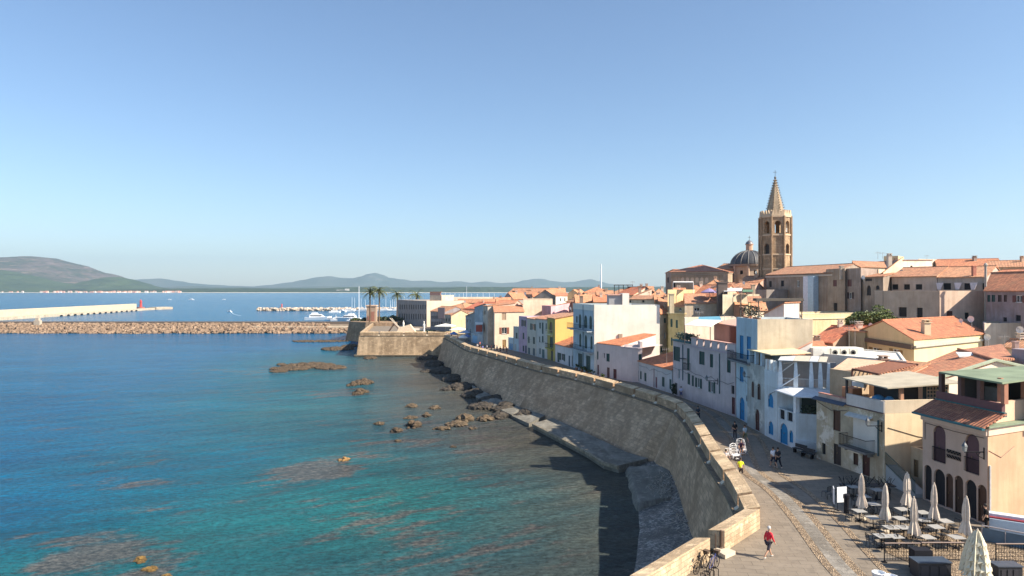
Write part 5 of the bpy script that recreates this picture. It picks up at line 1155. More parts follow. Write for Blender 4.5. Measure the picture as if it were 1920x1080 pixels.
# ---- pale terraces further on
WG = (.55, .6, .58)
Wn = [(0, 1011, 605, 1014, 616, 'c', GREEN), (0, 1016, 605, 1019, 626, 'd', GREEN), (0, 1023, 606, 1025, 620, 'c', GREEN), (0, 1011, 631, 1013, 642, 'c', GREEN), (0, 1016, 630, 1019, 642, 'c', GREEN), (0, 1011, 653, 1014, 664, 'c', (.05, .12, .13)), (0, 1016, 655, 1021, 672, 'd', (.05, .12, .13))]
house('pale mint three storey house next to the yellow one', (5.75, 161.2), (8.0, 155.5), 9, 16.1, 'shed', 1.3, WG, Wn, back=(9.2, 2.4), tile=tilem((.6, .25, .15)), dirt=.22)
Wn = [(0, 997, 607, 1002, 619, 'o', GREEN), (0, 990, 631, 993, 643, 'c', GREEN), (0, 999, 632, 1003, 645, 'c', GREEN), (0, 990, 652, 994, 665, 'c', (.05, .1, .12)), (0, 999, 653, 1003, 668, 'c', (.05, .1, .12))]
house('grey green house with open terrace step and small shutters', (3.75, 168.4), (5.7, 161.3), 9, 15.9, 'shed', 1.2, (.5, .52, .46), Wn, back=(9.2, 2.7), tile=tilem((.6, .28, .18)), dirt=.15)
LIL = (.5, .4, .52)
Wn = [(0, 980, 600, 984, 612, 'o', GREEN), (0, 980, 624, 983, 636, 'c', GREEN), (0, 980, 648, 983, 659, 'c', GREEN), (0, 984.5, 648, 987.5, 662, 'd', (.03, .06, .08))]
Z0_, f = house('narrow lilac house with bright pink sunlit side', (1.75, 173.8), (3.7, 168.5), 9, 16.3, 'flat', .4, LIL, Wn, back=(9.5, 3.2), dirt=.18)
mb = MB(); panel(mb, f[1], .02, 10, 7.3, 16.3, .004, .04); mb.build('sunlit_side_tone', wallm((.82, .56, .56), .05), Z0_)  # light pink sheet with the sun on this side painted in
Wn = [(0, 967, 624, 970, 635, 'c', GREEN), (0, 955, 644, 962, 662, 'd', (.1, .3, .5)), (0, 965, 645, 968, 657, 'c', (.1, .25, .4))]
PB = (.45, .62, .7)
Z1_, f = house('low pale blue house left of the lilac house', (-1.0, 181.0), (1.7, 173.9), 8, 10.4, 'flat', .5, PB, Wn[1:], back=(9, 3.4), dirt=.18)
house('upper green grey storey set beside the lilac house', (.35, 177.4), (1.72, 174.1), 8, 13.5, 'flat', .4, (.42, .48, .46), Wn[:1], back=(9, 3.4), dirt=.22)
# ---- beige three storey house, camera facing front
Wn = [(0, 941, 587, 949, 600, 'c', (.35, .24, .16)), (0, 941, 614, 950, 626, 'o', (.2, .07, .04)), (0, 942, 637, 949, 652, 'd', (.25, .15, .06)), (3, 919, 589, 921, 602, 'g', DARK), (3, 922, 589, 925, 602, 'g', DARK), (3, 919, 616, 921, 628, 'g', DARK), (3, 922, 616, 925, 628, 'g', DARK), (3, 914, 640, 917, 652, 'd', DARK), (3, 921, 638, 925, 652, 'd', DARK)]
BG = (.74, .58, .44)
x0, y0 = -4.7, 184.0; x1, y1 = 3.3, 187.0
house('beige three storey house with brown shuttered window facing the sun', (x0, y0), (x1, y1), 9, 16.9, 'shed', 1.6, BG, Wn, back=(-.6+.0, 9.5), tile=tilem((.62, .26, .15)), dirt=.12, trim=(.5, .42, .34))

for F_, z_, par_ in ((Face((24.35, 103.2), (27.72, 84.75)), 11.3, D2), (Face((21.6, 116.3), (24.25, 103.6)), 10.2, E2), (Face((12.4, 138.2), (15.1, 125.7)), 11.2, F0), (Face((27.8, 84.6), (27.6, 71.2)), 12.2, H2), (Face((3.75, 168.4), (9.45, 150.0)), 11.0, G0)):
    n_ = int(F_.L/3); mb = MB(); mb.path([F_.pt(.2+i*(F_.L-.4)/n_/2, z_-(.28 if i % 2 else 0)+.15*math.sin(i*1.7), .1 if F_.L < 18 or par_ is not H2 else .5) for i in range(n_*2+1)], .022, 4); mb.build('cable', plain((.05, .05, .06), .7), par_)
# ================================================================ THE TOWN BEHIND
CRE = (.74, .61, .46); TAN = (.6, .47, .34); GRY = (.4, .36, .33); PK = (.7, .47, .38); WHT = (.8, .74, .66); BRN = (.42, .33, .25); OCH = (.66, .5, .28)
T1 = tilem((.58, .22, .12)); T2 = tilem((.52, .24, .15)); T3 = tilem((.64, .27, .15)); T4 = tilem((.45, .24, .16))
TP_ = [tilem(c) for c in ((.6, .22, .12), (.55, .24, .14), (.62, .28, .16), (.5, .23, .14), (.58, .26, .15), (.62, .23, .13))]
def bgh(label, uL, YL, uR, YR, v, D, roof='p', rh=1.6, col=CRE, wins=(), tile=None, **k):
    A = xy(uL, YL); B = xy(uR, YR); z1 = zz(v, (YL+YR)/2)
    if tile in (None, T1, T2, T3, T4): tile = TP_[int(abs(uL*7.3+YL*3.1+v)) % len(TP_)]
    k['dirt'] = max(.25, k.get('dirt', .35)); k.setdefault('o', .3); far = YL > 100
    if YR > YL and 'back' not in k: k['back'] = ((uL-U0)/FP*D*.93, D)
    k.setdefault('auto', not wins and not any(w_ in label for w_ in ('blank', 'hut', 'block', 'storey', 'wall', 'tower', 'rooms', 'parapet', 'wing')))
    return house(label, A, B, D, z1, roof, rh, col, wins, tile=tile or T1, far=far, **k)
dk = (.05, .03, .03)
# --- left end of the town, by the harbour
wn = []
for r_ in range(2):
    for i in range(12): u = 749+i*4.3; wn.append((0, u, (571 if r_ == 0 else 588)+i*.05, u+1.7, (580 if r_ == 0 else 599), 'h'))
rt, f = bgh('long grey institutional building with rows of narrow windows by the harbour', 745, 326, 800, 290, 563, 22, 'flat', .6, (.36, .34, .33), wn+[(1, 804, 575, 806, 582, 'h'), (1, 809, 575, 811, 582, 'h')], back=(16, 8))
mb = MB(); panel(mb, f[1], 0, 17, 7, zz(563, 305)+.01, .01, .06); mb.build('sunlit_side_tone', wallm(CRE, .1), rt)  # cream for the lit side, grey for the shaded front: light painted in
rt, f = bgh('square rooftop tower with orange brick balustrade on the institutional building', 806, 296, 828, 294, 553.5, 12, 'flat', .8, CRE, (), z0=17.5, name='roof_tower', cat='tower')
mb = MB(); q = f[0]
for i in range(12): panel(mb, q, i*.45, i*.45+.25, zz(553.5, 295), zz(553.5, 295)+1.2, -.3, 0)
panel(mb, q, 0, q.L, zz(553.5, 295)+1.2, zz(553.5, 295)+1.5, -.35, .05); mb.build('balustrade', plain((.5, .22, .13), .8), rt)
bgh('narrow grey house with red roof and window rows beside the institutional building', 807, 272, 834, 262, 584, 10, 'p', 1.8, (.36, .33, .34), [(0, 809+i*3.6, 592, 811+i*3.6, 598, 'h') for i in range(6)]+[(0, 809+i*3.6, 603, 811+i*3.6, 611, 'h') for i in range(6)])
mb = MB(); x, y = xy(821, 259); x1, _ = xy(833, 259); mb.box(x, y, 12, x1, y+3, zz(577, 259)); tag(mb.build('roof_box', plain((.08, .07, .09), .6), None), 'dark boxy roof cabin on the narrow grey house', 'cabin')
bgh('pale yellow gabled house lit by the sun behind the cafe parasols', 846, 243, 884, 246, 592, 12, 'x', 1.9, (.8, .66, .42), (), tile=T3, dirt=.1, auto=False)
bgh('small grey house with dark windows left of the yellow gable', 834, 255, 846, 250, 590, 9, 'shed', 1.2, (.4, .38, .34), [(0, 836, 597, 838, 603, 'h'), (0, 841, 597, 843, 603, 'h')])
bgh('low roofed house with broad salmon roof above the yellow gable', 832, 282, 872, 276, 579, 14, 'hip', 2.0, TAN, (), tile=T3)
bgh('red roofed house with small dark dormer behind the far cafe street', 872, 270, 908, 262, 579, 14, 'p', 2.4, PK, (), tile=tilem((.62, .17, .1)))
bgh('flat orange roofed house below the long cream building', 855, 320, 905, 318, 568, 10, 'p', 1.6, TAN, [(0, 872, 569, 876, 573, 'h')], tile=T2)
bgh('long low cream building with blank wall facing the marina', 826, 396, 934, 400, 557.5, 20, 'flat', .3, (.8, .68, .52), (), dirt=.08)
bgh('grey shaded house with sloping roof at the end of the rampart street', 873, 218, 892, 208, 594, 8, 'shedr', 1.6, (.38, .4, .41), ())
bgh('tall pale blue grey house in shade before the beige corner house', 890, 204, 911, 197, 577, 9, 'shedr', -.0+1.2, (.48, .54, .6), [(0, 905, 583, 908, 592, 'h')])
bgh('narrow cream house squeezed beside the beige corner house', 906, 197, 914.5, 192, 574, 8, 'shed', .8, (.66, .56, .46), [(0, 908, 582, 910, 590, 'h')])
bgh('low white front with pale blue shop panel near the far parasols', 883, 205, 905, 196, 626, 4, 'flat', .3, (.62, .66, .68), [(0, 886, 629, 895, 646, 'd', (.3, .5, .68))])
sheet('white box awning over red sign panel on the rampart street', [px3(891, 607, 197), px3(905, 607, 194), px3(905, 604, 197), px3(891, 604, 200)], plain((.75, .72, .68), .8), .2)
mb = MB(); p0 = px3(893, 620, 196.3); p1 = px3(904, 610, 194.3); mb.box(p0[0], p1[1], p0[2]-.2, p1[0], p0[1]+.5, p1[2]); tag(mb.build('sign_board', plain((.35, .06, .04), .6), None), 'dark red panel below the white box awning', 'sign')
bgh('broad red roofed house behind the beige corner house', 925, 205, 960, 203, 573, 10, 'p', 1.4, PK, (), tile=T2)
# --- middle
bgh('wide blank beige house with grey cornice behind the lilac house', 981, 193, 1036, 196, 561, 14, 'flat', .5, (.74, .58, .44), (), dirt=.1, trim=None, coping=(.45, .38, .3))
bgh('house with long red gabled roof and two satellite dishes', 950, 262, 1022, 256, 552, 14, 'p', 2.2, PK, (), tile=T2)
bgh('small house with dark gable left of the two dishes roof', 944, 240, 962, 238, 560, 10, 'x', 2.0, GRY, ())
bgh('grey gabled house with shaded gable above the blank beige house', 1001, 232, 1044, 230, 558, 12, 'x', 2.6, (.3, .27, .25), (), tile=T2)
bgh('small white house with two dark windows right of the grey gable', 1042, 222, 1064, 226, 555, 9, 'shed', .9, WHT, [(0, 1050, 559, 1052, 565, 'h'), (0, 1058, 559, 1060, 565, 'h')], tile=T3)
rt, f = bgh('pink house with raised pink stair tower behind the mint house', 1033, 182, 1064, 186, 574, 8, 'shedr', .8, (.82, .5, .55), (), dirt=.1, back=(4, 8))
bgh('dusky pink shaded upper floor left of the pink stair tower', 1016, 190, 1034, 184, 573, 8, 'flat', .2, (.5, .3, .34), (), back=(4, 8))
bgh('brown roofed low house between the mint and tall white houses', 1062, 190, 1082, 186, 566, 9, 'p', 1.5, TAN, (), tile=T2)
bgh('small cream house with ridge roof far above the mint house', 1062, 250, 1088, 248, 553, 10, 'x', 1.8, (.66, .56, .42), ())
bgh('wide house with large weathered brown roof under the white mast', 1096, 244, 1144, 250, 549, 12, 'hip', 2.0, TAN, (), tile=T4)
bgh('long pink tiled roof house above the tall white house', 1092, 215, 1142, 210, 558, 10, 'p', 1.6, PK, (), tile=T3)
bgh('house with bright salmon roof left above the tall white house', 1078, 175, 1112, 178, 567, 9, 'p', 1.8, CRE, (), tile=T3)
bgh('orange roofed house with rooftop clutter above the tall white house', 1112, 170, 1142, 172, 566, 9, 'p', 1.5, CRE, (), tile=T3)
bgh('grey walled house left of the big red gable', 1140, 200, 1160, 196, 552, 10, 'p', 1.4, GRY, (), tile=T2)
rt, f = bgh('house with big dark red roof and pale sunlit gable', 1156, 184, 1188, 178, 553, 12, 'p', 2.0, CRE, (), tile=tilem((.52, .16, .09)), back=(8, 8))
bgh('cream low building with small square windows above the white house', 1178, 158, 1234, 155, 562, 8, 'shed', .8, CRE, [(0, 1179, 563, 1183, 567, 'h'), (0, 1204, 563, 1208, 567, 'h')], dirt=.1)
bgh('pale building with faint arches on its gable near the church', 1186, 170, 1222, 172, 557, 9, 'shedr', 2.0, (.76, .6, .48), (), dirt=.1, tile=T2)
bgh('red hipped roof house between the pale gable and the church', 1222, 172, 1250, 176, 556, 9, 'hip', 1.8, TAN, (), tile=T2)
bgh('lower salmon roofed house right of the tall white house', 1234, 146, 1262, 150, 573, 9, 'p', 1.6, CRE, (), tile=T3)
bgh('second salmon roofed house stepping down beside the olive house', 1236, 136, 1258, 140, 588, 6, 'p', 1.2, CRE, (), tile=T3)
OL = (.56, .46, .18)
bgh('olive yellow house with green shutters seen beside the white side wall', 1237, 142, 1253, 138, 592, 7, 'flat', .3, OL, [(0, 1239, 598, 1242, 606, 'c', GREEN), (0, 1246, 596, 1251, 606, 'g', GREEN), (0, 1240, 615, 1242, 632, 'c', GREEN), (0, 1248, 622, 1251, 629, 'h')], dirt=.3)
rt, f = bgh('tall ochre yellow house with green shuttered windows behind the pink house', 1253, 136, 1285, 132, 589, 9, 'flat', .3, (.64, .48, .24), [(0, 1257, 598, 1261, 613, 'c', GREEN), (0, 1267, 600, 1271, 615, 'c', GREEN), (0, 1258, 633, 1261, 648, 'c', GREEN)], dirt=.3)
mb = MB(); panel(mb, f[0], -.1, f[0].L+.1, zz(589, 134)+.02, zz(589, 134)+.3, -.3, .3); mb.build('cornice', plain((.5, .38, .2), .8), rt)
bgh('small attic storey with round window on the ochre yellow house', 1254, 138, 1285, 134, 575, 7, 'p', .9, (.5, .42, .26), [(0, 1273, 577, 1278, 583, 'g', DARK, True)], z0=17, tile=T3)
bgh('wide cream house with weathered low red roof and framed windows', 1284, 132, 1402, 134, 568, 9, 'p', 1.6, (.72, .6, .46), [(0, 1302, 577, 1312, 583, 'g'), (0, 1385, 576, 1394, 582, 'g'), (0, 1348, 578, 1352, 583, 'h')], dirt=.5, tile=tilem((.6, .27, .17)))
bgh('pale lower wall of the cream house above the salmon terrace', 1284, 108, 1380, 112, 596, 5, 'flat', .3, (.72, .62, .5), (), dirt=.2)
bgh('square yellow rooftop block with shaded left face', 1252, 138, 1300, 142, 543, 8, 'flat', .3, (.76, .58, .32), (), back=(3, 9), dirt=.15)
bgh('low red roof house tangled with antennas under the lavender parasol', 1300, 138, 1352, 134, 556, 9, 'p', 2.2, TAN, (), tile=tilem((.5, .18, .1)))
bgh('small hipped red roof left of the chimney by the church', 1318, 156, 1352, 154, 541, 7, 'hip', 1.8, PK, (), tile=T2)
bgh('cream parapet house with covered white roof terrace below the dome', 1355, 128, 1424, 132, 552, 8, 'flat', .5, (.7, .62, .46), (), dirt=.4)
bgh('pinkish shaded house with satellite dish under the dome', 1355, 152, 1410, 148, 541, 8, 'p', 1.2, PK, (), tile=T2)
bgh('red roofed low house at the foot of the dome', 1385, 170, 1425, 166, 530, 8, 'p', 1.6, PK, (), tile=T3)
bgh('grey house in the shade of the bell tower foot', 1408, 146, 1437, 142, 543, 7, 'flat', .3, (.33, .29, .27), (), dirt=.4)
mb = MB(); x, y = xy(1354, 131); mb.box(x-.9, y-.5, 14, x+.9, y+.5, zz(531, 131)); mb.box(x-1.05, y-.62, zz(531, 131), x+1.05, y+.62, zz(531, 131)+.3); tag(mb.build('chimney_stack', plain((.12, .09, .08), .8), None), 'tall dark square chimney stack left of the white terrace', 'chimney')
sheet('white terrace canopy under the dome', [px3(1357, 546, 130), px3(1390, 545, 128.5), px3(1392, 540, 133), px3(1358, 540, 134)], plain((.8, .8, .8), .8), .1, 'awning', 'awning', [(0, 19.5), (1, 19.5)])
sheet('green terrace canopy beside the white one', [px3(1392, 547, 129), px3(1412, 547, 128.5), px3(1412, 543, 132), px3(1393, 543, 132)], plain((.1, .2, .12), .8), .1, 'awning', 'awning', [(1, 19.5)])
sheet('white square pergola frame on the yellow rooftop block', [px3(1262, 529, 140), px3(1300, 529, 138), px3(1300, 527.5, 144), px3(1263, 527.5, 145)], plain((.75, .7, .65), .8), .12, 'pergola', 'pergola', [(0, 22), (1, 22), (2, 22)], (.75, .7, .68))
# --- between the terraces, near right
bgh('narrow red lean-to roof house behind the colonnaded terrace', 1480, 77, 1548, 79, 664, 5, 'shed', .9, CRE, (), tile=T3)
bgh('red roofed house with white dish right of the tall blue house', 1522, 98, 1562, 95, 641, 9, 'p', 2.0, (.6, .42, .3), (), tile=tilem((.62, .18, .1)))
bgh('red roofed house with low gutter beside the ochre gable house', 1560, 100, 1600, 97, 637, 9, 'p', 1.8, (.62, .5, .3), (), tile=tilem((.62, .18, .1)))
bgh('olive stucco block with antenna by the ochre gable house', 1590, 96, 1622, 93, 622, 5, 'shed', .5, (.4, .35, .22), (), tile=T3)
rt, f = bgh('low flat roofed pale yellow house in front of the brown church wall', 1484, 112, 1610, 118, 588, 9, 'flat', .5, (.82, .66, .4), [(0, 1556, 616, 1566, 621, 'h')], dirt=.1, coping=(.8, .7, .5), back=(4, 9))
mb = MB(); panel(mb, f[0], 0, f[0].L, zz(598, 115), zz(596, 115), .003, .15); mb.build('moulding', plain((.8, .66, .42), .8), rt)
bgh('small pale gabled roof hut right of the pergola', 1478, 104, 1500, 104, 590, 4, 'x', 1.4, (.7, .66, .6), (), tile=plain((.72, .66, .6), .8), dirt=.1)
bgh('shaded white gabled roof hut under the dark pergola', 1432, 100, 1470, 98, 590, 6, 'shedr', 1.6, (.72, .66, .6), (), tile=T3)
# white flat roofed block with AC units
rt, f = house('white flat roofed block carrying three air conditioners', xy(1545, 76), xy(1700, 68), 9, zz(668, 73), 'flat', .15, (.78, .74, .66), (), dirt=.15, roofmat=plain((.72, .68, .6), .85, 0, .1, .6), back=(5, 10))
for i, (u, v) in enumerate([(1567, 654), (1584, 655), (1601, 656)]):
    x, y = xy(u, 76.5); z = zz(662, 76.5)
    r2 = thing('air_conditioner', ['leftmost of the three white air conditioners on the flat roof', 'middle white air conditioner of the three on the flat roof', 'rightmost white air conditioner with slatted grille on the flat roof'][i], 'air conditioner', (x, y, z-.4), 'rooftop air conditioners')
    mb = MB().box(x-.47, y, z-.4, x+.47, y+.4, z+.5); mb.build('casing', plain((.62, .58, .5), .6), r2)
    mb = MB()
    for r_ in (.3, .2, .1): mb.lathe((0, 0, 0), [(r_, 0), (r_-.05, .02)], 14)
    mb.v = [(x-.08+p[0], y-.03-p[2]*.4, z+.05+p[1]) for p in mb.v]; mb.build('fan_grille', plain((.05, .05, .05), .5), r2)
mb = MB(); p = xy(1552, 77); mb.box(p[0]-1.5, p[1]+.3, zz(668, 77), p[0]+4.2, p[1]+2.2, zz(653, 77)); tag(mb.build('plant_room', plain((.72, .7, .64), .8), None), 'low white plinth under the air conditioners', 'plinth')
# tan cloth sail and slatted pergola
sheet('tan cloth sail drooping behind the colonnaded terrace', [px3(1558, 694, 66), px3(1602, 694, 64), px3(1660, 677, 67), px3(1590, 671, 71)], plain((.68, .46, .3), .8), .05, 'shade_sail', 'shade sail', [(0, 13.4)])
root = thing('slatted_pergola', 'brown pergola with worn red slats behind the cream house terrace', 'pergola', (33, 64, 13))
p00, p10, p11, p01 = [Vector(px3(*a)) for a in ((1598, 692, 63.5), (1648, 702, 61.5), (1722, 684, 66), (1668, 678, 68))]
mb = MB()
for i in range(15):
    t_ = i/14; a = p00.lerp(p01, t_); b_ = p10.lerp(p11, t_); mb.tube(a, b_, .09, .09, 4)
mb.build('slat', plain((.55, .25, .15), .8), root)
mb = MB().tube(p00, p10, .1).tube(p01, p11, .1).tube(p00, p00-Vector((0, 0, 1.9)), .09).tube(p10, p10-Vector((0, 0, 1.5)), .09); mb.build('frame', plain((.14, .06, .04), .8), root)
bgh('low tiled roof under the slatted pergola', 1588, 68, 1680, 64, 705, 6, 'shed', 1.0, (.7, .5, .35), (), tile=T3)
bgh('small plastered wall house right behind the cream balcony terrace', 1556, 66, 1600, 63.5, 694, 2, 'flat', .2, (.6, .45, .3), (), dirt=.4)
# ochre gable house
YO = (.7, .5, .26); Z1 = zz(637, 81)
A = xy(1608, 96); B = xy(1713, 81); C_ = (27, 12)
Wn = [(0, 1636, 652, 1648, 664, 'o', (.22, .12, .03)), (0, 1674, 655, 1686, 670, 'o', (.22, .12, .03))]
rt, f = house('ochre yellow house with tiled gable roof and brown shutters', A, B, 10, Z1, 'x', 1.85, YO, Wn, back=(17, 12), tile=tilem((.56, .2, .11)), o=.3, dirt=.12)
mb = MB(); panel(mb, f[0], -.1, f[0].L+.1, zz(650, 85), zz(642, 85), .02, .35); mb.build('dark_eave', plain((.1, .06, .04), .8), rt)
mb = MB(); panel(mb, f[1], .02, 19, 7.3, Z1-.02, .004, .04); mb.build('sunlit_side_tone', wallm((.78, .64, .38), .1), rt)
mb = MB(); panel(mb, f[1], .0, 19, zz(652, 81), zz(648, 81), .05, .3); mb.build('string_course', plain((.45, .42, .36), .8), rt)
q = f[1].pt(5.4, 0, -1.0); chimney(rt, q[0], q[1], Z1-.2, zz(605, q[1]), .8, (.75, .6, .4))
# big red tiled roof behind the peach building
rt = thing('tiled_roof_house', 'house with broad sloping red tiled roof and skylight behind the green canopy', 'house', (40, 64, P))
e0, e1, r1, r0 = px3(1688, 699, 68), px3(1738, 717, 59), px3(1866, 676, 61.5), px3(1796, 655, 73)
mb = MB().slab([e0, e1, r1, r0], .18); mb.build('roof', tilem((.6, .24, .14)), rt)
mb = MB().slab([px3(1800, 655, 73.5), px3(1862, 673, 64), px3(1902, 672, 64.5), px3(1878, 645, 76)], .18); mb.build('upper_roof', tilem((.58, .24, .15)), rt)
mb = MB(); mb.poly([(e1[0], e1[1]+.15, P), (r1[0]+8, r1[1]+1.5, P), (r1[0]+8, r1[1]+1.5, r1[2]-1.9), (r1[0], r1[1]+.15, r1[2]-.2), (e1[0], e1[1]+.15, e1[2]-.2)]); mb.poly([(e0[0]+.2, e0[1], P), (e1[0]+.2, e1[1]+.15, P), (e1[0]+.2, e1[1]+.15, e1[2]-.2), (e0[0]+.2, e0[1], e0[2]-.2)])
mb.poly([(r0[0], r0[1]-.2, r0[2]-.2), (e0[0]+.3, e0[1], e0[2]-.2), (e0[0]+.3, e0[1], P), (r0[0], r0[1]-.2, P)]); mb.build('wall', wallm((.78, .66, .52), .12), rt)
mb = MB().tube((e1[0], e1[1], e1[2]+.05), (r1[0], r1[1], r1[2]+.05), .16, .16, 5).tube((r1[0], r1[1], r1[2]+.05), (r1[0]+8, r1[1]+1.5, r1[2]-1.7), .16, .16, 5); mb.build('verge', plain((.32, .36, .26), .8), rt)
mb = MB().tube((r0[0], r0[1], r0[2]+.06), (r1[0], r1[1], r1[2]+.06), .12, .12, 5); mb.build('ridge_tiles', plain((.3, .12, .07), .8), rt)
s0 = Vector(px3(1795, 673, 67.5)); mb = MB().slab([tuple(s0+Vector((0, -.3, .3))), tuple(s0+Vector((1.6, -.5, .3))), tuple(s0+Vector((1.9, .5, .62))), tuple(s0+Vector((.3, .7, .62)))], .12); mb.build('skylight', plain((.7, .7, .66), .3), rt)
bgh('lilac grey roof block right of the broad tiled roof', 1897, 66, 1975, 62, 657, 5, 'flat', .2, (.42, .38, .42), (), dirt=.1)
# --- brown church wall with long nave roof
SH_ = (.4, .32, .26)
rt, f = bgh('long brown church nave with red roof right of the bell tower', 1437, 152, 1562, 131, 514, 16, 'p', 1.9, SH_, [(0, 1442, 527, 1447, 538, 'h'), (0, 1464, 526, 1470, 537, 'h'), (0, 1494, 526, 1499, 538, 'g')], tile=T3, dirt=.5, back=(14, 12), name='church_nave', cat='church')
for i, (u0, u1, c) in enumerate(((1513, 1523, (.66, .66, .74)), (1524.5, 1535, (.42, .55, .66)))):
    a0, a1 = f[0].un(u0, 550)[0], f[0].un(u1, 550)[0]; mb = MB(); panel(mb, f[0], a0, a1, P, zz(518, 137), .05, .9+i*.3); tag(mb.build('white_shaft', plain(c, .6), None), ['pale white vertical shaft on the church wall', 'pale blue vertical shaft on the church wall'][i], 'shaft')
mb = MB(); a0, a1 = f[0].un(1437, 520)[0], f[0].un(1562, 520)[0]; panel(mb, f[0], a0, a1, zz(519, 141), zz(516, 141), .003, .25); mb.build('cornice', plain((.5, .42, .34), .8), rt)
bgh('brown sun shaded house with two small windows joined to the nave', 1549, 133, 1584, 127, 504, 9, 'flat', .4, BRN, [(0, 1562, 525, 1569, 537, 'c', (.1, .03, .03)), (0, 1563, 568, 1570, 583, 'h')], dirt=.4, back=(9, 9))
bgh('tall brown house with red shutters beside the church nave', 1584, 128, 1614, 123, 503, 9, 'flat', .4, (.38, .31, .27), [(0, 1589, 524, 1597, 537, 'c', (.1, .04, .04)), (0, 1592, 548, 1598, 560, 'o', dk)], dirt=.5, back=(8, 9))
bgh('brown house with arched openings and little red roofed loggia', 1613, 124, 1656, 116, 520, 8, 'shed', .8, (.4, .32, .25), [(0, 1625, 535, 1633, 554, 'h', DARK, True), (0, 1642, 535, 1649, 543, 'h', DARK, True), (0, 1622, 512+10, 1635, 527, 'h')], dirt=.6, back=(7, 9), tile=T3)
bgh('cream wall with slanting top right of the red roofed loggia', 1600, 142, 1660, 148, 501, 8, 'p', 1.2, CRE, (), tile=T3, dirt=.2)
bgh('sunlit cream house with sloping roofline below the grey box house', 1656, 126, 1692, 130, 512, 10, 'shedr', 3.0, (.8, .62, .45), (), tile=T3, dirt=.1)
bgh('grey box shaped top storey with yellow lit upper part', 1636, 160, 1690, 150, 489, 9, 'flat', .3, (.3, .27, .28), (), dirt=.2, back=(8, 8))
bgh('small yellow lit rooftop room on the grey box house', 1657, 162, 1684, 160, 480, 6, 'flat', .2, (.68, .56, .34), (), dirt=.1, z0=27)
bgh('cream house with single small square window on sunlit wall', 1691, 146, 1748, 150, 489, 9, 'shedr', -.0+.2, (.8, .68, .56), [(0, 1707, 498, 1711, 502, 'h')], dirt=.1)
bgh('flat topped cream building on the skyline', 1722, 174, 1768, 178, 486, 9, 'flat', .3, (.76, .66, .54), [(0, 1722, 493, 1736, 500, 'h')], dirt=.1)
bgh('small brick and white rooftop rooms on the skyline', 1768, 185, 1797, 182, 490, 6, 'flat', .3, (.62, .46, .38), [(0, 1782, 490, 1795, 494, 'h')], dirt=.1)
bgh('long red roof running along the skyline right', 1758, 172, 1880, 166, 500, 12, 'p', 2.0, TAN, (), tile=T1)
bgh('salmon roofed house at the right edge of the skyline', 1850, 146, 1960, 140, 501, 12, 'p', 1.5, TAN, (), tile=T3)
# terrace building in the middle right
rt, f = bgh('broad beige house with red roof above a long terrace', 1672, 121, 1757, 114, 519, 12, 'p', 1.7, (.56, .47, .4), [(0, 1673, 533, 1684, 543, 'h'), (0, 1695, 533, 1706, 543, 'h'), (0, 1717, 533, 1729, 543, 'h')], dirt=.2, tile=T1, back=(10, 10))
rt, f = bgh('second beige house with red roof and hanging curtains on the terrace', 1758, 114, 1850, 108, 520, 12, 'p', 1.8, (.5, .42, .36), [(0, 1769, 531, 1783, 543, 'h'), (0, 1808, 531, 1828, 543, 'h'), (0, 1842, 531, 1846, 543, 'h')], dirt=.2, tile=T3, back=(10, 10))
for i, u in enumerate((1763, 1797, 1826)):
    a = f[0].un(u, 536)[0]; mb = MB(); mb.hexa([f[0].pt(a, zz(543, 111), 1.0), f[0].pt(a, zz(543, 111), .9), f[0].pt(a+.5, zz(543, 111), .9), f[0].pt(a+.5, zz(543, 111), 1.0)], [f[0].pt(a-.2, zz(530, 111), 1.0), f[0].pt(a-.2, zz(530, 111), .9), f[0].pt(a+.9, zz(530, 111), .9), f[0].pt(a+.9, zz(530, 111), 1.0)])
    tag(mb.build('curtain', plain((.6, .56, .6), .8), None), ['leftmost white tied curtain on the high terrace', 'middle white tied curtain on the high terrace', 'rightmost white tied curtain on the high terrace'][i], 'curtain', 'curtains on the high terrace')
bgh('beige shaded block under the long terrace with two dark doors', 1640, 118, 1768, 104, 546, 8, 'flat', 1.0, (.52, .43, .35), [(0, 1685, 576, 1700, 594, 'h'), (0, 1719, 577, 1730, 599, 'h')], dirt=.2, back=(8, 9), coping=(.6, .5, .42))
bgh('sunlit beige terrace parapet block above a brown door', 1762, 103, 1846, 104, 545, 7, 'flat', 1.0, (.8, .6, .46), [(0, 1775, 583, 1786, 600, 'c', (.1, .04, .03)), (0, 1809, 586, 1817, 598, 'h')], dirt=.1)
mb = MB(); x, y = xy(1848, 101); mb.tube((x, y, 12), (x, y, zz(500, 101)), .16, .16, 8); mb.lathe((x, y, zz(500, 101)), [(.2, 0), (.25, .3), (.05, .6)], 8); tag(mb.build('pipe_mast', plain((.36, .34, .3), .7), None), 'tall grey flue pipe beside the sunlit terrace', 'pipe')
bgh('pinkish brown house with red shutters at the right edge', 1849, 100, 1985, 88, 545, 9, 'p', 2.6, (.4, .32, .32), [(0, 1851, 553, 1857, 566, 'c', GREEN), (0, 1859, 553, 1866, 566, 'c', GREEN), (0, 1871, 553, 1878, 566, 'c', dk), (0, 1882, 553, 1888, 566, 'c', dk), (0, 1905, 554, 1917, 567, 'o', (.12, .04, .04)), (0, 1881, 595, 1888, 603, 'h'), (0, 1904, 591, 1914, 602, 'h')], dirt=.5, back=(8, 9), tile=T3)
bgh('brown gabled upper storey with one dark red window', 1850, 112, 1960, 104, 517, 9, 'p', 1.0, (.44, .36, .31), [(0, 1880, 521, 1891, 528, 'h')], dirt=.3, tile=T3)
bgh('pale sunlit wall house below the pinkish brown house', 1846, 92, 1990, 96, 605, 5, 'flat', .4, (.72, .62, .5), (), dirt=.2)
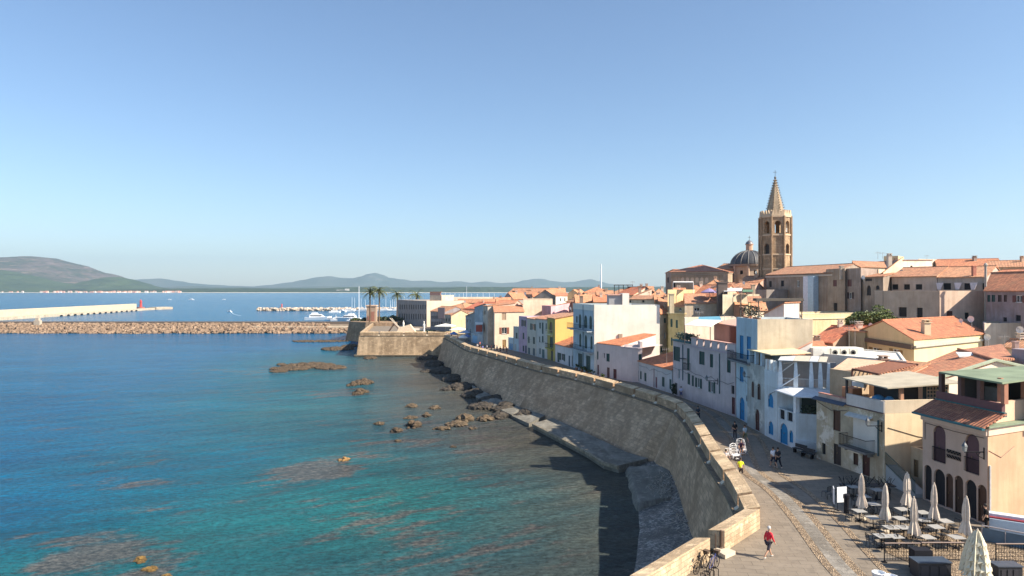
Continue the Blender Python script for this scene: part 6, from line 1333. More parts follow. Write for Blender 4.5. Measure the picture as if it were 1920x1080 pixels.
bgh('small house top with stubby chimney behind the broad tiled roof', 1880, 84, 1920, 82, 652, 4, 'p', .8, (.6, .5, .4), (), tile=T4)

# ---------------------------------------------------------------- CATHEDRAL: bell tower
TC = xy(1453.5, 170); TR = 3.7; ST = stonem((.52, .36, .22), .9, .4, .8, .16); STL = plain((.6, .45, .3), .85)
root = thing('bell_tower', 'octagonal brown stone bell tower with pointed spire and arched belfry', 'bell tower', (TC[0], TC[1], P))
def zt(v): return zz(v, 166)
angs = [R(-90+12+45*i) for i in range(8)]   # outward corner angles, ccw
def octp(r): return [(TC[0]+math.cos(a)*r, TC[1]+math.sin(a)*r) for a in angs]
z_top = zt(404); z_b = zt(441); z_m = zt(478); mb = MB(); op = octp(TR)
belf = []; opn = MB()
for i in range(8):
    F = Face(op[i], op[(i+1) % 8]); c = F.L/2
    holes = [(c-.72, c+.72, zt(437)+.1, zt(413), True)]
    if i % 2 == 0: holes.append((c-.7, c+.7, zt(476)+.1, zt(456), True))
    wallface(mb, F, P, z_top, holes, dep=.55)
    if i % 2 == 0: panel(opn, F, c-.7, c+.7, zt(476)+.1, zt(456), -.7, -.56, True)
mb.build('shaft', ST, root); opn.build('blind_arch', plain((.05, .04, .035), .8), root)
mb = MB()
for zc, e, h in ((z_b, .14, .35), (z_m, .14, .35), (z_top-.25, .22, .5), (zt(505), .1, .3)):
    o_ = octp(TR+e); i_ = octp(TR-.05)
    for k in range(8):
        j = (k+1) % 8; mb.hexa([(*o_[k], zc), (*o_[j], zc), (*i_[j], zc), (*i_[k], zc)], [(*o_[k], zc+h), (*o_[j], zc+h), (*i_[j], zc+h), (*i_[k], zc+h)])
mb.build('cornice', STL, root)
for k in range(8):
    q = octp(TR+.12)[k]; mb = MB().lathe((q[0], q[1], P), [(.28, 0), (.28, z_top-P)], 6); mb.build('corner_shaft', stonem((.46, .31, .19), .9, .4, .8, .16), root)
mb = MB(); o_ = octp(TR+.12)
for k in range(8):
    F = Face(o_[k], o_[(k+1) % 8]); n = 4
    for i in range(n):
        a = (i+.5)*F.L/n; mb.hexa([F.pt(a-.35, z_top+.25, -.35), F.pt(a-.35, z_top+.25, 0), F.pt(a+.35, z_top+.25, 0), F.pt(a+.35, z_top+.25, -.35)][::-1], [F.pt(a-.12, z_top+1.5, -.3), F.pt(a-.12, z_top+1.5, -.05), F.pt(a+.12, z_top+1.5, -.05), F.pt(a+.12, z_top+1.5, -.3)][::-1])
mb.build('battlements', STL, root)
mb = MB(); mb.prism(octp(TR-.1), z_top-.3, z_top+.0); mb.prism(octp(TR-.6), z_b-1, z_b); mb.build('floor', STL, root)
mb = MB(); z_s = zt(330); mb.lathe((TC[0], TC[1], z_top), [(2.45, 0), (.12, z_s-z_top)], 8, rot=angs[0]); sp = mb.build('spire', stonem((.52, .4, .27), 1.0, .45, .85, .1), root)
mb = MB()
for k in range(8):
    for i in range(15):
        t_ = (i+.6)/15.5; r_ = 2.4*(1-t_)+.1; z = z_top+(z_s-z_top)*t_; x, y = TC[0]+math.cos(angs[k])*r_, TC[1]+math.sin(angs[k])*r_; dx, dy = math.cos(angs[k]), math.sin(angs[k])
        mb.tube((x, y, z), (x+dx*.26, y+dy*.26, z+.2), .12, .1, 5)
mb.build('crockets', plain((.22, .16, .11), .9), sp)
mb = MB().lathe((TC[0], TC[1], z_s-.1), [(.15, 0), (.32, .3), (.15, .6), (.04, .7)], 8); mb.tube((TC[0], TC[1], z_s), (TC[0], TC[1], z_s+2.1), .05).tube((TC[0]-.45, TC[1], z_s+1.6), (TC[0]+.45, TC[1], z_s+1.6), .05); mb.build('cross', plain((.08, .07, .06), .5), sp)
for i in (0, 1):
    a = angs[i]+R(22.5); x, y = TC[0]+math.cos(a)*2.6, TC[1]+math.sin(a)*2.6; mb = MB().lathe((x, y, z_b+1.0), [(.5, 0), (.42, .25), (.32, .8), (.12, 1.05)], 10); mb.tube((x, y, z_b+2), (x, y, z_b+3.6), .07); mb.build('bell', plain((.55, .52, .5), .4, .3), root)
# dome
DC = xy(1405, 188); DR = 5.0; root = thing('church_dome', 'grey ribbed church dome with lantern and pale drum', 'dome', (DC[0], DC[1], P))
def zd(v): return zz(v, 184)
mb = MB(); dp = [(DC[0]+math.cos(R(22.5+45*i))*DR*1.0, DC[1]+math.sin(R(22.5+45*i))*DR) for i in range(8)]
for i in range(8):
    F = Face(dp[i], dp[(i+1) % 8]); wallface(mb, F, P, zd(497), [(F.L/2-.4, F.L/2+.4, zd(514), zd(507), False)], .3)
mb.build('drum', wallm((.6, .44, .32), .3), root)
mb = MB()
for k in range(8): mb.lathe((dp[k][0], dp[k][1], P), [(.38, 0), (.38, zd(497)-P)], 8)
mb.build('pilaster', plain((.55, .38, .27), .85), root)
mb = MB().lathe((DC[0], DC[1], zd(498.5)), [(DR*1.08, 0), (DR*1.1, .5), (DR*.9, .52)], 24); mb.build('drum_cornice', plain((.3, .22, .17), .85), root)
hz = zd(468)-zd(497); mb = MB().lathe((DC[0], DC[1], zd(497)), [(DR*1.0*math.cos(R(a))+.0, hz*math.sin(R(a))) for a in (0, 8, 18, 30, 42, 54, 64, 74, 83)], 40); dm = mb.build('dome_shell', plain((.06, .062, .07), .6, 0, .25, 1.5), root, smooth=True)
mb = MB()
for i in range(16):
    a = 2*math.pi*i/16; pts = [(DC[0]+math.cos(a)*(DR*math.cos(R(e))+.05), DC[1]+math.sin(a)*(DR*math.cos(R(e))+.05), zd(497)+hz*math.sin(R(e))) for e in range(0, 84, 9)]; mb.path(pts, .11, 5)
mb.build('rib', plain((.2, .19, .18), .6), dm)
mb = MB().lathe((DC[0], DC[1], zd(468.5)), [(.95, 0), (.95, 1.6), (1.15, 1.65), (1.15, 1.8)], 10); mb.build('lantern', plain((.6, .36, .24), .8), root)
mb = MB().lathe((DC[0], DC[1], zd(468.5)+1.8), [(1.1, 0), (.85, .55), (.4, .95), (.08, 1.1)], 12); mb.build('lantern_cap', plain((.14, .14, .16), .5), root)
mb = MB().tube((DC[0], DC[1], zd(468.5)+2.8), (DC[0], DC[1], zd(440)), .05).tube((DC[0]-.35, DC[1], zd(443)), (DC[0]+.35, DC[1], zd(443)), .05); mb.build('cross', plain((.1, .09, .08), .5), root)
# church with hipped roof on the left
rt, f = bgh('large old church building with hipped red roof and arcade of blind arches', 1258, 178, 1356, 172, 510, 14, 'hip', 1.9, (.56, .42, .3), [(0, 1277+i*9, 520, 1283+i*9, 530, 'd', (.66, .48, .34), True) for i in range(6)]+[(0, 1262, 530, 1266, 542, 'h')], dirt=.5, tile=tilem((.5, .2, .13)), trim=(.48, .37, .27), z0=P, name='church', cat='church')
mb = MB(); panel(mb, f[0], 0, f[0].L, zz(516, 175), zz(514.5, 175), .003, .25); panel(mb, f[0], 0, f[0].L, zz(519, 175), zz(518.3, 175), .003, .2); mb.build('string_course', plain((.38, .29, .22), .85), rt)
bgh('pink roofed chapel between the old church and the dome', 1340, 190, 1374, 186, 505, 10, 'p', 1.6, (.4, .31, .25), (), tile=T3)
bgh('dark wing at the left end of the old church', 1248, 186, 1262, 181, 512, 9, 'shedr', .8, (.4, .32, .26), [(0, 1251, 520, 1254, 530, 'h')])

bgh('small salmon roofed house left of the tangled red roofs', 1262, 158, 1286, 161, 551, 7, 'p', 1.2, CRE, (), tile=T1)
bgh('small roof right above the wide cream house', 1376, 128, 1402, 131, 571, 7, 'p', 1.2, PK, (), tile=T2)
bgh('orange roof wedge behind the tangled antennas', 1302, 146, 1330, 149, 549, 7, 'p', 1.4, WHT, (), tile=T3)
bgh('small pale house below the bell tower foot', 1404, 120, 1428, 122, 566, 7, 'shed', 0.8, OCH, (), tile=T4)
bgh('rusty roof house at the foot of the dark pergola', 1410, 112, 1436, 114, 582, 7, 'p', 1.0, CRE, (), tile=T1)
bgh('orange roof wedge behind the stair hut', 1148, 165, 1172, 168, 564, 7, 'p', 1.2, PK, (), tile=T2)
bgh('salmon roof under the weathered brown roof', 1118, 205, 1150, 209, 555, 7, 'p', 1.5, WHT, (), tile=T3)
bgh('far orange roof above the white house with two windows', 1030, 240, 1060, 244, 549, 7, 'p', 1.5, OCH, (), tile=T4)
bgh('far small roof right of the two dishes', 998, 250, 1020, 254, 556, 7, 'p', 1.2, CRE, (), tile=T1)
bgh('far orange roof left of the two dishes', 905, 285, 935, 289, 567, 7, 'p', 1.3, PK, (), tile=T2)
bgh('salmon roof over the beige corner house', 930, 230, 958, 234, 566, 7, 'p', 1.3, WHT, (), tile=T3)
bgh('far red roof behind the big red gable', 1196, 190, 1226, 194, 548, 7, 'p', 1.5, OCH, (), tile=T4)
bgh('small cream house left of the ochre attic', 1226, 150, 1250, 153, 565, 7, 'p', 1.2, CRE, (), tile=T1)
bgh('low red roof strip above the air conditioners', 1524, 92, 1560, 94, 655, 7, 'shed', 0.9, PK, (), tile=T2)
bgh('far salmon roof right of the grey box house', 1664, 152, 1700, 156, 497, 7, 'p', 1.0, OCH, (), tile=T4)
# ================================================================ PEOPLE
SKIN = plain((.5, .29, .19), .6, 0, .05, 8)
def skinmesh(name, pts, edges, rad, mat, parent, sub=1):
    bm = bmesh.new(); lay = bm.verts.layers.skin.verify(); vs = []
    for i, (p, r_) in enumerate(zip(pts, rad)):
        v = bm.verts.new(p); v[lay].radius = (r_, r_) if not isinstance(r_, tuple) else r_; v[lay].use_root = (i == 0); vs.append(v)
    for a, b_ in edges: bm.edges.new((vs[a], vs[b_]))
    me = bpy.data.meshes.new(name); bm.to_mesh(me); bm.free(); me.materials.append(mat)
    o = bpy.data.objects.new(name, me); COL.objects.link(o); o.parent = parent; WP[o.name] = Vector((0, 0, 0))
    o.modifiers.new('Skin', 'SKIN').use_smooth_shade = True
    s = o.modifiers.new('Sub', 'SUBSURF'); s.levels = sub; s.render_levels = sub
    return o
def local_build(mb, name, mat, parent, smooth=True):
    WP['__l'] = Vector((0, 0, 0))
    o = mb.build(name, mat, None, loc=(0, 0, 0), smooth=smooth); o.parent = parent; o.location = (0, 0, 0); return o
def person(label, x, y, heading, pose='stand', shirt=(.6, .6, .6), legs=(.03, .03, .05), hair=(.03, .02, .015), long=False, h=1.74, z=P, detail=False, shorts=True, sleeve=False, group=None):
    root = thing('person', label, 'person', (x, y, z), group); root.rotation_euler = (0, 0, heading); k = h/1.74
    sw = {'stand': (.04, -.04), 'walk': (.42, -.38), 'sit': (1.45, 1.4)}[pose]; zp = .93 if pose != 'sit' else .52
    lean = .04 if pose != 'sit' else .22
    J = []; E = []; Rr = []
    def add(p, r_, par_=None):
        J.append((p[0]*k, p[1]*k, p[2]*k)); Rr.append(r_*k); 
        if par_ is not None: E.append((par_, len(J)-1))
        return len(J)-1
    pel = add((0, 0, zp), .125); bel = add((0, lean*.3, zp+.18), .118, pel); che = add((0, lean*.8, zp+.4), .145, bel); nb = add((0, lean, zp+.55), .06, che); nk = add((0, lean+.01, zp+.6), .052, nb)
    hd = add((0, lean+.035, zp+.69), .088, nk); top = add((0, lean+.02, zp+.79), .08, hd); nose = add((0, lean+.135, zp+.7), .014, hd)
    info = {'leg': [], 'arm': []}
    for s, a in ((-1, sw[0]), (1, sw[1])):
        hip = add((s*.09, 0, zp-.06), .088, pel)
        kx = (s*.11, math.sin(a)*.44, zp-.06-math.cos(a)*.44)
        b_ = a-(.35 if pose == 'walk' and a < 0 else .05) if pose != 'sit' else .12
        kn = add(kx, .058, hip); ank = (kx[0], kx[1]+math.sin(b_)*.42, kx[2]-math.cos(b_)*.42); calf = add((kx[0], kx[1]+math.sin(b_)*.16-.015, kx[2]-.16*math.cos(b_)), .055, kn)
        an = add(ank, .036, calf); to = add((ank[0], ank[1]+.15, ank[2]-.04), .032, an); info['leg'].append((hip, kn, an, to))
        sh = add((s*.18, lean, zp+.49), .062, che); aa = -a*.6 if pose == 'walk' else (.1 if pose == 'stand' else .5)
        ex = (s*.24, lean+math.sin(aa)*.27-.02, zp+.49-math.cos(aa)*.28); el = add(ex, .042, sh)
        a2 = aa+.35; wx = (s*.245, ex[1]+math.sin(a2)*.24, ex[2]-math.cos(a2)*.24); wr = add(wx, .027, el); hx = (wx[0], wx[1]+math.sin(a2)*.09, wx[2]-math.cos(a2)*.09); ha = add(hx, .034, wr)
        if detail:
            for q in range(4):
                o_ = (q-1.5)*.02; l = (.07, .08, .075, .06)[q]; f1 = add((hx[0]-s*.01, hx[1]+o_+.01, hx[2]-.05), .009, ha); add((hx[0]-s*.025, hx[1]+o_+.015, hx[2]-.05-l*.6), .007, f1)
            add((hx[0]-s*.015, hx[1]+.05, hx[2]-.01), .009, ha)
        info['arm'].append((sh, el, wr))
    skinmesh('body', J, E, Rr, SKIN, root)
    # shirt
    P2 = [J[pel], J[bel], J[che], J[nb]]; E2 = [(0, 1), (1, 2), (2, 3)]; R2 = [.142*k, .14*k, .165*k, .075*k]
    for sh, el, wr in info['arm']:
        n_ = len(P2); P2.append(J[sh]); R2.append(.078*k); E2.append((2, n_)); P2.append(J[el]); R2.append(.058*k); E2.append((n_, n_+1))
        if sleeve: P2.append(J[wr]); R2.append(.042*k); E2.append((n_+1, n_+2))
    skinmesh('shirt', P2, E2, R2, plain(shirt, .8, 0, .1, 6), root)
    P3_ = [J[pel]]; E3 = []; R3 = [.148*k]
    for hip, kn, an, to in info['leg']:
        n_ = len(P3_); P3_ += [J[hip], J[kn]]; R3 += [.102*k, .082*k]; E3 += [(0, n_), (n_, n_+1)]
        if long: P3_.append(J[an]); R3.append(.06*k); E3.append((n_+1, n_+2))
    skinmesh('trousers' if long else 'shorts', P3_, E3, R3, plain(legs, .8, 0, .1, 6), root)
    hx, hy, hz = J[top]; mb = MB(); mb.lathe((0, 0, 0), [(.07, -.09), (.1, -.03), (.098, .03), (.06, .09), (.02, .105)], 10)
    mb.v = [(hx+p[0]*.95*k, hy-.022*k+p[1]*1.05*k, hz+.0+p[2]*k) for p in mb.v]; local_build(mb, 'hair', plain(hair, .7, 0, .1, 9), root)
    for hip, kn, an, to in info['leg']:
        ax, ay, az = J[an]; mb = MB(); mb.lathe((0, 0, 0), [(.04, -.045), (.05, -.03), (.045, .015), (.02, .03)], 8, sx=.85, sy=2.0)
        mb.v = [(ax+p[0]*k, ay+(p[1]+.05)*k, az-.03*k+p[2]*k) for p in mb.v]; local_build(mb, 'shoe', plain((.5, .48, .45) if detail else (.06, .05, .05), .7), root)
    if pose != 'sit':   # rest the lower shoe on the ground
        mz = min(J[i[2]][2] for i in info['leg'])-.075*k; root.location.z = z-mz
    return root
x, y = g(1441, 1046); person('man in red long sleeved top and dark shorts walking alone', x, y, R(-65), 'walk', (.62, .02, .04), (.035, .03, .045), (.55, .52, .5), False, 1.8, detail=True, sleeve=True)
x, y = g(1450, 876); person('person in white shirt and dark shorts walking beside a darkly dressed one', x, y, R(10), 'walk', (.72, .74, .8), (.02, .03, .06), detail=True)
x, y = g(1459, 877); person('person dressed all in dark walking beside the white shirt', x, y, R(8), 'walk', (.015, .018, .03), (.012, .015, .025), long=True, detail=True)
x, y = g(1373, 889); person('person in lime yellow shirt sitting by the parapet', 19.5, 58.3, R(-25), 'sit', (.72, .85, .02), (.03, .025, .03), long=True, detail=True, z=P+.02)
person('dark haired person in white shirt sitting behind the lime shirt', 19.15, 61.4, R(-40), 'sit', (.6, .58, .58), (.05, .05, .06), detail=True, z=P+.02)
x, y = g(1378, 823); person('person in black standing beyond the white rickshaws, left one', x, y, R(0), 'stand', (.015, .015, .02), (.02, .02, .03), long=True, detail=True)
x, y = g(1397, 829); person('person in pale top with olive shorts beyond the white rickshaws', x, y, R(20), 'walk', (.45, .55, .6), (.16, .17, .08), detail=True)
x, y = g(1277, 747); person('person in white top by the pink house doorway', x, y, R(-10), 'walk', (.6, .58, .75), (.1, .1, .2), h=1.7)
x, y = g(1309, 789); person('person in dark clothes in the shade near the wall bend', x, y, R(5), 'walk', (.02, .03, .05), (.02, .02, .03), long=True)
person('waiter in black with cap outside the restaurant corner', 30.85, 44.4, R(60), 'stand', (.01, .01, .012), (.01, .01, .012), long=True, detail=True)
rr = random.Random(2)
far_p = [((895, 657), (.75, .72, .7)), ((905, 660), (.12, .15, .45)), ((913, 659), (.7, .7, .72)), ((921, 660), (.65, .2, .15)), ((932, 661), (.7, .62, .5)), ((938, 663), (.1, .05, .04)), ((944, 661), (.3, .08, .06)), ((900, 652), (.4, .1, .1)), ((858, 641), (.6, .3, .3)), ((847, 636), (.3, .1, .08)), ((838, 633), (.7, .45, .4)), ((950, 664), (.05, .04, .04)), ((927, 657), (.05, .05, .08))]
fl = ['person in white among the far crowd at the bend of the rampart street', 'person in blue among the far crowd', 'person in pale clothes right of the blue one in the far crowd', 'person in rusty red in the far crowd', 'person in cream before the beige corner house', 'dark dressed person right of the cream one', 'person in maroon nearest the pale blue house', 'person in dark red behind the far crowd', 'person in pink by the blue parasol', 'person in brown above the blue parasol', 'person in salmon at the bastion corner', 'person in black by the pale blue low house', 'person in navy at the door of the beige corner house']
for ((u, v), c), l in zip(far_p, fl):
    x, y = g(u, v); person(l, x, y, rr.uniform(-3, 3), rr.choice(['stand', 'walk']), c, (.04, .04, .06), group='far crowd on the rampart street')
# ================================================================ RICKSHAWS, BIKES
WP_ = plain((.82, .82, .82), .4)
def wheel(mb, c, r_, ax, t=.025, spokes=8, n=20):
    ax = Vector(ax).normalized(); a = ax.cross(Vector((0, 0, 1))).normalized(); b_ = ax.cross(a); c = Vector(c)
    pts = [c+(a*math.cos(2*math.pi*i/n)+b_*math.sin(2*math.pi*i/n))*r_ for i in range(n+1)]; mb.path(pts, t, 5)
    for i in range(spokes): q = pts[i*n//spokes]; mb.tube(c, q, .006, .006, 3, False)
    mb.tube(c-ax*.04, c+ax*.04, .03, .03, 6)
def rickshaw(label, x, y, rz):
    root = thing('pedal_rickshaw', label, 'rickshaw', (x, y, P), 'white pedal rickshaws')
    L = Matrix.Translation((0, 0, 0)); root.rotation_euler = (0, 0, rz)
    mb = MB(); mb.path([(-.45, -.1, .55), (-.5, -.25, 1.2), (-.38, -.28, 1.62), (0, -.3, 1.75), (.38, -.28, 1.62), (.5, -.25, 1.2), (.45, -.1, .55)], .03, 6)
    for xx in (-.3, -.15, 0, .15, .3): mb.tube((xx, -.12, .6), (xx*1.1, -.28, 1.6), .014)
    for zz_ in (.9, 1.2, 1.45): mb.path([(-.46, -.18, zz_), (0, -.24, zz_+.08), (.46, -.18, zz_)], .014)
    local_build(mb, 'curved_back', WP_, root, False)
    mb = MB().box(-.48, -.15, .5, .48, .4, .62); local_build(mb, 'seat', plain((.75, .75, .78), .6), root, False)
    mb = MB()
    for s in (-1, 1): mb.path([(s*.45, .4, .6), (s*.45, .45, .3), (s*.45, -.3, .3), (s*.45, -.2, .6)], .025); mb.path([(s*.48, -.2, .95), (s*.5, .15, .95), (s*.48, .35, .62)], .02)
    mb.path([(0, -.3, .35), (0, -1.0, .4), (0, -1.25, .85)], .03); mb.path([(0, -.6, .4), (0, -.7, .95)], .025); mb.box(-.12, -.85, .93, .12, -.58, 1.0); mb.path([(-.3, -1.2, 1.0), (0, -1.25, .95), (.3, -1.2, 1.0)], .02); mb.path([(-.3, .6, .25), (.3, .6, .25)], .02); mb.path([(0, .3, .3), (0, .75, .25)], .025)
    local_build(mb, 'frame', WP_, root, False)
    for xx, yy, r_ in ((-.56, .1, .33), (.56, .1, .33), (0, -1.15, .33)):
        mb = MB(); wheel(mb, (xx, yy, r_+.02), r_, (1, 0, 0)); local_build(mb, 'wheel', plain((.4, .4, .42), .5), root, False)
    root.scale = (.85, .85, .85)
    return root
x, y = g(1377, 862); rickshaw('white framed pedal rickshaw nearest the parapet', x, y, R(200))
x, y = g(1389, 852); rickshaw('white pedal rickshaw standing behind the nearer one', x, y, R(170)); person('person in dark seated on the farther white rickshaw', x, y-.0, R(170), 'sit', (.05, .02, .05), (.03, .02, .03), z=P+.12)
def bicycle(label, x, y, rz, col):
    root = thing('bicycle', label, 'bicycle', (x, y, P), 'bicycles parked by the parapet'); root.rotation_euler = (R(4), 0, rz)
    f = MB(); B0, B1 = (0, -.52, .34), (0, .55, .34); bb = (0, -.05, .3); st = (0, -.2, .85); hd_ = (0, .38, .88)
    for a, b_ in ((B0, bb), (bb, st), (B0, st), (bb, hd_), (hd_, B1), ((0, -.17, .75), (0, .4, .78))): f.tube(a, b_, .02)
    local_build(f, 'frame', plain(col, .35), root, False)
    for c in (B0, B1): mb = MB(); wheel(mb, c, .33, (1, 0, 0), .022, 12, 24); local_build(mb, 'wheel', IRON, root, False)
    mb = MB().box(-.06, -.34, .88, .06, -.1, .94); local_build(mb, 'saddle', IRON, root, False)
    mb = MB().path([(-.26, .28, 1.05), (-.1, .38, 1.02), (.1, .38, 1.02), (.26, .28, 1.05)], .016); mb.tube((0, .38, .88), (0, .38, 1.03), .018); local_build(mb, 'handlebar', IRON, root, False)
    mb = MB().hexa([(-.12, .46, .78), (.12, .46, .78), (.12, .68, .78), (-.12, .68, .78)], [(-.16, .44, .98), (.16, .44, .98), (.16, .74, .98), (-.16, .74, .98)]); local_build(mb, 'basket', plain((.12, .08, .05), .8), root, False)
    mb = MB().tube((-.1, -.05, .3), (.1, -.05, .3), .015); mb.lathe((.05, -.05, .22), [(.09, 0), (.09, .01)], 10); local_build(mb, 'pedals', IRON, root, False)
    return root
bicycle('dark blue bicycle with basket leaning outermost by the parapet', 11.3, 38.35, R(-40), (.03, .04, .16))
bicycle('black bicycle tucked against the golden parapet', 10.65, 38.35, R(-46), (.02, .02, .02))
root = thing('bicycle_rack', 'low dark metal bicycle rack at the photo bottom edge', 'bicycle rack', (10.2, 37.2, P)); mb = MB()
for i in range(4): q = (10.2+i*.3, 36.9+i*.25); mb.path([(q[0], q[1], P), (q[0], q[1], P+.5), (q[0]+.2, q[1]-.28, P+.5), (q[0]+.2, q[1]-.28, P)], .022)
mb.build('hoops', IRON, root)
mb = MB(); c4 = [g(1338, 1036), g(1360, 1048.5), g(1379, 1040), g(1356, 1031)]; mb.prism([c4[0], c4[1], c4[2], c4[3]], P, P+.22); tag(mb.build('stone_step', plain((.58, .5, .38), .85, 0, .12, 1), None), 'low pale stone block on the paving by the parapet notch', 'block')
for i, (u, v, h_, r_, l) in enumerate(((1341.5, 1034, 1.05, .04, 'thin dark post by the pale stone block'), (1352, 1034, 1.25, .1, 'thick rusty brown post on the pale stone block'))):
    x, y = g(u, v); mb = MB().lathe((x, y, P), [(r_*1.5, 0), (r_*1.5, .25), (r_, .3), (r_, h_), (r_*.4, h_+.04)], 8); tag(mb.build('bollard', plain((.1, .06, .04), .7), None), l, 'post')
# ================================================================ RESTAURANT TERRACE
def closed_umbrella(label, x, y, col, frill=False, h=3.05):
    root = thing('closed_parasol', label, 'parasol', (x, y, P), 'closed parasols on the restaurant terrace')
    mb = MB().tube((x, y, P), (x, y, P+h), .03).lathe((x, y, P), [(.32, 0), (.3, .08), (.06, .12)], 12); mb.build('pole', plain((.5, .42, .32), .6), root)
    mb = MB(); n = 24; prof = [(.05, h), (.1, h-.12), (.17, h-.6), (.19, h-1.15), (.155, h-1.42), (.2, h-1.6), (.29, h-1.95), (.33, h-2.2)] if not frill else [(.06, h), (.14, h-.1), (.3, h-.5), (.42, h-1.0), (.52, h-1.6), (.6, h-2.3)]
    rg = random.Random(int(x*100)); tw = [rg.uniform(.75, 1.2) for _ in range(n)]; rows = []
    for j, (r_, zq) in enumerate(prof):
        row = []
        for i in range(n):
            a = 2*math.pi*i/n; rr_ = r_*(tw[i] if j > 0 else 1)*(1.22 if i % 3 == 0 else (.72 if i % 3 == 1 else .95)); row.append(len(mb.v)); mb.v.append((x+math.cos(a)*rr_, y+math.sin(a)*rr_, P+zq+(rg.uniform(-.13, .05) if j == len(prof)-1 else 0)))
        rows.append(row)
    for a, b_ in zip(rows[:-1], rows[1:]):
        for i in range(n): j = (i+1) % n; mb.f.append((a[i], b_[i], b_[j], a[j]))
    mb.f.append(tuple(rows[0])); mb.build('canopy', plain(col, .8, 0, .12, 5), root)
    if frill:
        mb = MB()
        for lv in range(5):
            for i in range(16):
                a = 2*math.pi*i/16+lv*.2; r0 = .2+lv*.085; z0_ = h-.35-lv*.42; mb.poly([(x+math.cos(a)*r0, y+math.sin(a)*r0, P+z0_), (x+math.cos(a-.22)*(r0+.22), y+math.sin(a-.22)*(r0+.22), P+z0_-.42), (x+math.cos(a+.22)*(r0+.2), y+math.sin(a+.22)*(r0+.2), P+z0_-.3)])
        mb.build('frills', plain(mul(col, 1.05), .8), root)
    mb = MB().lathe((x, y, P+h), [(.04, 0), (.05, .06), (.01, .1)], 8); mb.build('finial', plain((.6, .5, .4), .5), root)
UC = (.64, .55, .46)
for (X_, Y_, l) in ((24.1, 47.1, 'closed parasol in shade nearest the white menu boards'), (24.4, 44.6, 'closed pinkish parasol in front of the ramp railing, left of the sunlit ones'), (27.5, 47.5, 'closed parasol in shade at the foot of the ramp railing'), (24.6, 41.8, 'closed pinkish parasol standing among the pale tables'), (27.7, 44.8, 'closed parasol in front of the open arched doors'), (27.9, 41.9, 'closed parasol nearest the waiter, sunlit on its right side')):
    closed_umbrella(l, X_, Y_, UC)
closed_umbrella('large cream closed parasol with frilled tiers at the bottom right', 24.75, 36.3, (.66, .6, .45), True, 3.0)
def table(label, x, y, rz, col=(.36, .35, .33), w_=.75):
    root = thing('cafe_table', label, 'table', (x, y, P), 'pale square tables on the restaurant terrace'); root.rotation_euler = (0, 0, rz)
    local_build(MB().box(-w_/2, -w_/2, .72, w_/2, w_/2, .75), 'tabletop', plain(col, .5, 0, .06, 4), root, False)
    local_build(MB().tube((0, 0, .03), (0, 0, .72), .03).box(-.28, -.04, 0, .28, .04, .03).box(-.04, -.28, .031, .04, .28, .05), 'leg', IRON, root, False); return root
def chair(label, x, y, rz):
    root = thing('cafe_chair', label, 'chair', (x, y, P), 'dark metal chairs on the restaurant terrace'); root.rotation_euler = (0, 0, rz)
    mb = MB().box(-.22, -.22, .43, .22, .22, .46); local_build(mb, 'seat', plain((.05, .05, .05), .5), root, False)
    mb = MB().path([(-.21, -.22, .46), (-.21, -.28, .86), (.21, -.28, .86), (.21, -.22, .46)], .016)
    for i in range(5): mb.tube((-.14+i*.07, -.225, .48), (-.14+i*.07, -.28, .85), .009)
    local_build(mb, 'backrest', IRON, root, False)
    for sx in (-.2, .2):
        for sy in (-.2, .2): local_build(MB().tube((sx, sy, .44), (sx*1.1, sy*1.15, 0), .015), 'leg', IRON, root, False)
    return root
TP = [(1653, 1004), (1679, 1005), (1670, 988), (1694, 988), (1738, 1006), (1793, 1006), (1755, 987), (1637, 970), (1688, 971), (1730, 974), (1772, 976), (1692, 954), (1730, 960), (1611, 957), (1637, 944), (1620, 930), (1600, 912), (1645, 918)]
TL = ['pale table at the front left of the sunlit terrace', 'pale table second from the left in the front row', 'pale table left of the middle parasol, second row', 'pale table touching the middle parasol on its left', 'pale table right of the middle parasol in front', 'pale table at the right end of the front row', 'pale table between the middle parasol and the sunlit right one', 'pale table on the edge of the shade by the left parasol', 'pale table right behind the left sunlit parasol', 'pale table behind the middle parasol', 'pale table before the arched doors', 'shaded table below the back parasol', 'shaded table near the ramp foot', 'shaded table beside the menu boards', 'shaded table under the first parasol', 'shaded table behind the first parasol', 'dark table at the back near the cream house', 'dark table by the cream house door']
prot_t = prot_c = None; nch = 0
def ch_lbl(i, t): return 'dark metal chair %s the %s' % (['pulled up left of', 'pushed in right of', 'on the near side of', 'on the far side of'][i], t)
for k, ((u, v), l) in enumerate(zip(TP, TL)):
    x, y = g(u, v, P+.75); rz = R(6)
    if prot_t is None: prot_t = table(l, x, y, rz)
    else: t_ = copy_tree(prot_t, (x, y, P), rz); t_['label'] = l
    sides = [(-.62, 0, R(-90)), (.62, 0, R(90)), (0, -.62, 0), (0, .62, R(180))]
    for i in ([0, 1] if k % 2 else [0, 1, 3] if k % 3 else [0, 1, 2, 3]):
        dx, dy, a = sides[i]; lb = ch_lbl(i, l)
        lb = ' '.join(lb.split()[:16])
        if prot_c is None: prot_c = chair(lb, x+dx, y+dy, a)
        else: c_ = copy_tree(prot_c, (x+dx+rr.uniform(-.08, .08), y+dy+rr.uniform(-.08, .08), P), a+rr.uniform(-.3, .3)); c_['label'] = lb
for (u, v, l) in ((1549, 932, 'dark chair alone by the left menu board'), (1560, 938, 'second dark chair just behind the menu boards'), (1596, 968, 'dark chair right of the menu boards at the shade edge')):
    x, y = g(u, v); c_ = copy_tree(prot_c, (x, y, P), R(30)); c_['label'] = l
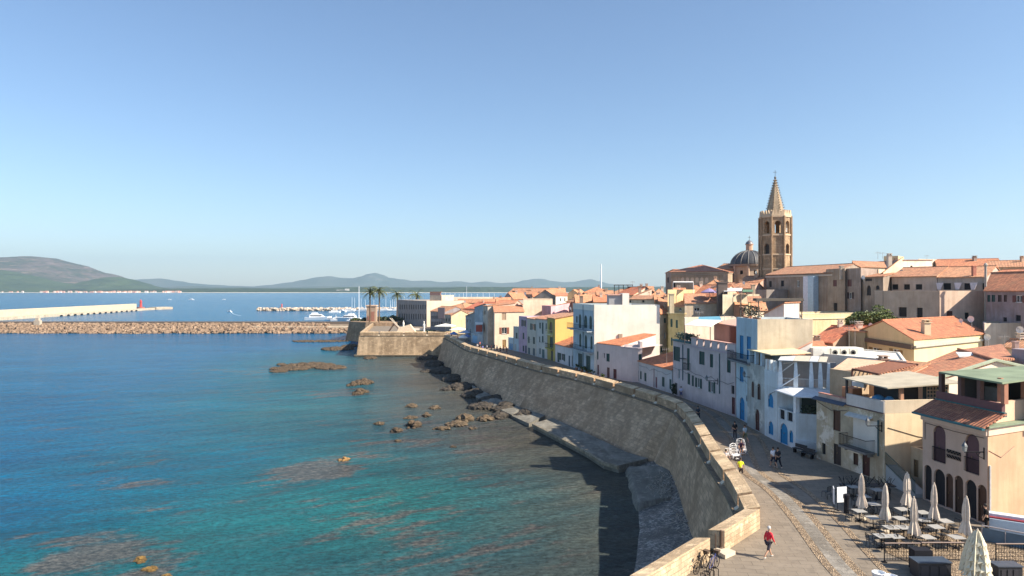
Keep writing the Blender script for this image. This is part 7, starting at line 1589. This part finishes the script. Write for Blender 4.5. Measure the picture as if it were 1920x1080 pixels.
# folded chairs stacked on the dark tables by the cream house
root = thing('folded_chairs', 'tangle of upturned chairs stacked by the cream house door', 'chairs', (27.2, 53.2, P)); mb = MB()
for i in range(9):
    x, y = 25.6+i*.42, 52.6+rr.uniform(-.4, .4)
    for j in range(5): a = rr.uniform(0, 6.3); mb.tube((x, y, P+.7+rr.uniform(0, .2)), (x+math.cos(a)*.45, y+math.sin(a)*.3, P+1.2+rr.uniform(0, .3)), .016)
mb.build('frames', IRON, root); mb = MB()
for i in range(4): mb.box(25.4+i*1.05, 52.3, P+.68, 26.3+i*1.05, 53.1, P+.74); mb.tube((25.85+i*1.05, 52.7, P), (25.85+i*1.05, 52.7, P+.68), .04)
mb.build('tabletops', plain((.04, .04, .045), .6), root)
# menu boards
for (u, v, rz, l) in ((1563, 957, R(70), 'white menu board turned edge on, left of the pair'), (1578.5, 956, R(12), 'white menu board facing the street, right of the pair')):
    x, y = g(u, v); root = thing('menu_board', l, 'menu board', (x, y, P), 'white menu boards at the terrace entrance'); root.rotation_euler = (0, 0, rz)
    local_build(MB().box(-.38, -.02, .55, .38, .02, 1.65), 'panel', plain((.78, .8, .84), .5, 0, .03), root, False); local_build(MB().tube((-.36, 0, 0), (-.36, 0, .55), .02).tube((.36, 0, 0), (.36, 0, .55), .02).box(-.4, -.2, 0, -.32, .2, .03).box(.32, -.2, 0, .4, .2, .03), 'stand', IRON, root, False)
x, y = g(1587, 962); mb = MB().lathe((x, y, P), [(.2, 0), (.17, .04), (.17, 1.0), (.22, 1.05), (.22, 1.3), (.1, 1.36)], 10); tag(mb.build('terrace_heater', plain((.015, .015, .02), .4), None), 'black upright terrace heater beside the menu boards', 'heater')
# lattice railings
def lattice(label, x0, x1, y, h=1.05):
    root = thing('lattice_railing', label, 'railing', ((x0+x1)/2, y, P), 'iron lattice railings around the terrace'); mb = MB()
    mb.tube((x0, y, P+h), (x1, y, P+h), .025).tube((x0, y, P+.1), (x1, y, P+.1), .02); n = int((x1-x0)/.16)
    for i in range(n+1): xx = x0+(x1-x0)*i/n; mb.tube((xx, y, P+.1), (xx, y, P+h), .013, .013, 4)
    for zq in (.35, .6, .82): mb.tube((x0, y+.01, P+zq), (x1, y+.01, P+zq), .011, .011, 4)
    mb.build('bars', IRON, root)
    for xx in (x0, x1): mb = MB().tube((xx, y, P), (xx, y, P+h+.06), .035).box(xx-.12, y-.12, P+.0, xx+.12, y+.12, P+.03); mb.build('post', IRON, root)
    mb = MB().box(x0, y-.05, P+h+.03, x1, y+.05, P+h+.06); mb.build('handrail', plain((.32, .24, .2), .6), root)
lattice('leftmost iron lattice railing in front of the pale tables', 21.6, 23.7, 39.6); lattice('middle iron lattice railing behind the cream parasol', 23.8, 26.3, 39.7); lattice('rightmost iron lattice railing beyond the cream parasol', 28.0, 30.1, 39.5)
def counter(label, x0, y0, x1, y1, h):
    root = thing('sideboard', label, 'sideboard', ((x0+x1)/2, (y0+y1)/2, P)); MB().box(x0, y0, P, x1, y1, P+h).build('cabinet', plain((.02, .022, .03), .5), root); MB().box(x0-.05, y0-.05, P+h+.002, x1+.05, y1+.05, P+h+.05).build('top', plain((.05, .07, .1), .45), root)
    mb = MB(); 
    for i in range(3): mb.box(x0+.15+i*(x1-x0-.3)/3, y0-.03, P+.15, x0+.05+(i+1)*(x1-x0-.3)/3, y0-.003, P+h-.15)
    mb.build('door', plain((.03, .03, .04), .5), root)
counter('long dark sideboard behind the white round planters', 22.2, 37.3, 24.0, 38.1, .85); counter('dark brown chest right of the cream frilled parasol', 26.3, 36.9, 27.6, 37.6, .8)
mb = MB().box(22.6, 38.3, P, 23.6, 38.9, P+1.15); tag(mb.build('crate', plain((.02, .02, .025), .6), None), 'black crate standing behind the long sideboard', 'crate')
for (u, v, l) in ((1648, 1072, 'white round planter bowl, upper left of the two'), (1671, 1079, 'white round planter bowl, lower right of the two')):
    x, y = g(u, v, P+.45); mb = MB().lathe((x, y, P), [(.2, 0), (.34, .25), (.36, .42), (.31, .43), (.28, .3), (.05, .28)], 18); tag(mb.build('planter', plain((.72, .74, .76), .4), None, smooth=False), l, 'planter', 'white planters at the terrace edge')
root = thing('ramp_wall', 'white low wall with red stripe descending beside the peach building', 'wall', (33, 43.5, P)); F = Face((31.2, 44.6), (36.5, 41.2))
mb = MB(); mb.hexa([F.pt(0, P-.2, 0), F.pt(6, P-.2, 0), F.pt(6, P-.2, -.9), F.pt(0, P-.2, -.9)], [F.pt(0, P+.85, 0), F.pt(6, P+.85, 0), F.pt(6, P+.85, -.9), F.pt(0, P+.85, -.9)]); mb.build('wall', plain((.5, .62, .72), .6, 0, .06), root)
mb = MB(); panel(mb, F, 0, 6, P+.86, P+.95, -.32, -.1); mb.build('stripe', plain((.3, .04, .05), .6), root); mb = MB(); panel(mb, F, 0, 6, P+.86, P+1.1, -.95, -.36); mb.build('upper_band', plain((.6, .66, .72), .6), root)
F = Face((29.6, 43.0), (33.5, 39.6)); mb = MB().path([F.pt(0, P+.95, 0), F.pt(5, P+.95, 0)], .045, 6)
for i in range(5): mb.tube(F.pt(i*1.2, P, 0), F.pt(i*1.2, P+.95, 0), .025)
root = thing('handrail', 'thin handrail with pale lit top in front of the low white wall', 'handrail', (31, 41.5, P)); mb.build('rail', plain((.4, .36, .36), .5), root)
mb = MB(); panel(mb, F, 0, 5, P, P+.8, -.05, -.03); mb.build('infill', plain((.08, .14, .2), .5), root)
# plants by doors
def shrub(label, x, y, z, rx, rz, n, mat, name='potted_plant', cat='plant', pot=None, trunk=0, leaf=.16, group=None, ry=None):
    root = thing(name, label, cat, (x, y, z), group); ry = ry or rx; rg = random.Random(int(abs(x)*91+y*7)); mb = MB()
    if pot: MB().lathe((x, y, z), [(.2*pot, 0), (.3*pot, .45*pot), (.26*pot, .46*pot)], 10).build('pot', plain((.42, .2, .12), .8), root); z += .4*pot
    if trunk: MB().tube((x, y, z), (x, y, z+trunk+rz*.4), max(.06, trunk*.05), max(.03, trunk*.03)).build('trunk', plain((.16, .11, .07), .9), root)
    cl = [(rg.gauss(0, .45), rg.gauss(0, .45), rg.uniform(-.6, .7), rg.uniform(.3, .5)) for _ in range(max(5, n//60))]
    for i in range(n):
        c = rg.choice(cl); d_ = Vector((rg.gauss(0, 1), rg.gauss(0, 1), rg.gauss(0, 1))).normalized()*c[3]*rg.uniform(.75, 1.05)
        p = Vector((x+(c[0]+d_.x)*rx, y+(c[1]+d_.y)*ry, z+trunk+rz+(c[2]*.7+d_.z)*rz)); a = Vector((rg.uniform(-1, 1), rg.uniform(-1, 1), rg.uniform(-.4, 1))).normalized()*leaf*rg.uniform(.7, 1.4); b_ = a.orthogonal().normalized()*leaf*.6
        b_ = Matrix.Rotation(rg.uniform(0, 6), 3, a.normalized()) @ b_
        mb.poly([p-a, p+b_, p+a, p-b_])
    mb.build('crown' if trunk else 'foliage', mat, root); return root
LF = leafm(); LF2 = leafm((.11, .13, .03), (.05, .07, .018)); LF3 = leafm((.04, .06, .025), (.015, .025, .012))
for i, (u, v) in enumerate(((1082, 693), (1092, 697), (1101, 701), (1108, 704), (1130, 712))):
    x, y = g(u, v); shrub('terracotta potted shrub at the foot of the tall white house, number %s from the left' % ['one', 'two', 'three', 'four', 'five'][i] if i < 4 else 'potted shrub below the curved pink house', x-.2, y-1.0, P, .5, .4, 90, LF, pot=1.2, group='potted shrubs by the street doors')
x, y = g(1264, 742); shrub('tall dark conical shrub at the corner of the lilac pink house', x-.3, y-1, P, .6, 1.2, 200, LF3)
# ================================================================ TREES
Yt = 104; x, y = xy(1640, Yt); rx_ = 4.1
root = thing('tree', 'broad green tree rising above the roofs near the yellow gabled house', 'tree', (x, y, P))
mb = MB().tube((x, y, P), (x+.2, y, 15.5), .4, .25, 8)
for k in range(7): a = k*.9; mb.tube((x+.2, y, 14.5+k*.2), (x+math.cos(a)*2.6, y+math.sin(a)*2.2, 18+k*.1), .16, .05, 5)
mb.build('trunk', plain((.14, .1, .06), .9), root)
rg = random.Random(31); mb = MB(); mb2 = MB(); cl = []
for i in range(46):
    a = rg.uniform(0, 6.28); q = math.sqrt(rg.random())*1.0; cl.append((math.cos(a)*q*4.1, math.sin(a)*q*3.0, rg.uniform(-1.2, 1.5)*(1.1-q*.7)-q*.6, rg.uniform(.6, 1.15)))
for i in range(9000):
    c = rg.choice(cl); d_ = Vector((rg.gauss(0, 1), rg.gauss(0, 1), rg.gauss(0, 1))).normalized()*c[3]*rg.uniform(.7, 1.08); p = Vector((x+.15+c[0]+d_.x, y+c[1]+d_.y, zz(595, Yt)+c[2]+d_.z*.8)); a = Vector((rg.uniform(-1, 1), rg.uniform(-1, 1), rg.uniform(-.3, .6))).normalized()*.17; b_ = a.orthogonal().normalized()*.1
    b_ = Matrix.Rotation(rg.uniform(0, 6), 3, a.normalized()) @ b_; mb.poly([p-a, p+b_, p+a, p-b_])
mb.build('crown', leafm((.13, .16, .03), (.05, .08, .018)), root)
def palm(label, u, Yp, vc, scale=1.0, lean=.3):
    x, y = xy(u, Yp); z = zz(vc, Yp); root = thing('palm_tree', label, 'palm tree', (x, y, P), 'palms by the harbour')
    mb = MB(); pts = [(x-lean*(1-t_)**2, y, P+(z-P)*t_) for t_ in (0, .25, .5, .75, 1)]
    for i in range(4): mb.tube(pts[i], pts[i+1], .38-.03*i, .35-.03*i, 7)
    mb.lathe((x, y, z-1.3), [(.3, 0), (.6, .5), (.5, 1.4)], 8); mb.build('trunk', plain((.16, .1, .06), .9), root)
    mb = MB(); rg = random.Random(int(u))
    for i in range(46):
        a = rg.uniform(0, 6.28); el = rg.uniform(-.5, 1.2); L_ = rg.uniform(2.8, 3.8)*scale; p = Vector((x, y, z)); dr = Vector((math.cos(a)*math.cos(el), math.sin(a)*math.cos(el), math.sin(el)))
        for k in range(7):
            q = p+dr*L_/7; sd_ = dr.cross(Vector((0, 0, 1))).normalized(); w_ = .42*(1-k/8)+.06
            for s in (-1, 1): mb.poly([p, q, q+sd_*s*w_+Vector((0, 0, -.22))+dr*.1]); 
            p = q; dr = (dr+Vector((0, 0, -.22))).normalized()
    mb.build('crown', leafm((.13, .13, .03), (.05, .07, .02)), root)
palm('left palm of the close pair by the harbour', 694, 300, 548, 1.25); palm('right taller palm of the close pair by the harbour', 711.5, 300, 546, 1.35)
palm('palm rising behind the left end of the institutional building', 745, 345, 553, 1.35); palm('palm half hidden behind the roof of the institutional building', 781, 350, 553, 1.5)
bu = [(664, 603), (674, 604), (684, 602), (702, 604), (709, 600), (722, 600), (733, 598), (744, 592), (741, 601), (727, 605), (693, 605), (716, 607)]
for i, (u, v) in enumerate(bu):
    Yb = 325-i % 3*5; x, y = xy(u, Yb); shrub('green garden bush behind the bastion, '+['leftmost by the dark curtain wall', 'second from the left', 'third from the left', 'between the two palms', 'right of the right palm', 'midway between palms and long building', 'near the long building, yellowish', 'dark one touching the long building', 'lower one by the long building', 'lower one midway', 'low one by the left palm', 'low one below the right palm'][i], x, y, 7.4, 2.6 if i != 7 else 3.2, (zz(v-4, Yb)-7.4)/2+.4, 420, [LF, LF2, LF3][i % 3], 'bush', 'bush', leaf=.4, group='bushes in the garden behind the bastion')
# ================================================================ BASTION TERRACE
x, y = xy(697, 312); root = thing('small_tower', 'small square salmon tower beside the palms', 'tower', (x, y, P))
mb = MB().box(x-2.0, y-2, 7, x+2.2, y+2, zz(574, 312)); mb.build('wall', wallm((.44, .33, .25), .3), root); mb = MB().box(x+.1, y-2.15, 8, x+1.6, y-2.01, zz(584, 312)).box(x-1.4, y-2.15, 9, x-.6, y-2.01, 11); mb.build('opening', plain((.3, .14, .1), .8), root); MB().box(x-2.3, y-2.3, zz(574, 312), x+2.5, y+2.3, zz(574, 312)+.5).build('cornice', plain((.6, .42, .3), .8), root)
x, y = xy(742, 246); root = thing('catapult', 'wooden replica catapult standing on the bastion', 'catapult', (x, y, P)); mb = MB()
for s in (-1, 1): mb.path([(x-3, y+s, P), (x-.5, y+s, P+3.6), (x+2.4, y+s, P)], .16, 5); mb.tube((x-3.2, y+s, P+.3), (x+2.8, y+s, P+.3), .15)
mb.build('frame', plain((.13, .08, .06), .8), root); MB().tube((x-2.2, y, P+5.6), (x+2.2, y, P+.9), .14).tube((x-1.6, y+.5, P+5.5), (x+2.6, y+.5, P+.6), .12).build('arm', plain((.6, .52, .42), .8), root)
x, y = xy(764, 244); mb = MB().hexa([(x-4, y-1, P), (x+3.5, y-1, P), (x+3.5, y+1.5, P), (x-4, y+1.5, P)], [(x-3, y-.8, P+2.2), (x+1.0, y-.8, P+3.4), (x+1.0, y+1.2, P+3.4), (x-3, y+1.2, P+2.2)]); tag(mb.build('stone_monument', plain((.7, .55, .4), .85), None), 'pale angular stone monument right of the catapult', 'monument')
for (u, Ym, hh, l) in ((795, 240, 4.4, 'tall slim white statue on the bastion near the parapet'), (756.5, 268, 3.2, 'smaller white statue left behind the stone monument')):
    x, y = xy(u, Ym); root = thing('statue', l, 'statue', (x, y, P)); MB().box(x-.5, y-.5, P, x+.5, y+.5, P+.8).build('plinth', plain((.7, .64, .56), .8), root); MB().lathe((x, y, P+.8), [(.4, 0), (.32, hh*.3), (.42, hh*.5), (.4, hh*.62), (.16, hh*.7), (.24, hh*.78), (.2, hh*.86), (.05, hh*.9)], 8).build('figure', plain((.78, .74, .68), .7), root)
x0, y0 = xy(774, 262); x1, _ = xy(792, 262); tag(MB().box(x0, y0, P, x1, y0+.4, P+1.0).build('low_wall', plain((.78, .7, .6), .8), None), 'low white wall at the back of the bastion terrace', 'wall')
mb = MB(); p = xy(786, 250); mb.box(p[0]-4, p[1], P, p[0]+6, p[1]+1.2, P+.8); tag(mb.build('hedge', LF3, None), 'low dark hedge behind the statue', 'hedge')
def parasol(label, x, y, r_, h, col, sq=False, name='parasol'):
    root = thing(name, label, 'parasol', (x, y, P), 'open parasols at the far cafe'); MB().tube((x, y, P), (x, y, P+h), .05).build('pole', plain((.4, .35, .3), .6), root)
    MB().lathe((x, y, P+h-.75), [(r_*1.01, -.22), (r_, 0), (r_*.5, .38), (.06, .72)], 4 if sq else 10, rot=.6).build('canopy', plain(col, .8, 0, .05), root)
parasol('wide white square cafe parasol, farthest left', xy(835, 238)[0], 238, 4.2, 4.0, (.82, .8, .72), True); parasol('wide white square cafe parasol right of the first', xy(860, 228)[0], 228, 3.6, 3.3, (.8, .76, .66), True); parasol('pale blue grey cafe parasol behind the round ones', xy(873, 214)[0], 214, 2.4, 3.2, (.5, .56, .72), True)
parasol('round blue parasol at the end of the rampart street', xy(851, 216)[0], 216, 1.3, 2.6, (.12, .25, .5)); parasol('round white parasol in front of the blue one', xy(867, 199)[0]+.2, 199, 1.35, 2.7, (.8, .76, .72)); parasol('second blue parasol below the pale blue grey one', xy(876, 208)[0], 208, 1.2, 2.3, (.14, .22, .45))
parasol('lavender parasol on the red roofs below the church', xy(1330, 134)[0], 134, 1.6, 2, (.3, .24, .42)); _pl = bpy.data.objects['parasol.006'] if 'parasol.006' in bpy.data.objects else None
if _pl: _pl.location.z = zz(540, 134)-2; _pl['group'] = 'rooftop parasols'
# ================================================================ BOATS
def yacht(label, u, v, L_, rz=0, tall=1.0, col=(.82, .82, .82), group='motor yachts in the harbour'):
    x, y = g(u, v, 0); root = thing('motor_yacht', label, 'motor yacht', (x, y, 0), group); root.rotation_euler = (0, 0, rz); b_ = L_*.14; k = L_/20
    mb = MB(); mb.hexa([(-L_/2, -b_*.7, -.3), (L_*.35, -b_*.6, -.3), (L_*.47, 0, -.3), (L_*.35, b_*.6, -.3), (-L_/2, b_*.7, -.3)], [(-L_/2, -b_, 2.1*k), (L_*.35, -b_, 2.5*k), (L_/2, 0, 2.9*k), (L_*.35, b_, 2.5*k), (-L_/2, b_, 2.1*k)]); local_build(mb, 'hull', plain(col, .3), root, False)
    mb = MB().hexa([(-L_*.32, -b_*.75, 2.2*k), (L_*.25, -b_*.7, 2.2*k), (L_*.25, b_*.7, 2.2*k), (-L_*.32, b_*.75, 2.2*k)], [(-L_*.3, -b_*.7, 4.3*k), (L_*.1, -b_*.6, 4.3*k), (L_*.1, b_*.6, 4.3*k), (-L_*.3, b_*.7, 4.3*k)]); local_build(mb, 'cabin', plain(col, .3), root, False)
    local_build(MB().box(-L_*.28, -b_*.78, 3.0*k, L_*.14, b_*.78, 3.7*k), 'window', plain((.03, .04, .06), .15), root, False)
    if tall > 1: local_build(MB().hexa([(-L_*.25, -b_*.5, 4.31*k), (L_*.0, -b_*.5, 4.31*k), (L_*.0, b_*.5, 4.31*k), (-L_*.25, b_*.5, 4.31*k)], [(-L_*.24, -b_*.45, 5.6*k), (-L_*.05, -b_*.45, 5.6*k), (-L_*.05, b_*.45, 5.6*k), (-L_*.24, b_*.45, 5.6*k)]), 'flybridge', plain(col, .3), root, False)
    local_build(MB().tube((-L_*.15, 0, 4.3*k), (-L_*.17, 0, 8*k), .1).tube((-L_*.1, -1, 5*k), (-L_*.1, -1, 7*k), .06), 'mast', plain((.75, .75, .75), .5), root, False)
def sailboat(label, u, v, top_v, group='sailing boats in the harbour', L_=12, rz=0, r_=.11):
    x, y = g(u, v, 0); root = thing('sailing_boat', label, 'sailing boat', (x, y, 0), group); root.rotation_euler = (0, 0, rz); b_ = L_*.13; H = zz(top_v, y)
    local_build(MB().hexa([(-L_/2, -b_*.6, -.3), (L_*.2, -b_*.6, -.3), (L_*.45, 0, -.3), (L_*.2, b_*.6, -.3), (-L_/2, b_*.6, -.3)], [(-L_/2, -b_, 1.2), (L_*.2, -b_, 1.3), (L_/2, 0, 1.5), (L_*.2, b_, 1.3), (-L_/2, b_, 1.2)]), 'hull', plain((.8, .8, .8), .3), root, False)
    local_build(MB().hexa([(-L_*.2, -b_*.5, 1.3), (L_*.2, -b_*.4, 1.3), (L_*.2, b_*.4, 1.3), (-L_*.2, b_*.5, 1.3)], [(-L_*.18, -b_*.45, 1.9), (L_*.12, -b_*.35, 1.8), (L_*.12, b_*.35, 1.8), (-L_*.18, b_*.45, 1.9)]), 'cabin', plain((.75, .75, .72), .4), root, False)
    local_build(MB().tube((L_*.05, 0, 1), (L_*.05, 0, H), r_*1.5, r_, 5), 'mast', plain((.8, .8, .8), .4), root, False)
    local_build(MB().tube((L_*.05, 0, 2.6), (-L_*.38, 0, 2.5), .18, .14, 6), 'boom', plain((.3, .35, .5), .7), root, False)
yacht('white motor yacht moored left behind the breakwater', 597, 600, 20, R(5), 2); yacht('small white motor boat right of the leftmost yacht', 621, 601, 9, R(-8)); yacht('white motor boat between the leftmost yacht and the big one', 634, 601, 11, R(10)); yacht('large white motor yacht near the big mast', 652, 601, 19, R(175), 2)
yacht('grey white boat right beside the large yacht', 662, 602, 9, R(20)); yacht('small boat moored at the near end of the harbour mole', 628, 586, 12, R(20)); yacht('second small boat moored beside the harbour mole', 640, 585, 13, R(-15)); yacht('third small boat moored beside the harbour mole', 655, 584, 14, R(10)); yacht('boat moored on the mole left of the palms', 683, 584, 16, R(0)); yacht('boat moored on the mole between the palms and building', 722, 583.5, 15, R(5)); yacht('boat moored on the mole beside the building edge', 737, 583, 15, R(-5))
yacht('small white motorboat speeding alone in the outer bay', 358, 562.5, 13, R(180), group='boats under way'); yacht('small white motorboat with curved wake off the mole', 430, 585, 6, R(160), group='boats under way')
yacht('tiny boat far out left of the speeding motorboat', 318, 562, 8, R(0), group='boats under way'); yacht('tiny boat far out between the speeding motorboat and mole', 420, 562, 8, R(0), group='boats under way')
sailboat('white sailing boat with the tallest near mast by the breakwater', 671, 604, 537, L_=16, r_=.2)
for i, (u, tv) in enumerate(((659, 557), (664, 558), (676, 559), (684, 562), (700, 557), (722.5, 556), (731, 563), (735, 558), (739, 557), (742, 560), (757, 555), (762, 556), (768, 553))):
    sailboat('sailing boat with slim mast moored in the marina, %s' % ['leftmost', 'second from left', 'just right of the tallest mast', 'left of the palm pair', 'between the two palms', 'right of the palm pair', 'fourth from the building', 'third from the building', 'second from the building', 'at the building edge', 'behind the building, left', 'behind the building, middle', 'behind the building, right'][i], u, 584-i % 3, tv)
for i, u in enumerate((834, 843, 852, 860, 868, 874, 883, 894, 905, 917, 926)):
    sailboat('white mast showing above the long cream building', u, 573, 548+(i*5) % 4 - (12 if i == 5 else 0), 'masts beyond the long cream building', 14, 0, .2)
root = thing('tall_mast', 'very tall tapering white mast rising beyond the town roofs', 'mast', (xy(1127, 620)[0], 620, 0)); x, y = xy(1127, 620); MB().tube((x, y, 0), (x, y, zz(495, y)), 1.0, .45, 8).build('mast', plain((.85, .84, .82), .4), root); MB().tube((x-5, y, 12), (x+5, y, 12), .2).build('spreader', plain((.8, .8, .8), .4), root)
for nm, pts in (('wake', [g(366, 562.5, .02), g(440, 561.5, .02)]), ('wake', [g(433, 585, .02), g(438, 589, .02), g(452, 592, .02)])):
    mb = MB(); a = offset(pts, .5); b_ = offset(pts, -.5)
    for i in range(len(pts)-1): mb.poly([(b_[i][0], b_[i][1], .03), (b_[i+1][0], b_[i+1][1], .03), (a[i+1][0], a[i+1][1], .03), (a[i][0], a[i][1], .03)])
    tag(mb.build('wake', plain((.3, .4, .47), .6), None), kind='stuff')
# ================================================================ ROOFTOP THINGS
def dish(label, u, v, Yd, r_=.45, az=-60):
    r_ *= .72; x, y = xy(u, Yd); z = zz(v, Yd); root = thing('satellite_dish', label, 'satellite dish', (x, y, z-.8), 'satellite dishes on the roofs'); root.rotation_euler = (0, 0, R(az))
    mb = MB().lathe((0, 0, 0), [(r_*k_, .22*r_*k_*k_) for k_ in (.02, .3, .55, .8, 1)], 14); mb.v = [(p[0], -.15-p[2], .8+p[1]) for p in mb.v]; mb.f = [f for f in mb.f if len(f) == 4 or len(f) == 14][:-1]; local_build(mb, 'bowl', plain((.72, .7, .68), .5), root, True)
    local_build(MB().tube((0, 0, -.4), (0, 0, .8), .03).tube((0, -.15, .45), (0, -.6, .75), .015), 'mount', plain((.35, .35, .35), .5), root, False)
for (u, v, Yd, l, r_) in ((1822, 598, 93, 'large satellite dish on the ridge of the ochre house roof', .6), (1803, 601, 95, 'smaller satellite dish left of the large one on the ochre roof', .4), (1853, 632, 84, 'white satellite dish at the right eave of the ochre house', .55), (1576, 630, 97, 'white satellite dish on the red roofs left of the ochre house', .55), (1634, 609, 98, 'white satellite dish below the tree', .42), (1347, 543, 133, 'white satellite dish beside the dark chimney stack', .55), (975, 552, 250, 'left satellite dish of the far pair', 1.0), (986, 551, 250, 'right satellite dish of the far pair', 1.0), (1396, 530, 150, 'white satellite dish under the dome', .5), (1914, 618, 84, 'white satellite dish at the right edge of the photo', .6), (1071, 578, 170, 'white satellite dish behind the yellow house', .5), (1692, 510, 124, 'white satellite dish on the cream wall below the grey box house', .6), (1620, 520, 120, 'round dish beside the red roofed loggia', .5)):
    dish(l, u, v, Yd, r_)
def antenna(label, u, v0, v1, Ya, n=5, w_=.5):
    x, y = xy(u, Ya); z0_, z1_ = zz(v1, Ya), zz(v0, Ya); root = thing('roof_antenna', label, 'antenna', (x, y, z0_), 'television antennas on the roofs'); MB().tube((x, y, z0_-.5), (x, y, z1_), .035, .025, 5).build('mast', plain((.25, .23, .22), .5), root)
    mb = MB().tube((x-.7, y, z1_-.25), (x+.6, y, z1_-.2), .018, .018, 4)
    for i in range(n): xx = x-.65+i*1.2/(n-1); mb.tube((xx, y-w_*.2, z1_-.22-w_*.5), (xx, y+w_*.2, z1_-.22+w_*.5), .014, .014, 4)
    mb.build('aerial', plain((.3, .28, .27), .5), root)
for (u, v0, v1, Ya, l) in ((1603, 600, 640, 88, 'pale television antenna left of the ochre gable'), (1592, 612, 660, 86, 'thin antenna in front of the olive block'), (1655, 482-9, 482, 160, 'tall antenna on the grey box house, right one'), (1646, 472, 482, 160, 'shorter antenna on the grey box house, left one'), (1738, 478, 487, 172, 'small aerial on the flat topped cream building'), (1883, 628, 655, 83, 'thin aerial above the broad tiled roof'), (1917, 612, 650, 84, 'aerial at the right edge of the photo'), (1337, 535, 560, 134, 'aerial among the tangled red roofs'), (1186, 527, 543, 182, 'dark aerial on the big red gable'), (1312, 583, 600, 110, 'aerial above the salmon terrace'), (1358, 590, 612, 97, 'thin aerial on the salmon terrace roof'), (1066, 575, 590, 172, 'aerial on the pink roof behind the mint house'), (1250, 655-3, 690, 108, 'aerial cluster on the low white house roof'), (1072, 630, 645, 139, 'small aerial on the steep red roof by the tall white house')):
    antenna(l, u, v0, v1, Ya)
def rchim(label, u, v0, v1, Yc, w_=.7, col=(.5, .38, .28)):
    x, y = xy(u, Yc); mb = MB().box(x-w_/2, y-w_/2, zz(v1, Yc)-1.2, x+w_/2, y+w_/2, zz(v0, Yc)).box(x-w_*.62, y-w_*.62, zz(v0, Yc)+.002, x+w_*.62, y+w_*.62, zz(v0, Yc)+.15); tag(mb.build('roof_chimney', wallm(col, .3), None), label, 'chimney', 'chimneys on the roofs')
for a in ((1578, 500, 512, 128, .6, (.6, .5, .4)), (1873, 492, 505, 160, .7, (.5, .25, .18)), (1826, 500, 510, 110, .5, (.5, .2, .14)), (1259, 552, 575, 126, .8, (.72, .6, .4)), (1090, 556, 564, 170, .8, (.3, .22, .18)), (963, 546, 556, 250, 1.0, (.2, .15, .12)), (1215, 548, 556, 172, .6, (.6, .4, .3)), (1412, 535, 545, 140, .7, (.5, .4, .3)), (1655, 616, 628, 92, .4, (.3, .2, .15)), (1904, 650-8, 660, 80, .5, (.45, .3, .28))):
    u = a[0]; rchim('chimney %s' % {1578: 'at the joint of the church nave and brown house', 1873: 'on the long skyline roof at right', 1826: 'on the second beige house roof', 1259: 'pale yellow on the ochre yellow attic', 1090: 'dark stub above the tall white house', 963: 'dark far one on the two dishes roof', 1215: 'on the pale gable house', 1412: 'on the cream parapet house', 1655: 'low one left of the ochre ridge', 1904: 'pinkish behind the broad tiled roof'}[u], *a)
# dark rooftop frame on the skyline above the tall white house
x0, y0 = xy(1153, 186); x1, _ = xy(1187, 186); root = thing('roof_frame', 'dark flat terrace frame on the skyline above the tall white house', 'pergola', (x0, y0, 20)); mb = MB().box(x0, y0, zz(535, 186), x1, y0+2, zz(533.6, 186))
for k in range(5): xx = x0+(x1-x0)*k/4; mb.tube((xx, y0+1, 20), (xx, y0+1, zz(535, 186)), .09)
mb.build('frame', plain((.04, .04, .045), .7), root)

for i, (u, v, l) in enumerate(((1499, 850, 'dark low bench against the white house wall, left one'), (1514, 858, 'dark low bench by the cream house corner, right one'))):
    x, y = g(u, v); root = thing('bench', l, 'bench', (x, y, P), 'benches by the white house'); root.rotation_euler = (0, 0, R(-65))
    local_build(MB().box(-.7, -.22, .4, .7, .22, .46), 'seat', plain((.025, .03, .035), .7), root, False)
    for sx in (-.55, .55): local_build(MB().box(sx-.04, -.2, 0, sx+.04, .2, .4), 'leg', IRON, root, False)
    local_build(MB().box(-.7, .2, .5, .7, .25, .85), 'backrest', plain((.025, .03, .035), .7), root, False)
# ---------------------------------------------------------------- air
mb = MB().box(-9500, -600, -3, 9500, 14600, 700)
hm = bpy.data.materials.new('air'); hm.use_nodes = True; t = hm.node_tree; t.nodes.remove(t.nodes['Principled BSDF'])
pv = t.nodes.new('ShaderNodeVolumePrincipled'); pv.inputs['Color'].default_value = (.6, .82, 1, 1); pv.inputs['Density'].default_value = 7e-5; pv.inputs['Anisotropy'].default_value = .2
t.links.new(pv.outputs[0], t.nodes['Material Output'].inputs['Volume'])
tag(mb.build('haze', hm, None), kind='stuff')
